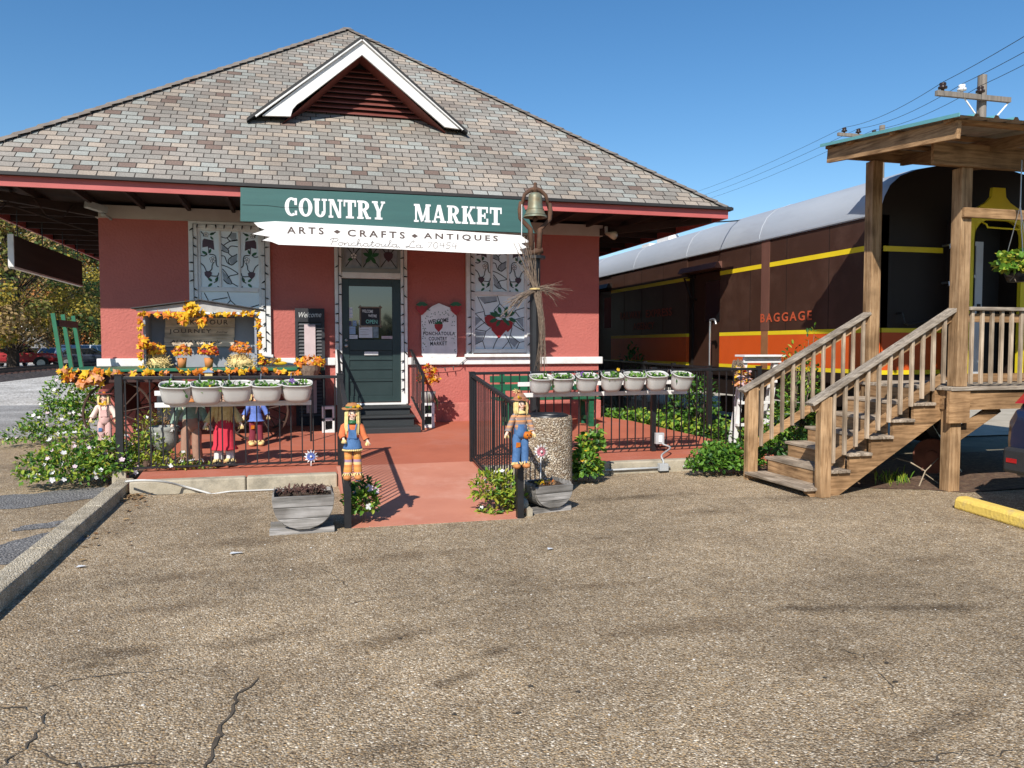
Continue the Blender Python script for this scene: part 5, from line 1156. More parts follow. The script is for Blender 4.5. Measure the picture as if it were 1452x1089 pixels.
bouquet('orange and pink bouquet in a terracotta pot left of centre inside the hut',258,505,.12,[LO,LP,LR,LY],'pot'); bouquet('red and yellow bouquet in a terracotta pot right of centre inside the hut',296,505,.13,[LR,LR,LY,LO],'pot')
bouquet('yellow leaf bouquet on a straw bale in the left corner of the hut',222,505,.12,[LY,LO,LY],'bale',12.1,.16); bouquet('peach and orange bouquet on a straw bale in the right corner of the hut',342,498,.14,[LP,LO,LY,LO],'bale',11.98,.16)
c=PY(440,528,11.7); t=bush('autumn_basket','orange leaf arrangement in a woven wire basket before the black shutter',c,[(0,0,.13,.2,.14,.09)],60,.05,[LO,LBR],90,[LO,LO,LP,LY],.075,'basket',None,stem=False,fkind='maple')
mb=MB(); mb.lathe([(.02,-.07),(.10,-.05),(.14,.03),(.16,.10),(.14,.10),(.0,.05)],c,16)
mb.build('basket',TWIG,t); mb=MB()
for k in range(6): a=2*math.pi*k/6; mb.tube([c+Vector((math.cos(a)*.13,math.sin(a)*.13,.02)),c+Vector((math.cos(a)*.05,math.sin(a)*.05,-.12)),c+Vector((0,0,-.16))],.006,5)
mb.tube([c+Vector((0,.02,-.16)),(c.x,c.y+.02,fz(11.7))],.015,6); mb.build('stand',BLACKM,t)
mb=MB(); c=PY(385,517,12.0)
for k in range(26): maple(mb,c+Vector((rnd.uniform(-.14,.12),rnd.uniform(-.06,.06),rnd.uniform(0,.09))),rvec(),rvec()+Vector((0,-1,.4)),.06,rnd.randrange(3))
mb.ell(c+Vector((-.12,0,.03)),.06,.05,.045,10,7,3); mb.ell(c+Vector((.12,0,.02)),.10,.03,.03,10,7,0)
tag(mb.build('gourd_pile',[LY,LBR,LO,LR],loc=tuple(c)),'little heap of brown leaves and gourds on the wagon right of the hut','gourds')
c=PY(296,530,11.70); t=thing('birdhouse','tiny cream birdhouse with blue roof on the front of the wagon','birdhouse',c)
mb=MB(); mb.box(c.x-.05,c.x+.05,c.y-.04,c.y+.04,c.z-.07,c.z+.02); mb.build('box',STRAW,t); mb=MB(); mb.prism([(c.x-.075,c.z+.02),(c.x+.075,c.z+.02),(c.x,c.z+.07)],c.y-.06,c.y+.05); mb.build('roof',BLUEP,t)

# ---- urn, dark planter box, bench, bin, barrels
c=Vector((-1.56,10.12,.17)); t=thing('stone_urn','grey stone pedestal urn behind the left railing','urn',c)
mb=MB(); mb.lathe([(.0,0),(.12,0),(.12,.05),(.08,.08),(.05,.15),(.06,.18),(.125,.25),(.155,.33),(.145,.40),(.155,.43),(.17,.47),(.15,.48),(.13,.44),(.0,.42)],c,26); mb.build('bowl',STONE,t,smooth=True)
mb=MB()
for s in (-1,1): mb.tube([c+Vector((s*.13,0,.28)),c+Vector((s*.20,0,.34)),c+Vector((s*.19,0,.42)),c+Vector((s*.15,0,.42))],.016,8)
mb.build('handle',STONE,t,smooth=True)
bush('urn_plant','thin straggly brownish plant growing in the stone urn',c+Vector((0,0,.42)),[(0,0,.16,.12,.1,.16)],60,.06,[G4,LBR],0,cat='plant',aspect=.4)
mb=MB(); a=PY(228,578,10.9); mb.box(a.x-.05,a.x+.5,10.9,11.2,.62,.98); tag(mb.build('tub',M('tub_black',(.03,.032,.036),(.02,.022,.025),scale=5,rough=.5),loc=(a.x,11,.22),bev=.03),'black plastic tub behind the leftmost white planter','tub')
t=thing('park_bench','green slatted wooden bench against the pink wall','bench',(3.95,12.6,.26))
for z in (.90,1.04):
    mb=MB(); mb.box(3.04,4.76,12.86,12.90,z-.055,z+.055); mb.build('back_slat',BENCHG,t,bev=.006)
for i in range(3):
    mb=MB(); mb.box(3.04,4.80,12.36+i*.155,12.49+i*.155,.715,.75); mb.build('seat_slat',BENCHG,t,bev=.006)
for x in (3.22,4.62):
    mb=MB(); mb.box(x,x+.08,12.40,12.46,fz(12.4),.714); mb.build('leg',BENCHG,t); mb=MB(); mb.bar((x+.04,12.80,fz(12.8)),(x+.04,12.93,1.12),.08,.05,(0,1,0)); mb.build('leg',BENCHG,t)
    mb=MB(); mb.box(x+.01,x+.07,12.461,12.80,.66,.714); mb.box(x+.01,x+.07,12.461,12.80,.36,.42); mb.build('stretcher',BENCHG,t)
c=Vector((2.615,8.33,.0)); t=thing('litter_bin','round litter bin faced with cream pebbles beside the half barrel','litter bin',c)
mb=MB(); mb.lathe([(.0,0),(.268,0),(.272,.02),(.272,.80),(.262,.83),(.235,.83),(.235,.74),(.0,.74)],c,40); mb.build('drum',AGG,t,smooth=False)
mb=MB(); mb.lathe([(.222,.80),(.226,.845),(.205,.855),(.20,.81),(.19,.60),(.0,.60)],c,36); mb.build('liner',BLACKM,t,smooth=True)
def barrel(lab,c,w,h,d,rz,soilm,shape=1.0):
    c=Vector(c); t=thing('barrel_planter',lab,'planter',(0,0,0),'weathered half barrel planters')
    n=14; z0=.045
    prof=[(w/2*math.cos(math.pi+math.pi*k/n),h*(1+shape*math.sin(math.pi+math.pi*k/n)*1.0)) for k in range(n+1)]
    prof=[(x,max(z,h*.0)+z0) for x,z in prof]
    zl=sorted({0,.36,.68,1}); 
    # front and back made of boards
    for y in (-d/2,d/2-.03):
        for i in range(3):
            za,zb=z0+h*(i/3)+.002,z0+h*((i+1)/3)-.002
            def hw(z): s=max(-1,min(1,(z-z0)/h-1))/shape; return w/2*math.sqrt(max(0,1-min(1,abs(s))**2.6))
            ks=[za+(zb-za)*q/4 for q in range(5)]
            poly=[(-max(hw(z),.05),z) for z in ks][::-1]+[(max(hw(z),.05),z) for z in ks]
            mb=MB(); mb.prism(poly,y,y+.03); mb.build('head_board',SILVERW,t,bev=.004)
    mb=MB(); pr_=[( (w/2)*math.copysign(abs(math.cos(a))**.77,math.cos(a)), z0+h*(1-abs(math.sin(a))**.77)) for a in [math.pi*k/18 for k in range(19)]]
    for (x0,z0_),(x1,z1_) in zip(pr_,pr_[1:]):
        mb.add([(x0,-d/2+.031,z0_),(x1,-d/2+.031,z1_),(x1,d/2-.031,z1_),(x0,d/2-.031,z0_),(x0*.94,-d/2+.031,z0_+.025),(x1*.94,-d/2+.031,z1_+.025),(x1*.94,d/2-.031,z1_+.025),(x0*.94,d/2-.031,z0_+.025)],[(0,1,2,3),(4,7,6,5),(0,4,5,1),(2,6,7,3),(1,5,6,2),(3,7,4,0)])
    mb.build('stave',SILVERW,t)
    mb=MB(); mb.box(-w*.47,w*.47,-d/2+.032,d/2-.032,z0+h*.86,z0+h*.90); 
    for k in range(90): a=rvec(); mb.ell((a.x*w*.40,a.y*(d*.36),z0+h*.9+abs(a.z)*.03),.02,.02,.014,6,4)
    mb.build('soil',soilm,t)
    for y in (-d*.3,d*.3):
        mb=MB(); mb.box(-w*.55,w*.5,y-.05,y+.05,.0,.044); mb.build('base_board',SILVERW,t)
    t.location=c; t.rotation_euler=(0,0,R(rz)); return t
b1=barrel('grey half barrel planter with dead brown plants left of the ramp',(.01,7.12,0),.51,.285,.42,0,SOIL)
mb=MB()
for k in range(70):
    p=Vector((rnd.uniform(-.18,.18),rnd.uniform(-.1,.1),.325)); a=rvec(); mb.tube([p,p+Vector((a.x*.05,a.y*.04,.03+rnd.random()*.03)),p+Vector((a.x*.09,a.y*.08,.03+a.z*.03))],.004,4); leaf(mb,p+Vector((0,0,.03)),a,rvec(),.05,.02)
o=mb.build('dead_plant',M('dead_plant',(.12,.06,.045),(.06,.03,.025),scale=30,rough=.9)); tag(o,'brown withered plants filling the left half barrel','plant'); o.location=(.01,7.12,0)
b2=barrel('smaller grey half barrel planter with yellow leaves beside the boy scarecrow',(2.29,7.42,0),.42,.215,.42,14,SOIL)
mb=MB()
for k in range(30): maple(mb,Vector((rnd.uniform(-.08,.12),rnd.uniform(-.12,.08),.25+rnd.random()*.03)),rvec(),Vector((0,-.3,1))+rvec()*.4,.05,rnd.randrange(3))
o=mb.build('fallen_leaves',[LY,LO,LBR]); tag(o,'yellow fallen leaves lying in the smaller half barrel','leaves',kind='stuff'); o.location=(2.27,7.42,0)
mb=MB(); mb.ell((2.02,7.22,.10),.06,.06,.06,12,8); tag(mb.build('stone_ball',STONE,loc=(2.02,7.22,.0),smooth=True),'small round grey stone beside the smaller half barrel','stone')
# pinwheels
def pinwheel(lab,c,r,mo,mi_,ground):
    c=Vector(c); t=thing('pinwheel',lab,'pinwheel',c)
    mb=MB()
    for k in range(12):
        a=2*math.pi*k/12; d=Vector((math.cos(a),0,math.sin(a))); s=Vector((-math.sin(a),0,math.cos(a)))
        mb.add([c+d*r*.25,c+d*r*.6+s*r*.17+Vector((0,-.012,0)),c+d*r,c+d*r*.6-s*r*.12],[(0,1,2,3)],0)
        mb.add([c+Vector((0,-.006,0)),c+d*r*.45+s*r*.14+Vector((0,-.02,0)),c+d*r*.66+Vector((0,-.014,0)),c+d*r*.4-s*r*.1+Vector((0,-.012,0))],[(0,1,2,3)],1)
    mb.build('petal',[mo,mi_],t); mb=MB(); mb.ell(c+Vector((0,-.024,0)),r*.16,.01,r*.16,10,6); mb.build('hub',WHITE,t,smooth=True)
    mb=MB(); mb.cyl(c+Vector((0,.006,0)),(c.x,c.y+.006,ground),.006,n=6); mb.build('stick',WHITE,t)
pinwheel('blue and white pinwheel low on the left railing',PY(441,647,9.74),.085,WHITE,BLUC,.17); pinwheel('white pinwheel with pink and blue centre before the pebbled bin',PY(767,640,7.95),.085,WHITE,M('foil_pink',(.5,.16,.2),rough=.4),.0)
# bell
bx,by=3.115,10.5
t=thing('bell_post','old bronze railway bell in a rusty yoke on a black post','bell post',(bx,by,fz(by)))
mb=MB(); mb.cyl((bx,by,fz(by)),(bx,by,2.78),.07,n=18); mb.cyl((bx,by,2.78),(bx,by,2.82),.14,n=18); mb.build('post',BLACKM,t,smooth=False)
k=.01
zc=PY(770,312,by).z; zt=PY(770,275,by).z; hb=zt-zc-.02
zc+=.03
mb=MB(); mb.lathe([(.165,0),(.16,.012),(.135,.05),(.112,.11),(.10,.17),(.095,hb-.06),(.085,hb-.02),(.045,hb),(.0,hb)],(bx,by,zc),30); mb.lathe([(.165,0),(.15,.006),(.12,.06),(.0,.2)],(bx,by,zc),30); b_=mb.build('bell',BRONZE,t,smooth=True)
mb=MB(); mb.lathe([(.153,.028),(.158,.03),(.150,.034)],(bx,by,zc),30); mb.lathe([(.117,.104),(.120,.11),(.114,.116)],(bx,by,zc),30); mb.build('bell_band',BRONZE,b_,smooth=True)
mb=MB(); mb.ell((bx,by,zc-.02),.035,.035,.04); mb.cyl((bx,by,zc),(bx,by,zc+.15),.012); mb.build('clapper',RUST,b_)
mb=MB(); 
mb.tube([(bx-.20,by,zc+.12),(bx-.15,by,zc+hb-.03),(bx-.07,by,zc+hb+.035),(bx,by,zc+hb+.05),(bx+.07,by,zc+hb+.035),(bx+.15,by,zc+hb-.03),(bx+.20,by,zc+.12)],[.022,.026,.03,.036,.03,.026,.022],10)
mb.cyl((bx,by,zc+hb),(bx,by,zc+hb+.12),.045,.02); mb.ell((bx,by,zc+hb+.12),.025,.025,.02); mb.build('yoke',RUST,t,smooth=True)
mb=MB()
for s in (-1,1): mb.tube([(bx+s*.20,by,zc+.20),(bx+s*.215,by,zc+.10),(bx+s*.21,by,zc-.02),(bx+s*.13,by,zc-.10),(bx+s*.07,by,zc-.16),(bx+s*.05,by,2.82)],[.03,.034,.03,.03,.035,.04],10)
mb.tube([(bx-.1,by,2.86),(bx+.1,by,2.90)],.045,10); mb.build('cradle',RUST,t,smooth=True)
mb=MB(); mb.tube([(bx-.20,by-.04,zc+.16),(bx-.205,by-.05,zc-.2),(bx-.21,by-.05,zc-.42)],.005,5); mb.build('pull_cord',LETW,t)
t=thing('twig_cross','rough cross of bundled dry twigs bound to the bell post','twig bundle',(bx,by-.1,1.6))
def sticks(name,path,n,sp,fan0,fan1,r=.006):
    mb=MB(); P=[Vector(p) for p in path]
    for k in range(n):
        o=rvec()*sp; o.y*=.7; f0=rvec()*fan0; f1=rvec()*fan1; a=rnd.random()*.25; b=1-rnd.random()*.25; pts=[]
        for i in range(7):
            q=a+(b-a)*i/6; x=q*(len(P)-1); j=min(int(x),len(P)-2); p=P[j].lerp(P[j+1],x-j); e=2*abs(q-.5); pts.append(p+o+(f0*(1-2*q) if q<.5 else f1*(2*q-1))*e+rvec()*.012)
        mb.tube(pts,[r*(1-.09*i) for i in range(7)],4)
    mb.build(name,TWIG,t)
q=lambda x,y: PY(x,y,by-.12)
sticks('upright_bundle',[q(744,352),q(753,385),q(762,415),q(769,460),q(769,500),q(766,540)],44,.036,.19,.10,.004)
sticks('cross_bundle',[q(716,441),q(735,424),q(757,411),q(775,409),q(800,419)],44,.026,.14,.20,.004)
mb=MB(); c=q(759,411); mb.tube([c+Vector((.07*math.cos(a/8*6.28),.07*math.sin(a/8*6.28)+.02,.01*a/8)) for a in range(17)],.006,5); mb.build('binding',STRAW,t)

# ---- bushes and flowers
VF=[PETW,PETW,PETP]
bush('flower_bush','low bush of white periwinkle flowers at the kerb corner before the railing',PZ(112,690),[(-.15,-.05,.2,.50,.34,.28),(.33,.0,.25,.34,.32,.32),(-.02,.28,.3,.45,.3,.32),(.30,.30,.28,.3,.25,.3)],3600,.060,[G1,G3,G2,G4],105,VF,.050)
bush('flower_bush','taller bush of white periwinkle flowers at the depot corner behind the pale pink scarecrow',PZ(95,628),[(-.15,0,.28,.55,.45,.32),(.35,.2,.5,.45,.4,.42),(.0,.4,.7,.5,.4,.45),(-.45,-.4,.15,.4,.3,.2)],3400,.07,[G1,G2,G3],70,VF,.055)
bush('weedy_plant','yellow green weedy plant growing through the left railing',(-1.72,10.0,.10),[(0,0,.25,.2,.14,.26),(.28,-.1,.14,.22,.12,.14),(.55,-.12,.07,.25,.08,.08)],620,.05,[G3,G4,G1],7,[PETW],.05)
bush('weedy_plant','tall thin leafy weeds between the fence post and the urn',(-1.80,10.35,.15),[(.0,0,.35,.16,.2,.32)],240,.05,[G3,G4,G1],6,[PETW],.05)
bush('flower_bush','small glossy periwinkle at the foot of the left ramp post',PZ(516,742),[(-.02,0,.18,.15,.14,.15),(.02,.0,.30,.12,.12,.10)],420,.065,[G1,G2,G3],9,[PETW,PETP],.06)
bush('flower_bush','yellow green periwinkle with a few white flowers at the foot of the right ramp post',PZ(706,728),[(-.10,0,.22,.17,.15,.20),(.06,.03,.2,.16,.14,.2),(.16,.02,.1,.12,.1,.1),(-.02,0,.02,.16,.12,.08)],760,.06,[G3,G4,G1,G2],9,[PETW],.055)
bush('leafy_shrub','green lantana shrub with small yellow blossoms right of the pebbled bin',PZ(828,684),[(0,0,.18,.22,.2,.2),(.10,.05,.42,.16,.15,.16),(.17,.05,.58,.07,.07,.09)],900,.07,[G1,G2,G3],14,[LY],.035,aspect=.62)
bush('leafy_shrub','low spreading green shrub at the foot of the wooden stairs',PZ(1028,674),[(-.22,0,.16,.3,.2,.18),(.2,0,.18,.34,.22,.2),(0,.1,.24,.3,.2,.16)],1900,.06,[G1,G2,G1],0,aspect=.66)
bush('tall_shrub','tall bright green shrub against the orange side of the railway car',(6.72,9.75,.05),[(0,0,.7,.28,.25,.55),(-.02,0,1.35,.17,.16,.25),(.22,-.02,1.52,.1,.12,.32),(.05,.2,.4,.4,.3,.4),(.25,.1,1.0,.2,.2,.4)],1500,.075,[G1,G2,G3],0,aspect=.4)
bush('climbing_plant','dark leafy creeper on the far railing near the white plant ladder',(6.25,11.6,.15),[(0,0,.5,.22,.4,.5),(.15,.8,.35,.3,.6,.35)],900,.07,[G2,G1],0,aspect=.7)
bush('leafy_shrub','dark shrub at the bottom of the orange car side behind the far railing',(7.05,16.3,.05),[(0,0,.7,.3,.5,.9)],350,.1,[G2,G2,G1],0)
bush('leafy_shrub','shaded green shrub under the side of the wooden stairs',(6.15,8.75,.02),[(0,0,.25,.5,.25,.25),(.5,.2,.3,.4,.3,.3)],700,.07,[G2,G1],0)
mb=MB()
for k in range(3000):
    f=rnd.random(); y=9.7+f*4.6; xl_=6.18-(y-10.3)*.19 if y>10 else 6.2; x=xl_+abs(rnd.gauss(0,.5)); 
    if x>7.3: continue
    leaf(mb,Vector((x,y,.17+.22*rnd.random()**1.4)),rvec()+Vector((0,0,.3)),Vector((0,-.2,1))+rvec()*.5,.08*rnd.uniform(.6,1.3),.055,rnd.choice((0,0,1,2)))
tag(mb.build('ground_cover',[G1,G2,G3]),'bright green ground cover along the right edge of the red porch','ground cover',kind='stuff')
mb=MB()
for k in range(330):
    p=PZ(186+rnd.gauss(0,11),697+rnd.gauss(0,7),.01+.02*rnd.random()) if k<300 else PZ(rnd.uniform(80,190),rnd.uniform(715,800),.01)
    d=rvec(); d.z*=.12; leaf(mb,p,d,Vector((0,0,1))+rvec()*.3,.06*rnd.uniform(.5,1.2),.03,rnd.randrange(2))
tag(mb.build('leaf_litter',[LBR,M('leaf_tan',(.3,.2,.1),rough=.9)]),'dry brown leaves gathered in the kerb corner','leaves',kind='stuff')
mb=MB()
for px,py,a in ((335,784,.05),(780,778,.025),(115,803,.03)):
    p=PZ(px,py,.012); mb.add([p+Vector((-a,-.02,0)),p+Vector((a,-.012,.004)),p+Vector((a*.8,.02,.0)),p+Vector((-a*.7,.018,.006))],[(0,1,2,3)])
tag(mb.build('litter',PAPER),'scraps of white paper litter on the lot','litter',kind='stuff')
mb=MB()
for px,py in ((820,980),(644,1012),(735,1010),(752,972),(1257,939),(566,904),(1270,966),(1170,960)):
    p=PZ(px,py,.008); r_=rnd.uniform(.007,.013); mb.add([p+Vector((r_*1.5*math.cos(a)*rnd.uniform(.7,1.2),r_*math.sin(a)*rnd.uniform(.7,1.2),0)) for a in [6.283*k/9 for k in range(9)]],[tuple(range(9))])
o=mb.build('tar_spots',CRK); o['kind']='structure'
# pale chips lying loose on the lot
mb=MB()
for k in range(300):
    x=rnd.uniform(-1.6,6.5); y=rnd.uniform(2.4,9.0); s=rnd.uniform(.003,.008); mb.ell((x,y,.002),s,s*rnd.uniform(.7,1.2),s*.6,6,4,rnd.randrange(3))
tag(mb.build('loose_gravel',[M('chip_white',(.6,.58,.54),rough=.8),M('chip_tan',(.42,.33,.22),rough=.8),M('chip_brown',(.18,.12,.08),rough=.8)]),'loose pale stone chips scattered on the lot','gravel',kind='stuff')

# ---- hose, conduit and outlet
mb=MB(); mb.tube(smooth([tuple(p) for p in [PZ(178,683,.17),PZ(200,681,.20),PZ(232,683,.17),PY(262,690,9.17),PY(300,700.5,9.10)]],5),.0115,8); mb.tube([PY(300,700.5,9.10)+Vector((0,0,.0)),Vector((-.75,9.10,.016)),Vector((-.3,9.10,.014)),Vector((.05,9.10,.013))],.009,8)
tag(mb.build('garden_hose',M('hose_grey',(.55,.54,.51),(.45,.44,.41),scale=9,rough=.5),loc=tuple(PZ(178,683,.17)),smooth=True),'white hose trailing over the left porch curb','hose')
t=thing('outlet_conduit','grey electrical conduit with boxes along the right porch curb','conduit',(4.65,9.15,.1))
mb=MB(); mb.tube([(3.62,9.165,.06),(4.5,9.165,.065)],.013,8); mb.tube([(4.68,9.165,.065),(5.2,9.165,.06)],.013,8)
jb=PY(941,662,9.13); oc=PY(935,622,9.85); mb.tube([*[tuple(v) for v in smooth([(jb.x,9.14,jb.z+.03),(jb.x+.005,9.15,.15),(jb.x+.03,9.25,.21),(oc.x+.05,9.62,.245),(oc.x+.03,9.80,.275),(oc.x+.025,9.83,.32)],4)]],.012,8); mb.build('pipe',PLASTIC,t,smooth=True)
mb=MB(); mb.box(jb.x-.06,jb.x+.06,9.11,9.185,jb.z-.05,jb.z+.04); mb.build('junction_box',PLASTIC,t,bev=.004)
oc=PY(935,622,9.85); mb=MB(); mb.box(oc.x-.06,oc.x+.06,9.82,9.88,oc.z-.07,oc.z+.08); ob_=mb.build('outlet_box',PLASTIC,t,bev=.005); mb=MB(); mb.box(oc.x-.025,oc.x+.025,9.812,9.819,oc.z-.04,oc.z+.05); mb.build('cover',LETW,ob_)
# ---- white plant ladder
t=thing('plant_ladder','white painted wooden step ladder plant stand at the end of the railing','step ladder',(6.4,10.4,.15))
Yl=10.42; A=lambda x,y,dy=0: PY(x,y,Yl)+Vector((0,dy,0))
for a,b,dy in ((A(1041,632),A(1057,508),0),(A(1085,632),A(1101,508),0)):
    mb=MB(); mb.bar(a,b,.07,.035,(0,1,0)); mb.build('side_rail',WHITE,t); mb=MB(); mb.bar((a.x+.05,a.y+.22,.12),b+Vector((0,.08,-.04)),.05,.03,(0,1,0)); mb.build('rear_leg',WHITE,t)
for x0,x1,y in ((1048,1097,541),(1045,1093,571),(1041,1089,602)):
    a,b=A(x0,y),A(x1,y); mb=MB(); mb.box(a.x,b.x,Yl-.10,Yl-.02,a.z-.02,a.z+.02); mb.build('step',WHITE,t,bev=.004)
a,b=A(1050,506),A(1108,506); mb=MB(); mb.box(a.x,b.x,Yl-.12,Yl+.16,a.z,a.z+.03); mb.box(a.x+.03,b.x-.03,Yl-.05,Yl-.02,a.z-.09,a.z-.001); mb.build('top_step',WHITE,t,bev=.004)
c=PY(1053,545,10.25); bush('silk_wreath','pink and yellow silk flowers hung on the railing end beside the white plant ladder',c,[(0,0,0.03,.12,.1,.24)],60,.07,[LBR,LP],55,[LP,LR,LY,PETP],.10,'flowers',stem=False,fkind='maple')
c=PY(1046,513,10.35); mb=MB()
for k in range(70): d=rvec(); mb.tube([c+d*.02,c+d*.08+Vector((0,0,-.03)),c+d*.09+Vector((0,0,-.12))],.004,4)
tag(mb.build('straw_wreath',TWIG,loc=tuple(c)),'brown straw bundle on the top corner of the white plant ladder','straw bundle')
# ================================================================== RAILWAY CAR
tr=thing('railway_car','brown and orange railway baggage car with yellow stripes and silver roof','railway car',(8.98,9.05,0))
X0,X1,YA,YE=7.46,10.50,9.05,33.0
BAYS=[(9.05,13.22),(14.52,18.52),(20.0,33.0)]; DOORS=[(13.22,14.52),(18.52,20.0)]
mb=MB(); mb.box(X0+.14,X1,YA+.10,YE,1.0,3.36); mb.build('body',BROWN,tr)
ROOFP=[(X0-.02,3.33),(X0-.02,3.42),(X0+.03,3.58),(X0+.12,3.74),(X0+.28,3.87),(X0+.55,3.97),(X0+.95,4.05),(8.98,4.11)]
ROOFP=ROOFP+[(2*8.98-x,z) for x,z in ROOFP[:-1]][::-1]
mb=MB(); n=len(ROOFP)
ys=[(YA+.0,.985),(YA+.08,.995),(YA+.25,1.0)]+[(YA+.25+2.6*k,1.0) for k in range(1,9)]+[(YE,1)]
for y,s in ys: mb.v.extend([Vector((8.98+(x-8.98)*s,y,3.33+(z-3.33)*s)) for x,z in ROOFP])
for i in range(len(ys)-1):
    for k in range(n-1): mb.f.append([i*n+k,i*n+k+1,(i+1)*n+k+1,(i+1)*n+k]); mb.m.append(0)
rf=mb.build('roof',SILVER,tr,smooth=True)
for k in range(1,9):                                           # roof seams
    y=YA+.25+2.6*k; mb=MB(); mb.tube([(8.98+(x-8.98)*1.003,y,z+.0) for x,z in ROOFP],.006,5); mb.build('roof_seam',SILVER,rf)
mb=MB(); 
for a,b in BAYS:
    mb.box(X0,X0+.139,a,b,1.84,2.885); mb.box(X0,X0+.139,a,b,2.96,3.335)
mb.box(X0+.02,X0+.139,13.22,14.52,3.0,3.335); mb.box(X0+.02,X0+.139,18.52,20,3.0,3.335)
mb.build('side_panel',BROWN,tr)
for a,b in BAYS:
    mb=MB(); mb.box(X0-.001,X0+.139,a,b,1.27,1.775); mb.build('orange_band',ORANGE,tr)
    for z0,z1 in ((1.776,1.839),(2.886,2.959),(1.21,1.269)): mb=MB(); mb.box(X0-.003,X0+.139,a,b,z0,z1); mb.build('yellow_stripe',YELLOW,tr)
for y in (10.1,11.15,12.2,15.6,16.7,17.7):                        # riveted panel joints
    mb=MB(); mb.box(X0-.0025,X0+.01,y-.006,y+.006,1.845,2.88); mb.build('panel_joint',BROWND,tr)
    mb=MB(); mb.box(X0-.0025,X0+.01,y-.006,y+.006,2.965,3.33); mb.build('panel_joint',BROWND,tr)
mb=MB(); mb.box(X0-.035,X0+.02,YA+.05,YE,3.345,3.372); mb.build('gutter_strip',SILVER,tr)
mb=MB(); mb.box(X0+.05,X1-.05,YA+.2,YE,.72,1.0); mb.box(X0-.004,X0+.10,YA+.02,YE,1.06,1.209); mb.build('underframe',BROWND,tr)
for a,b in DOORS:
    mb=MB(); mb.box(X0+.11,X0+.138,a+.03,b-.03,1.1,2.98); d_=mb.build('baggage_door',BROWN,tr)
    mb=MB(); mb.box(X0+.10,X0+.1095,a+.18,a+.72,2.05,2.82); mb.build('window',GLASS,d_)
    mb=MB(); mb.prism([(X0-.16,3.02),(X0+.12,3.02),(X0+.12,3.16),(X0-.10,3.13)],a-.06,b+.10,0,'xz'); mb.build('door_hood',RUSTP if a<15 else BROWND,tr)
    mb=MB(); mb.tube([(X0+.1,b-.16,2.95),(X0-.12,b-.12,2.92),(X0-.04,b-.22,2.55),(X0+.1,b-.22,2.5)],.022,6); mb.box(X0+.06,X0+.1385,b-.10,b-.001,1.1,3.0); mb.build('door_post',BROWND,tr)
mb=MB(); mb.tube(smooth([(X0-.16,13.28,.3),(X0-.16,13.28,1.9),(X0-.16,13.24,2.06),(X0-.16,13.12,2.07),(X0-.16,13.06,1.98)],5),.022,8); mb.build('grab_pipe',METAL,tr,smooth=True)
mb=MB(); mb.box(X0-.006,X0-.0005,11.62,11.86,1.845,3.42); mb.box(X0-.007,X0-.0035,11.64,11.84,1.22,1.84,1); mb.build('downpipe_cover',[RUSTP,M('rust_tan',(.30,.13,.05),(.22,.09,.035),scale=4,rough=.8)],tr)
def side_text(body,y0,y1,z,h,m,nm='lettering',sp=1.1):
    mb=MB(); text(mb,body,(X0-.009,y0,z),(X0-.009,y1,z),h,spacing=sp,bold=.02); mb.build(nm,m,tr)
side_text('BAGGAGE',11.86,10.47,1.985,.145,LETO,sp=1.3)
side_text('RAILWAY',17.92,16.72,2.22,.17,LETD); side_text('EXPRESS',16.45,15.16,2.22,.17,LETD); side_text('AGENCY',17.15,16.0,1.96,.16,LETD)
# end wall facing the steps
mb=MB(); ep=[(X0+.05,1.0),(X1-.05,1.0)]+[(8.98+(x-8.98)*.983,3.33+(z-3.33)*.98) for x,z in ROOFP][::-1]
mb.prism(ep,YA+.0,YA+.06); mb.build('end_wall',BROWND,tr)
for x0,x1 in ((X0+.05,8.50),(9.5,X1-.05)): mb=MB(); mb.box(x0,x1,YA-.012,YA-.002,1.27,1.775); mb.build('end_orange_band',ORANGE,tr)
mb=MB(); 
for z0,z1 in ((1.776,1.835),(2.855,2.925),(1.21,1.269)):
    for x0,x1 in ((X0+.05,8.46),(9.55,X1-.05)): mb=MB(); mb.box(x0,x1,YA-.015,YA-.002,z0,z1); mb.build('end_stripe',YELLOW,tr)
mb=MB(); mb.tube([(7.75,YA-.01,2.03),(7.75,YA-.10,2.03),(7.78,YA-.11,1.90),(7.85,YA-.10,1.88),(8.42,YA-.10,1.98),(8.42,YA-.01,1.98)],.014,6); mb.build('end_grab_rail',BLACKM,tr)
for z in (1.95,2.45,2.95):
    mb=MB(); mb.tube([(8.46,YA-.01,z),(8.44,YA-.16,z),(8.44,YA-.16,z-.05)],.016,6); mb.build('bracket',METAL,tr)
# diaphragm: yellow arched frame round the doorway
def arch(x0,x1,z0,zs,rr): 
    return [(x0,z0),(x0,zs-rr)]+[(x0+rr-rr*math.cos(R(a)),zs-rr+rr*math.sin(R(a))) for a in range(15,91,15)]+[(x1-rr+rr*math.sin(R(a)),zs-rr+rr*math.cos(R(a))) for a in range(0,76,15)]+[(x1,zs-rr),(x1,z0)]
mb=MB(); inn=arch(8.60,9.38,1.16,3.26,.24); yq=8.66
out=[(8.51,1.16),(8.51,3.32),(8.62,3.40),(8.80,3.50),(8.87,3.57),(8.885,3.69),(9.085,3.69),(9.10,3.57),(9.17,3.50),(9.36,3.40),(9.47,3.32),(9.47,1.16)]
poly=out+inn[::-1]
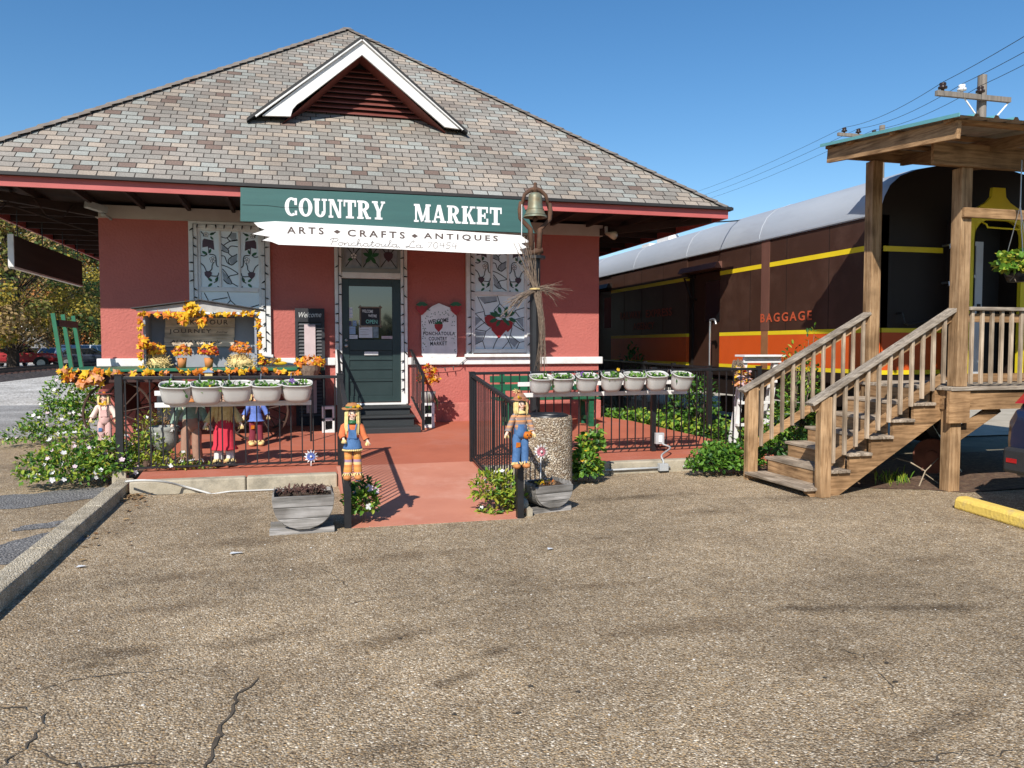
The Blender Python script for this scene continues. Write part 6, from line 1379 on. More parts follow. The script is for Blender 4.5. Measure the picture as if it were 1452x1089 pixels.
# triangulated ring
bm_=bmesh.new(); 
vs=[bm_.verts.new((a,yq,b)) for a,b in poly]; f_=bm_.faces.new(vs); r_=bmesh.ops.triangulate(bm_,faces=[f_],ngon_method='EAR_CLIP'); bm_.verts.index_update()
tri=[[v.index for v in f.verts] for f in bm_.faces]; bm_.free()
N=len(poly); mb.add([(a,yq,b) for a,b in poly]+[(a,yq+.05,b) for a,b in poly],tri+[[i+N for i in f[::-1]] for f in tri]+[(i,i+N,(i+1)%N+N,(i+1)%N) for i in range(N)])
mb.build('gangway_arch',MUST,tr)
mb=MB(); mb.box(8.53,8.56,yq+.051,YA-.001,1.16,3.3); mb.box(9.42,9.45,yq+.051,YA-.001,1.16,3.3); mb.box(8.561,9.419,yq+.051,YA-.001,3.27,3.3); mb.build('gangway_side',BROWND,tr)
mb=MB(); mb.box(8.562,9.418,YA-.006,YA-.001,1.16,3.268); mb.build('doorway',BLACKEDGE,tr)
mb=MB(); mb.box(8.58,8.66,YA-.07,YA-.03,1.17,3.02); mb.box(8.955,9.075,YA-.07,YA-.03,1.17,3.02)
for z in (1.17,1.66,2.10,2.53,2.96): mb.box(8.66,8.955,YA-.07,YA-.03,z,z+(.04 if 1.5<z<2.9 else .06))
wd=mb.build('white_door',M('door_white',(.66,.68,.70),(.58,.60,.62),scale=4,rough=.5),tr)
mb=MB(); mb.box(8.66,8.955,YA-.055,YA-.045,1.23,2.96); mb.build('glass',GLASS,wd)
mb=MB(); mb.box(8.99,9.04,YA-.085,YA-.071,2.03,2.17); mb.ell((9.015,YA-.11,2.07),.025,.03,.025); mb.build('lock',BLACKM,wd)
mb=MB(); mb.box(8.86,8.94,YA-.062,YA-.057,2.60,2.64); mb.build('sticker',PAPER,wd)
mb=MB(); mb.tube([(8.72,yq-.01,3.22),(8.72,yq-.07,3.19),(8.74,yq-.07,3.15),(9.25,yq-.07,3.14),(9.27,yq-.07,3.18),(9.27,yq-.01,3.21)],.012,6); mb.build('lamp_bar',MUST,tr)
for y in (11.0,13.0,29,31):
    mb=MB(); mb.cyl((X0+.45,y,.46),(X0+.60,y,.46),.44,n=28); mb.cyl((X1-.60,y,.46),(X1-.45,y,.46),.44,n=28); mb.cyl((X0+.60,y,.46),(X1-.6,y,.46),.07); mb.build('wheel',RUST,tr)
for y in (10.3,28.3): mb=MB(); mb.box(X0+.3,X0+.44,y,y+3.4,.35,.65); mb.build('bogie_frame',BROWND,tr)
mb=MB(); mb.box(8.5,9.5,YA-.35,YA-.001,.75,1.05); mb.build('coupler_beam',BLACKM,tr)
# white frame on the car roof, far along
t=thing('roof_antenna','white bracketed equipment standing on the far silver car roof','antenna',(8.3,21,3.95))
c=PX(932,347,8.1); mb=MB(); mb.box(c.x-.3,c.x+.25,c.y-.2,c.y+.2,c.z-.3,c.z+.0); mb.box(c.x-.15,c.x+.1,c.y-.9,c.y-.3,c.z-.15,c.z+.12); mb.bar((c.x,c.y-.9,c.z-.3),(c.x,c.y-.9,c.z+.3),.06,.06,(0,1,0)); mb.bar((c.x,c.y-.2,c.z+.15),(c.x,c.y-1.4,c.z+.18),.05,.05); mb.build('frame',LETW,t)
# ================================================================== wooden stair porch at the car door
dk=thing('stair_porch','weathered wooden stair porch with handrails and a turquoise tin roof','porch',(6.9,7.8,0))
ZD=1.15
for k in range(11):
    y=7.06+k*.15; mb=MB(); mb.box(6.76+rnd.uniform(-.01,.015),10.8,y,y+.14,ZD-.038,ZD); mb.build('deck_board',GREYX,dk,bev=.006)
mb=MB(); mb.box(7.03,10.7,7.10,7.14,.90,1.108); mb.box(6.82,6.86,7.2,8.6,.90,1.108); mb.box(7.03,10.7,8.55,8.59,.90,1.108); mb.build('rim_joist',WOODX,dk)
mb=MB(); mb.box(6.76,7.03,7.075,7.115,.76,1.108); mb.build('joist_block',WOODX,dk)
for x,y,z0,z1 in ((6.905,7.20,0,1.105),(6.985,7.215,1.152,3.52),(6.86,8.45,0,1.105),(6.86,8.45,1.152,3.86),(10.5,7.21,0,3.52),(10.5,8.45,0,3.8)):
    mb=MB(); mb.box(x-.07,x+.07,y-.07,y+.07,z0,z1); mb.build('post',WOODZ,dk,bev=.006)
mb=MB(); mb.bar((6.98,7.19,.62),(7.52,7.19,.92),.04,.13); mb.build('brace',WOODX,dk)
mb=MB(); mb.box(6.915,10.5,7.10,7.142,2.98,3.085); mb.build('cross_rail',WOODX,dk,bev=.004)
mb=MB(); mb.box(6.50,10.7,7.10,7.142,3.52,3.755); mb.build('beam',WOODX,dk); mb=MB(); mb.box(6.30,10.7,8.42,8.46,3.862,3.97); mb.build('beam',WOODX,dk)
RZ=lambda y:3.80+.10*(y-6.38)
for x in (6.20,7.25,8.3,9.35,10.4):
    mb=MB(); mb.bar((x,6.46,RZ(6.46)-.115),(x,8.44,RZ(8.44)-.115),.045,.17 if x<6.5 else .12); mb.build('rafter',WOODY,dk)
mb=MB()
for y in (6.55,7.3,8.0,8.38): mb.bar((6.14,y,RZ(y)-.025),(10.7,y,RZ(y)-.025),.09,.03)
mb.build('purlin',WOODX,dk)
mb=MB(); prof=[]; x=6.11
while x<10.75:
    prof+=[(x,0),(x+.16,0),(x+.18,.028),(x+.215,.028)]; x+=.235
ye=lambda a: 8.46 if a<7.0 else 9.03
for f in (0,1): mb.v.extend([Vector((a,ye(a) if f else 6.36,RZ(ye(a) if f else 6.36)+b)) for a,b in prof])
n=len(prof); 
for k in range(n-1): mb.f.append([k,k+1,n+k+1,n+k]); mb.m.append(0)
b0=len(mb.v)
for f in (0,1): mb.v.extend([Vector((a,ye(a) if f else 6.36,RZ(ye(a) if f else 6.36)+b-.004)) for a,b in prof])
for k in range(n-1): mb.f.append([b0+k,b0+n+k,b0+n+k+1,b0+k+1]); mb.m.append(1)
tn=mb.build('tin_roof',[TURQ,TINU],dk); mb=MB(); mb.bar((6.10,6.355,RZ(6.36)+.002),(6.10,8.465,RZ(8.46)+.002),.012,.035); mb.build('edge_trim',TURQ,tn)
# stairs
NT=6
for i in range(NT):
    z=.10+.175*i; x=5.10+.27*i
    for j in range(2):
        mb=MB(); mb.box(x+j*.15+.002,x+j*.15+.146,7.24,8.42,z-.036,z); mb.build('tread',GREYY,dk,bev=.008)
    if i<NT: mb=MB(); mb.box(x+.30-.018,x+.30,7.345,8.36,z+.001,z+.138); mb.build('riser',WOODY,dk)
for y in (7.30,8.36):
    mb=MB(); pts=[(5.20,-.0),(5.55,-.0),(6.86,.80),(6.86,1.10)]
    for i in range(NT-1,-1,-1): 
        z=.10+.175*i; x=5.10+.27*i; pts+=[(x+.305,z+.135),(x+.305,z-.04),(x+.03,z-.04)]
    pts=[p for p in pts]
    mb.prism(pts,y-.02,y+.02); mb.build('stringer',WOODX,dk)
def stairrail(y,p0,p1,q0,q1,nb,nx,nz0,nz1):
    mb=MB(); mb.box(nx-.065,nx+.065,y-.05,y+.05,nz0,nz1); mb.build('newel_post',WOODZ,dk,bev=.005)
    mb=MB(); mb.bar((p0[0],y,p0[1]),(p1[0],y,p1[1]),.14,.038,(0,0,1)); mb.build('handrail',GREYX,dk,bev=.006)
    mb=MB(); mb.bar((p0[0]+.06,y+.02,p0[1]-.07+.03),(p1[0],y+.02,p1[1]-.075),.038,.09,(0,0,1)); mb.bar((q0[0],y+.02,q0[1]),(q1[0],y+.02,q1[1]),.038,.09); mb.build('rail',WOODX,dk)
    for k in range(nb):
        f=(k+.6)/nb; x=q0[0]+(q1[0]-q0[0])*f; zt_=p0[1]+(p1[1]-p0[1])*(x-p0[0])/(p1[0]-p0[0])-.03; zb_=q0[1]+(q1[1]-q0[1])*f-.05
        mb=MB(); mb.box(x-.018,x+.018,y-.038,y-.001,zb_,zt_); mb.build('baluster',GREYZ,dk,bev=.003)
stairrail(7.24,(5.14,.985),(6.99,2.03),(5.34,.36),(6.86,1.27),11,5.32,0,1.06)
stairrail(8.44,(5.06,1.06),(6.80,2.0),(5.24,.40),(6.78,1.27),11,5.20,0,1.10)
# deck railing to the right
mb=MB(); mb.box(7.06,10.43,7.13,7.27,1.985,2.023); mb.build('handrail',GREYX,dk,bev=.005)
mb=MB(); mb.box(7.06,10.43,7.20,7.238,1.86,1.95); mb.box(7.06,10.43,7.20,7.238,1.20,1.29); mb.build('rail',WOODX,dk)
for k in range(24):
    x=7.13+k*.135; mb=MB(); mb.box(x-.018,x+.018,7.163,7.198,1.18,1.984); mb.build('baluster',GREYZ,dk,bev=.003)
# hanging basket
c=PY(1444,384,7.0); t=bush('hanging_basket','green trailing plant in a dark hanging basket under the tin roof',c,[(0,0,.08,.24,.2,.12),(-.17,-.08,-.14,.09,.1,.24),(.16,-.08,-.14,.12,.1,.26),(0,-.15,-.06,.14,.06,.14)],620,.07,[G1,G3,G4],0,cat='hanging basket',aspect=.85)
mb=MB(); mb.lathe([(.0,-.12),(.10,-.12),(.16,.02),(.15,.02),(.0,-.0)],c,20); mb.build('basket',BLACKM,t,smooth=True)
mb=MB()
for a in (0,2.1,4.2): mb.tube([c+Vector((.15*math.cos(a),.15*math.sin(a),.02)),c+Vector((0,0,.7))],.004,4)
mb.tube([c+Vector((0,0,.7)),(c.x,c.y,3.6)],.006,4); mb.build('chain',METAL,t)
# oddments under the deck
c=PZ(1368,690,.0); t=thing('old_wheel','rusty red solid wheel leaning under the wooden deck','wheel',c)
mb=MB(); mb.tube([(c.x+.05,c.y+.55,.27),(c.x+.10,c.y+.60,.275)],[.21,.21],26); mb.cyl((c.x+.02,c.y+.52,.27),(c.x+.05,c.y+.55,.27),.07); mb.build('disc',M('rust_red',(.26,.10,.06),(.16,.06,.04),scale=6,rough=.8),t)
mb=MB(); mb.bar((7.7,7.9,.05),(7.35,8.3,.95),.06,.09); tag(mb.build('black_strut',BLACKM,loc=(7.7,7.9,0)),'black leaning strut under the wooden deck','strut')
t=thing('dead_branch','pale forked dead branch lying on the mulch under the stairs','branch',PZ(1300,680,0))
mb=MB(); P_=[PZ(1283,655,.12),PZ(1300,660,.1),PZ(1318,664,.02)]
mb.tube([PY(1290,655,7.7),PY(1312,668,7.55),PY(1303,690,7.5)],.008,6); mb.tube([PY(1312,668,7.55),PY(1330,650,7.7)],.006,6); mb.tube([PY(1312,672,7.55),PY(1330,685,7.5)],.005,6); mb.tube([PY(1290,655,7.7),PY(1272,650,7.8),PY(1266,652,7.9)],.005,6); mb.build('limb',M('dead_wood',(.40,.33,.24),(.28,.22,.15),scale=14,rough=.9),t)
mb=MB()
for k in range(90):
    c=PZ(1268+rnd.gauss(0,14),683+rnd.gauss(0,3),.0); d=rvec()*.4+Vector((0,0,1)); leaf(mb,c,d,rvec(),.12*rnd.uniform(.5,1.2),.008,rnd.randrange(2))
tag(mb.build('grass_tufts',[G1,G3]),'thin green grass tufts on the mulch below the stairs','grass',kind='stuff')
# wheel stop
t=MB(); a=Vector((6.29,6.40,0)); 
sec=[(-.10,0),(.10,0),(.09,.085),(.06,.12),(-.06,.12),(-.09,.085)]
e=[(a+Vector((0,0,0))),(a+Vector((-.11,-.80,0))),(a+Vector((-.26,-1.85,0)))]
for i,p in enumerate(e): t.v.extend([Vector((p.x+x,p.y+(.0),z)) for x,z in sec])
for i in range(2):
    for k in range(6): t.f.append([i*6+k,i*6+(k+1)%6,(i+1)*6+(k+1)%6,(i+1)*6+k]); t.m.append(0)
t.f+= [list(range(6))[::-1],[12+k for k in range(6)]]; t.m+=[0,0]
tag(t.build('wheel_stop',YCONC,loc=tuple(a),bev=.02),'yellow painted concrete wheel stop in front of the dark SUV','wheel stop')
# ================================================================== vehicles
def paint(name,c): return M(name,c,[x*.95 for x in c],scale=2,rough=.32,spec=.5,coat=.6)
TAIL=M('tail_red',(.40,.012,.015),rough=.15,spec=.6); HEADL=M('headlamp_clear',(.7,.72,.74),rough=.1,spec=.7); BUMP=M('bumper_grey',(.028,.028,.03),rough=.6)
def car(name,lab,cat,kind,pm,loc,rot,group=None):
    t=thing(name,lab,cat,(0,0,0),group)
    if kind=='suv': ST=[(0,.46,.93,.76),(.06,.36,1.0,.85),(.5,.30,1.03,.90),(1.6,.26,1.02,.91),(3.0,.26,1.0,.91),(3.9,.28,.95,.88),(4.35,.34,.84,.80),(4.5,.42,.70,.68)]; CB=[(.10,.60,1.58),(1.0,.60,1.69),(2.3,.60,1.67),(3.15,.60,1.0)]; L=4.5; wx=(.85,3.55); zr=1.02; CAB=((.10,.44),(3.15,2.25),1.66)
    elif kind=='pickup': ST=[(0,.55,1.02,.86),(.05,.48,1.06,.93),(1.9,.45,1.08,.95),(3.6,.45,1.10,.95),(4.9,.46,1.08,.93),(5.4,.5,1.0,.86),(5.5,.6,.85,.8)]; L=5.5; wx=(1.05,4.4); CAB=((1.95,2.05),(4.05,3.35),1.82)
    else: ST=[(0,.46,.84,.72),(.06,.34,.92,.82),(.6,.27,.95,.87),(2.4,.24,.92,.88),(3.6,.25,.86,.86),(4.35,.32,.76,.78),(4.55,.42,.64,.66)]; L=4.55; wx=(.85,3.6); CAB=((.35,.95),(3.3,2.45),1.42)
    mb=MB(); k=10
    for (x,zl,zb,w) in ST:
        mb.v.extend([Vector((x,y,z)) for y,z in ((-w*.86,zl),(-w*.97,zl+.12),(-w,(zl+zb)/2),(-w*.985,zb-.12),(-w*.90,zb),(w*.90,zb),(w*.985,zb-.12),(w,(zl+zb)/2),(w*.97,zl+.12),(w*.86,zl))])
    for i in range(len(ST)-1):
        for j in range(k): mb.f.append([i*k+j,i*k+(j+1)%k,(i+1)*k+(j+1)%k,(i+1)*k+j]); mb.m.append(0)
    mb.f+=[list(range(k))[::-1],[(len(ST)-1)*k+j for j in range(k)]]; mb.m+=[0,0]
    o=mb.build('body',pm,t,smooth=False,bev=.025)
    (rb,rt),(fb,ft),zt=CAB; zb=max(s[2] for s in ST)-.05; wb=.80*(ST[2][3]/.9); wt=.64*(ST[2][3]/.9)
    C=[Vector(p) for p in ((rb,-wb,zb),(fb,-wb,zb),(fb,wb,zb),(rb,wb,zb),(rt,-wt,zt),(ft,-wt,zt),(ft,wt,zt),(rt,wt,zt))]
    mb=MB(); mb.add(C,[(0,3,2,1),(4,5,6,7),(0,1,5,4),(1,2,6,5),(2,3,7,6),(3,0,4,7)]); mb.build('cabin',pm,t,bev=.04)
    def pane(a,b,c_,d,m=.12,nm='window'):
        vs=[C[i] for i in (a,b,c_,d)]; ce=sum(vs,Vector())/4; nn=(vs[1]-vs[0]).cross(vs[3]-vs[0]).normalized()
        if nn.dot(ce-Vector((L/2,0,1.2)))<0: nn=-nn
        q=[v.lerp(ce,m)+nn*.006 for v in vs]
        mb=MB(); mb.add(q,[(0,1,2,3)]); mb.build(nm,GLASS,t)
    pane(3,0,4,7,.14); pane(1,2,6,5,.10)
    for s in (0,1):
        lo=(C[0],C[1],C[5],C[4]) if s==0 else (C[3],C[2],C[6],C[7])
        n_=3 if kind=='suv' else 2
        for i in range(n_):
            f0,f1=(i+.06)/n_,(i+.94)/n_; vs=[lo[0].lerp(lo[1],f0),lo[0].lerp(lo[1],f1),lo[3].lerp(lo[2],f1),lo[3].lerp(lo[2],f0)]
            ce=sum(vs,Vector())/4; dy=Vector((0,-.008 if s==0 else .008,.003)); mb=MB(); mb.add([Vector((v.x,v.y,ce.z+(v.z-ce.z)*.78))+dy+Vector((0,(ce.y-v.y)*.22,0)) for v in vs],[(0,1,2,3)]); mb.build('window',GLASS,t)
    rr=.34 if kind!='pickup' else .40
    for x in wx:
        for s in (-1,1):
            w=ST[2][3]; mb=MB(); mb.tube([(x,s*(w-.20),rr),(x,s*(w-.18),rr),(x,s*(w+.01),rr),(x,s*(w+.025),rr)],[rr*.94,rr,rr,rr*.92],28); wo=mb.build('wheel',TYRE,t)
            mb=MB(); mb.cyl((x,s*(w+.0255),rr),(x,s*(w+.034),rr),rr*.62,n=20)
            for q in range(5):
                a=6.283*q/5; mb.bar((x+.04*math.cos(a),s*(w+.038),rr+.04*math.sin(a)),(x+rr*.6*math.cos(a),s*(w+.036),rr+rr*.6*math.sin(a)),.05,.012,(0,1,0))
            mb.build('rim',METAL,wo)
            mb=MB(); pts=[(x+math.cos(R(a))*(rr+.07),rr+math.sin(R(a))*(rr+.07)) for a in range(-8,189,14)]; mb.prism(pts,s*(w-.02),s*(w+.008)); mb.build('wheel_arch',BUMP,t)
    zt_=ST[1][2]
    for s in (-1,1):
        w=ST[1][3]
        if kind=='suv': mb=MB(); mb.add([(.07,s*.62,1.06),(.08,s*.80,1.05),(.20,s*.86,1.06),(.32,s*.80,1.26),(.22,s*.72,1.27),(.11,s*.66,1.12)],[(0,1,2,3,4,5)])
        else: mb=MB(); mb.box(-.012,.05,s*w*.93-.12,s*w*.93+.05,zt_-.22,zt_-.06)
        mb.build('taillight',TAIL,t)
        mb=MB(); zz=ST[-1][2]; mb.add([(L+.005,s*.42,zz-.10),(L-.06,s*.70,zz-.04),(L-.10,s*.74,zz+.05),(L-.04,s*.45,zz+.02)],[(0,1,2,3)]); mb.build('headlight',HEADL,t)
    mb=MB(); z0=ST[0][1]-.06; mb.box(-.05,.12,-.80,.80,z0,z0+.24); mb.build('bumper',BUMP,t,bev=.03)
    for s in (-1,1): mb=MB(); mb.box(-.056,.0,s*.70-.06,s*.70+.05,z0+.10,z0+.14); mb.build('reflector',TAIL,t)
    mb=MB(); mb.box(-.02,.0,-.26,.26,ST[0][1]+.26,ST[0][1]+.38); mb.build('licence_plate',PAPER,t)
    t.location=loc; t.rotation_euler=(0,0,R(rot)); return t
NAVY=paint('paint_navy',(.010,.016,.045)); WHITEP=paint('paint_car_white',(.62,.63,.64)); REDP=paint('paint_car_red',(.32,.025,.03)); SILVP=paint('paint_silver',(.34,.36,.38)); DARKP=paint('paint_dark',(.012,.017,.028)); BLUEC=paint('paint_blue',(.07,.12,.2))
car('parked_suv','dark blue SUV parked with its rear towards the yellow wheel stop','suv','suv',NAVY,(6.50,5.30,0),0)
g='cars parked beyond the railway track'
def cx(px,Y): return PY(px,520,Y).x
car('pickup_truck','red pickup truck parked behind the leftmost tree trunk','pickup truck','pickup',REDP,(cx(-47,61),61,0),10,g)
for px,Y,kind,pm,rot,lab in ((62,72,'sedan',WHITEP,80,'white car with dark windows right behind the red pickup'),(80,68,'sedan',DARKP,5,'low black car in front of the row, seen between the green stakes'),(88,78,'suv',BLUEC,70,'blue grey car behind the low black car'),(101,84,'suv',WHITEP,90,'white car seen just right of the green stakes'),(115,75,'suv',WHITEP,62,'white hatchback parked nearest the depot wall'),(130,88,'suv',SILVP,90,'silver car half hidden by the depot corner'),(47,82,'sedan',SILVP,85,'silver car far behind the red pickup'),(-5,66,'suv',WHITEP,90,'white car behind the leftmost tree trunk at the photo edge')):
    car('parked_car',lab,'car',kind,pm,(cx(px,Y),Y,0),rot,g)
sheet('sandy_yard',[(9.2,11.5),(60,11.5),(60,60),(11,60)],.002,M('sand',(.46,.40,.31),(.36,.31,.23),scale=2,rough=.95,world=True,bump=.4))
# ================================================================== track
mb=MB(); mb.add([(-17.0,5,-.02),(-12.7,5,-.02),(-13.4,5,.22),(-16.3,5,.22),(-17.0,160,-.02),(-12.7,160,-.02),(-13.4,160,.22),(-16.3,160,.22)],[(3,2,6,7),(2,1,5,6),(0,3,7,4)]); struct(mb.build('track_bed',BALLAST))
t=thing('railway_track','rusty railway track on dark ballast beyond the gravel yard','railway track',(-14.85,40,.2))
for x in (-15.55,-14.1):
    mb=MB(); mb.box(x-.035,x+.035,5,160,.27,.40); mb.build('rail',RUST,t)
mb=MB()
for k in range(130): mb.box(-16.1,-13.55,12+k*.9,12.24+k*.9,.20,.268)
mb.build('sleepers',CARTB,t)
# ================================================================== trees
def tree(lab,x,y,h,rad,mats,nl,ls,trunk_r,seed,low=.25,bare=0,group='trees beyond the railway track'):
    rnd.seed(seed); t=thing('tree',lab,'tree',(x,y,0),group); mb=MB(); B_=Vector((x,y,0))
    top=B_+Vector((rnd.uniform(-.4,.4),rnd.uniform(-.4,.4),h*.8))
    mb.tube([B_-Vector((0,0,.1)),B_+Vector((.1,0,h*.25)),B_.lerp(top,.6)+Vector((rnd.uniform(-.3,.3),0,0)),top],[trunk_r*1.3,trunk_r,trunk_r*.6,trunk_r*.15],8)
    cl=[]
    for k in range(84):
        zf=low+(1-low)*rnd.random()**.85; a=rnd.uniform(0,6.283); prof=math.sin(math.pi*min(1,(zf-low)/(1-low)*.85+.15))**.7; r=rad*prof*rnd.uniform(.45,1.05)
        c=B_+Vector((r*math.cos(a),r*math.sin(a),zf*h)); cl.append((c,rad*rnd.uniform(.18,.34)))
        s=B_.lerp(top,max(.12,zf-.18)); mb.tube([s,s.lerp(c,.5)+Vector((0,0,.15)),c],[trunk_r*.2,trunk_r*.1,.012],5)
        if bare and k%2==0:
            for _ in range(6): d=rvec()+Vector((0,0,.6)); mb.tube([c,c+d*.7,c+d*1.3+rvec()*.3],[.018,.012,.005],4)
    mb.build('trunk',BARK,t); mb=MB()
    for c,r in cl:
        mi=rnd.randrange(len(mats))
        for k in range(int(nl/84)):
            v=rvec(); p=c+Vector((v.x*r*1.15,v.y*r*1.15,v.z*r*.75))*rnd.random()**.4; d=rvec(); n_=(v+Vector((0,0,.6))+rvec()*.6).normalized(); s=ls*rnd.uniform(.6,1.3); sd=d.cross(n_).normalized(); d=n_.cross(sd)
            mb.add([p-d*s*.5,p+sd*s*.32,p+d*s*.5,p-sd*s*.32],[(0,1,2,3)],mi if rnd.random()<.7 else rnd.randrange(len(mats)))
    mb.build('crown',mats,t); return t
BARK=M('bark',(.055,.04,.03),(.035,.026,.02),scale=8,rough=.95,bump=.5,bscale=20)
T1=M('crown_olive',(.20,.19,.04),(.14,.145,.03),scale=1,rough=.7,trans=.3); T2=M('crown_dark_green',(.07,.115,.026),(.05,.085,.02),scale=1,rough=.7,trans=.25); T3=M('crown_rust',(.46,.18,.045),(.34,.13,.03),scale=1,rough=.8,trans=.3); T4=M('crown_tan',(.42,.29,.13),(.31,.21,.09),scale=1,rough=.8,trans=.3); T5=M('crown_gold',(.46,.35,.05),(.34,.26,.04),scale=1,rough=.8,trans=.3)
for lab,px,Y,h,rad,mats,low,bare,tr_ in (('big olive tree with a dark trunk at the left edge beside the red pickup',18,56,9.8,4.8,[T1,T5,T2,T4],.2,0,.30),('tan half bare tree standing tallest behind the hanging board',-45,66,13.5,5,[T4,T4,T3],.25,1,.4),('dark green and gold tree just left of the depot wall',116,90,14.2,6.4,[T2,T1,T5],.17,0,.4),('rust coloured tree between the olive tree and the depot wall',66,88,12.5,5.4,[T3,T1,T4],.17,0,.35),('green tree behind the depot corner',165,92,14,6,[T2,T1],.17,0,.35),('grey brown bare tree at the top left edge',20,95,17,5,[T4,T5],.3,1,.3),('tall green tree behind the rust coloured tree',92,104,16,6.5,[T1,T2,T5],.16,0,.4)):
    tree(lab,cx(px,Y),Y,h,rad,mats,22000 if not bare else 5000,.25,tr_,int(px)+100,low,bare)
rnd.seed(5)
def treeline(pts,h,lab,mats,den=22):
    mb=MB()
    for (x0,y0),(x1,y1) in zip(pts,pts[1:]):
        L=math.hypot(x1-x0,y1-y0)
        for k in range(int(L*den)):
            f=rnd.random(); x=x0+(x1-x0)*f; y=y0+(y1-y0)*f; hh=h*(.75+.25*math.sin(x*.23+1)*math.sin(x*.071+y*.05)); p=Vector((x+rnd.gauss(0,1.5),y+rnd.gauss(0,1.5),hh*rnd.random()**.7)); d=rvec(); n_=rvec(); s=.8; sd=d.cross(n_).normalized(); mb.add([p-d*s,p+sd*s*.7,p+d*s,p-sd*s*.7],[(0,1,2,3)],rnd.randrange(len(mats)))
    o=mb.build('treeline',mats); tag(o,lab,'trees',kind='stuff')
treeline([(-170,95),(-90,130),(-25,125),(-8,128)],9,'distant belt of dark trees behind the parked cars',[T2,T1,T2],40)
treeline([(-40,-30),(0,-38),(45,-34)],5.2,'belt of trees behind the photographer, mirrored in the door glass',[T2,T2,T1],34)
t=thing('shed_building','long low white building far behind the parked cars','building',(cx(40,86),86,0))
a=cx(10,86); b=cx(66,86); mb=MB(); mb.box(a,b,86,94,0,3.0); mb.build('wall',M('shed_wall',(.20,.19,.18),rough=.8),t); mb=MB(); mb.box(a-.4,b+.4,85.4,94.5,3.02,3.55); mb.build('roof',WHITE,t)
# ================================================================== utility poles and wires
def pole(lab,px,Y,ytop,yarm,xl,xr,brace,ins):
    top=PY(px,ytop,Y); t=thing('utility_pole',lab,'utility pole',(top.x,Y,0),'utility poles behind the railway car')
    mb=MB(); mb.cyl((top.x,Y,0),(top.x,Y,top.z),.20,.14,12); mb.build('post',POLEW,t)
    a=PY(xl,yarm,Y); b=PY(xr,yarm,Y); z=(a.z+b.z)/2; mb=MB(); mb.bar((a.x,Y-.22,z),(b.x,Y-.22,z),.12,.16); mb.build('crossarm',POLEW,t)
    if brace:
        mb=MB()
        for s in (-.9,.9): mb.bar((top.x,Y-.2,z-1.0),(top.x+s,Y-.2,z-.06),.03,.04)
        mb.build('brace',LETW,t)
    out=[]
    for x,m in ins:
        p=PY(x,yarm,Y); p=Vector((p.x,Y-.22,z+.08)); mb=MB(); mb.lathe([(.0,0),(.05,0),(.05,.06),(.14,.08),(.14,.14),(.06,.16),(.11,.20),(.10,.26),(.0,.28)],p,12); mb.build('insulator',m,t,smooth=True); out.append(p+Vector((0,0,.29)))
    return out
POLEW=M('pole_wood',(.24,.21,.18),(.15,.13,.11),scale=10,rough=.9,stretch=(1,1,.1)); INSB=M('insulator_brown',(.035,.02,.018),rough=.3)
i1=pole('taller looking utility pole with white braces above the tin roof',1393,22,107,140,1320,1424,True,((1329,INSB),(1356,LETW),(1382,INSB)))
i2=pole('utility pole further off, its crossarm just over the left eave of the tin roof',1251,36,178,196,1184,1290,False,((1193,INSB),(1213,INSB),(1235,INSB)))
far=[PY(965,262,75),PY(975,267,75),PY(985,271,75)]
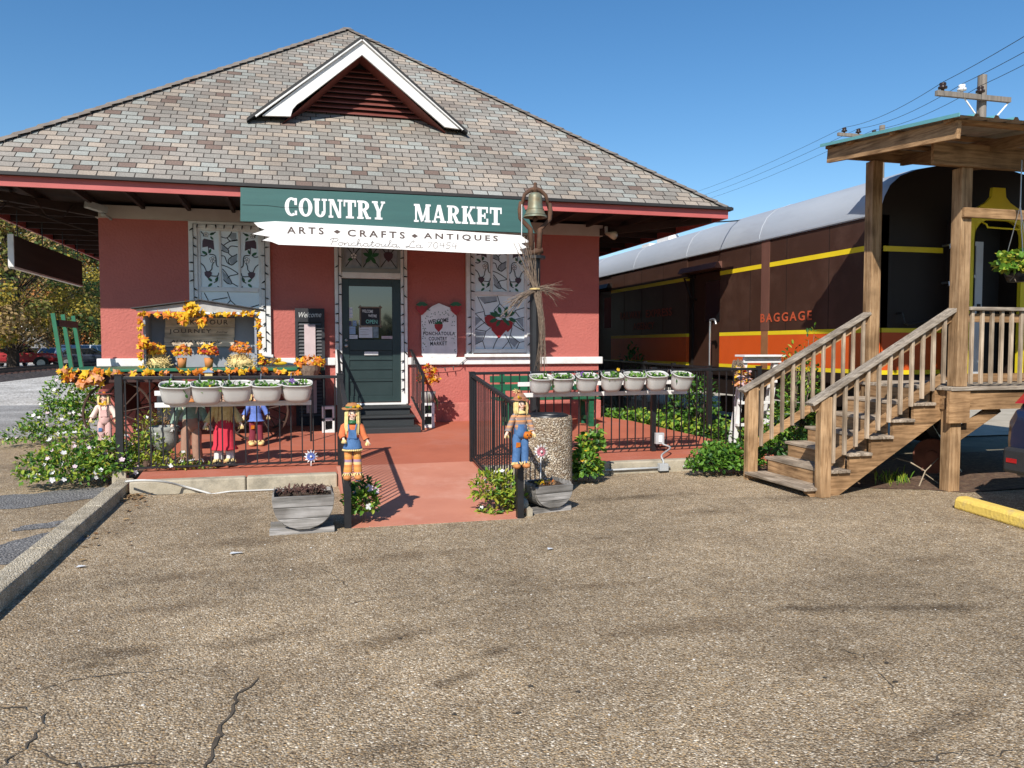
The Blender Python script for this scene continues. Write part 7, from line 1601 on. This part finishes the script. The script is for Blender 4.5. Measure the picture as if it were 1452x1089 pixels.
for k,(a,b) in enumerate(zip(i1,i2)):
    c=far[k]; e=a+(a-b)*1.3+Vector((0,0,1.5))
    def sag(p,q,s): return [p.lerp(q,i/14)-Vector((0,0,s*4*(i/14)*(1-i/14))) for i in range(15)]
    c2=c+(c-b)*1.0
    mb=MB(); mb.tube(sag(e,a,.3)+sag(a,b,.25)[1:]+sag(b,c2,1.2)[1:],.010,5); tag(mb.build('power_line',LEAD,loc=tuple(a)),'thin dark overhead wire strung between the utility poles','wire','overhead wires')
a=PX(1030,305,8.0); b=PX(1100,300,8.3)
mb=MB(); mb.tube(sag(Vector((6.8,12.5,3.72)),PX(1098,305,9.0),.03),.012,5); tag(mb.build('service_cable',LEAD,loc=(6.8,12.5,3.7)),'short cable from the depot eave corner to the railway car roof','cable')
# ================================================================== sky, sun, camera
EL=math.atan2(.93,math.hypot(.6,1)); AZ_=math.atan2(-.6,-1)
w=bpy.data.worlds.new('World'); scene.world=w; w.use_nodes=True; nt=w.node_tree; bg=nt.nodes['Background']
sk=nt.nodes.new('ShaderNodeTexSky'); sk.sky_type='NISHITA'; sk.sun_disc=False; sk.sun_elevation=EL; sk.sun_rotation=AZ_%(2*math.pi); sk.air_density=1.0; sk.dust_density=.25; sk.ozone_density=2.5; sk.altitude=0
hs=nt.nodes.new('ShaderNodeHueSaturation'); hs.inputs['Saturation'].default_value=1.27; nt.links.new(sk.outputs[0],hs.inputs['Color']); nt.links.new(hs.outputs[0],bg.inputs[0]); bg.inputs[1].default_value=.108
sl_=bpy.data.lights.new('sun','SUN'); sl_.energy=4.9; sl_.angle=R(.53); sl_.color=(1,.95,.87); so=bpy.data.objects.new('sun',sl_); col.objects.link(so)
so.rotation_euler=Vector((-.6,-1,.93)).to_track_quat('Z','Y').to_euler(); so.location=(-6,-10,12)
cd=bpy.data.cameras.new('camera'); cd.sensor_width=36; cd.lens=FPX/1452*36; cd.clip_end=2000; cd.clip_start=.05
co=bpy.data.objects.new('camera',cd); col.objects.link(co); co.location=(0,0,EYE); co.rotation_euler=(R(90)-PITCH,0,-YAW); scene.camera=co
scene.view_settings.view_transform='Standard'; scene.view_settings.look='None'; scene.view_settings.exposure=.32; scene.view_settings.gamma=1
scene.render.engine='CYCLES'; scene.cycles.max_bounces=6; scene.cycles.diffuse_bounces=3; scene.cycles.glossy_bounces=3; scene.cycles.use_denoising=True
scene.cycles.transparent_max_bounces=8
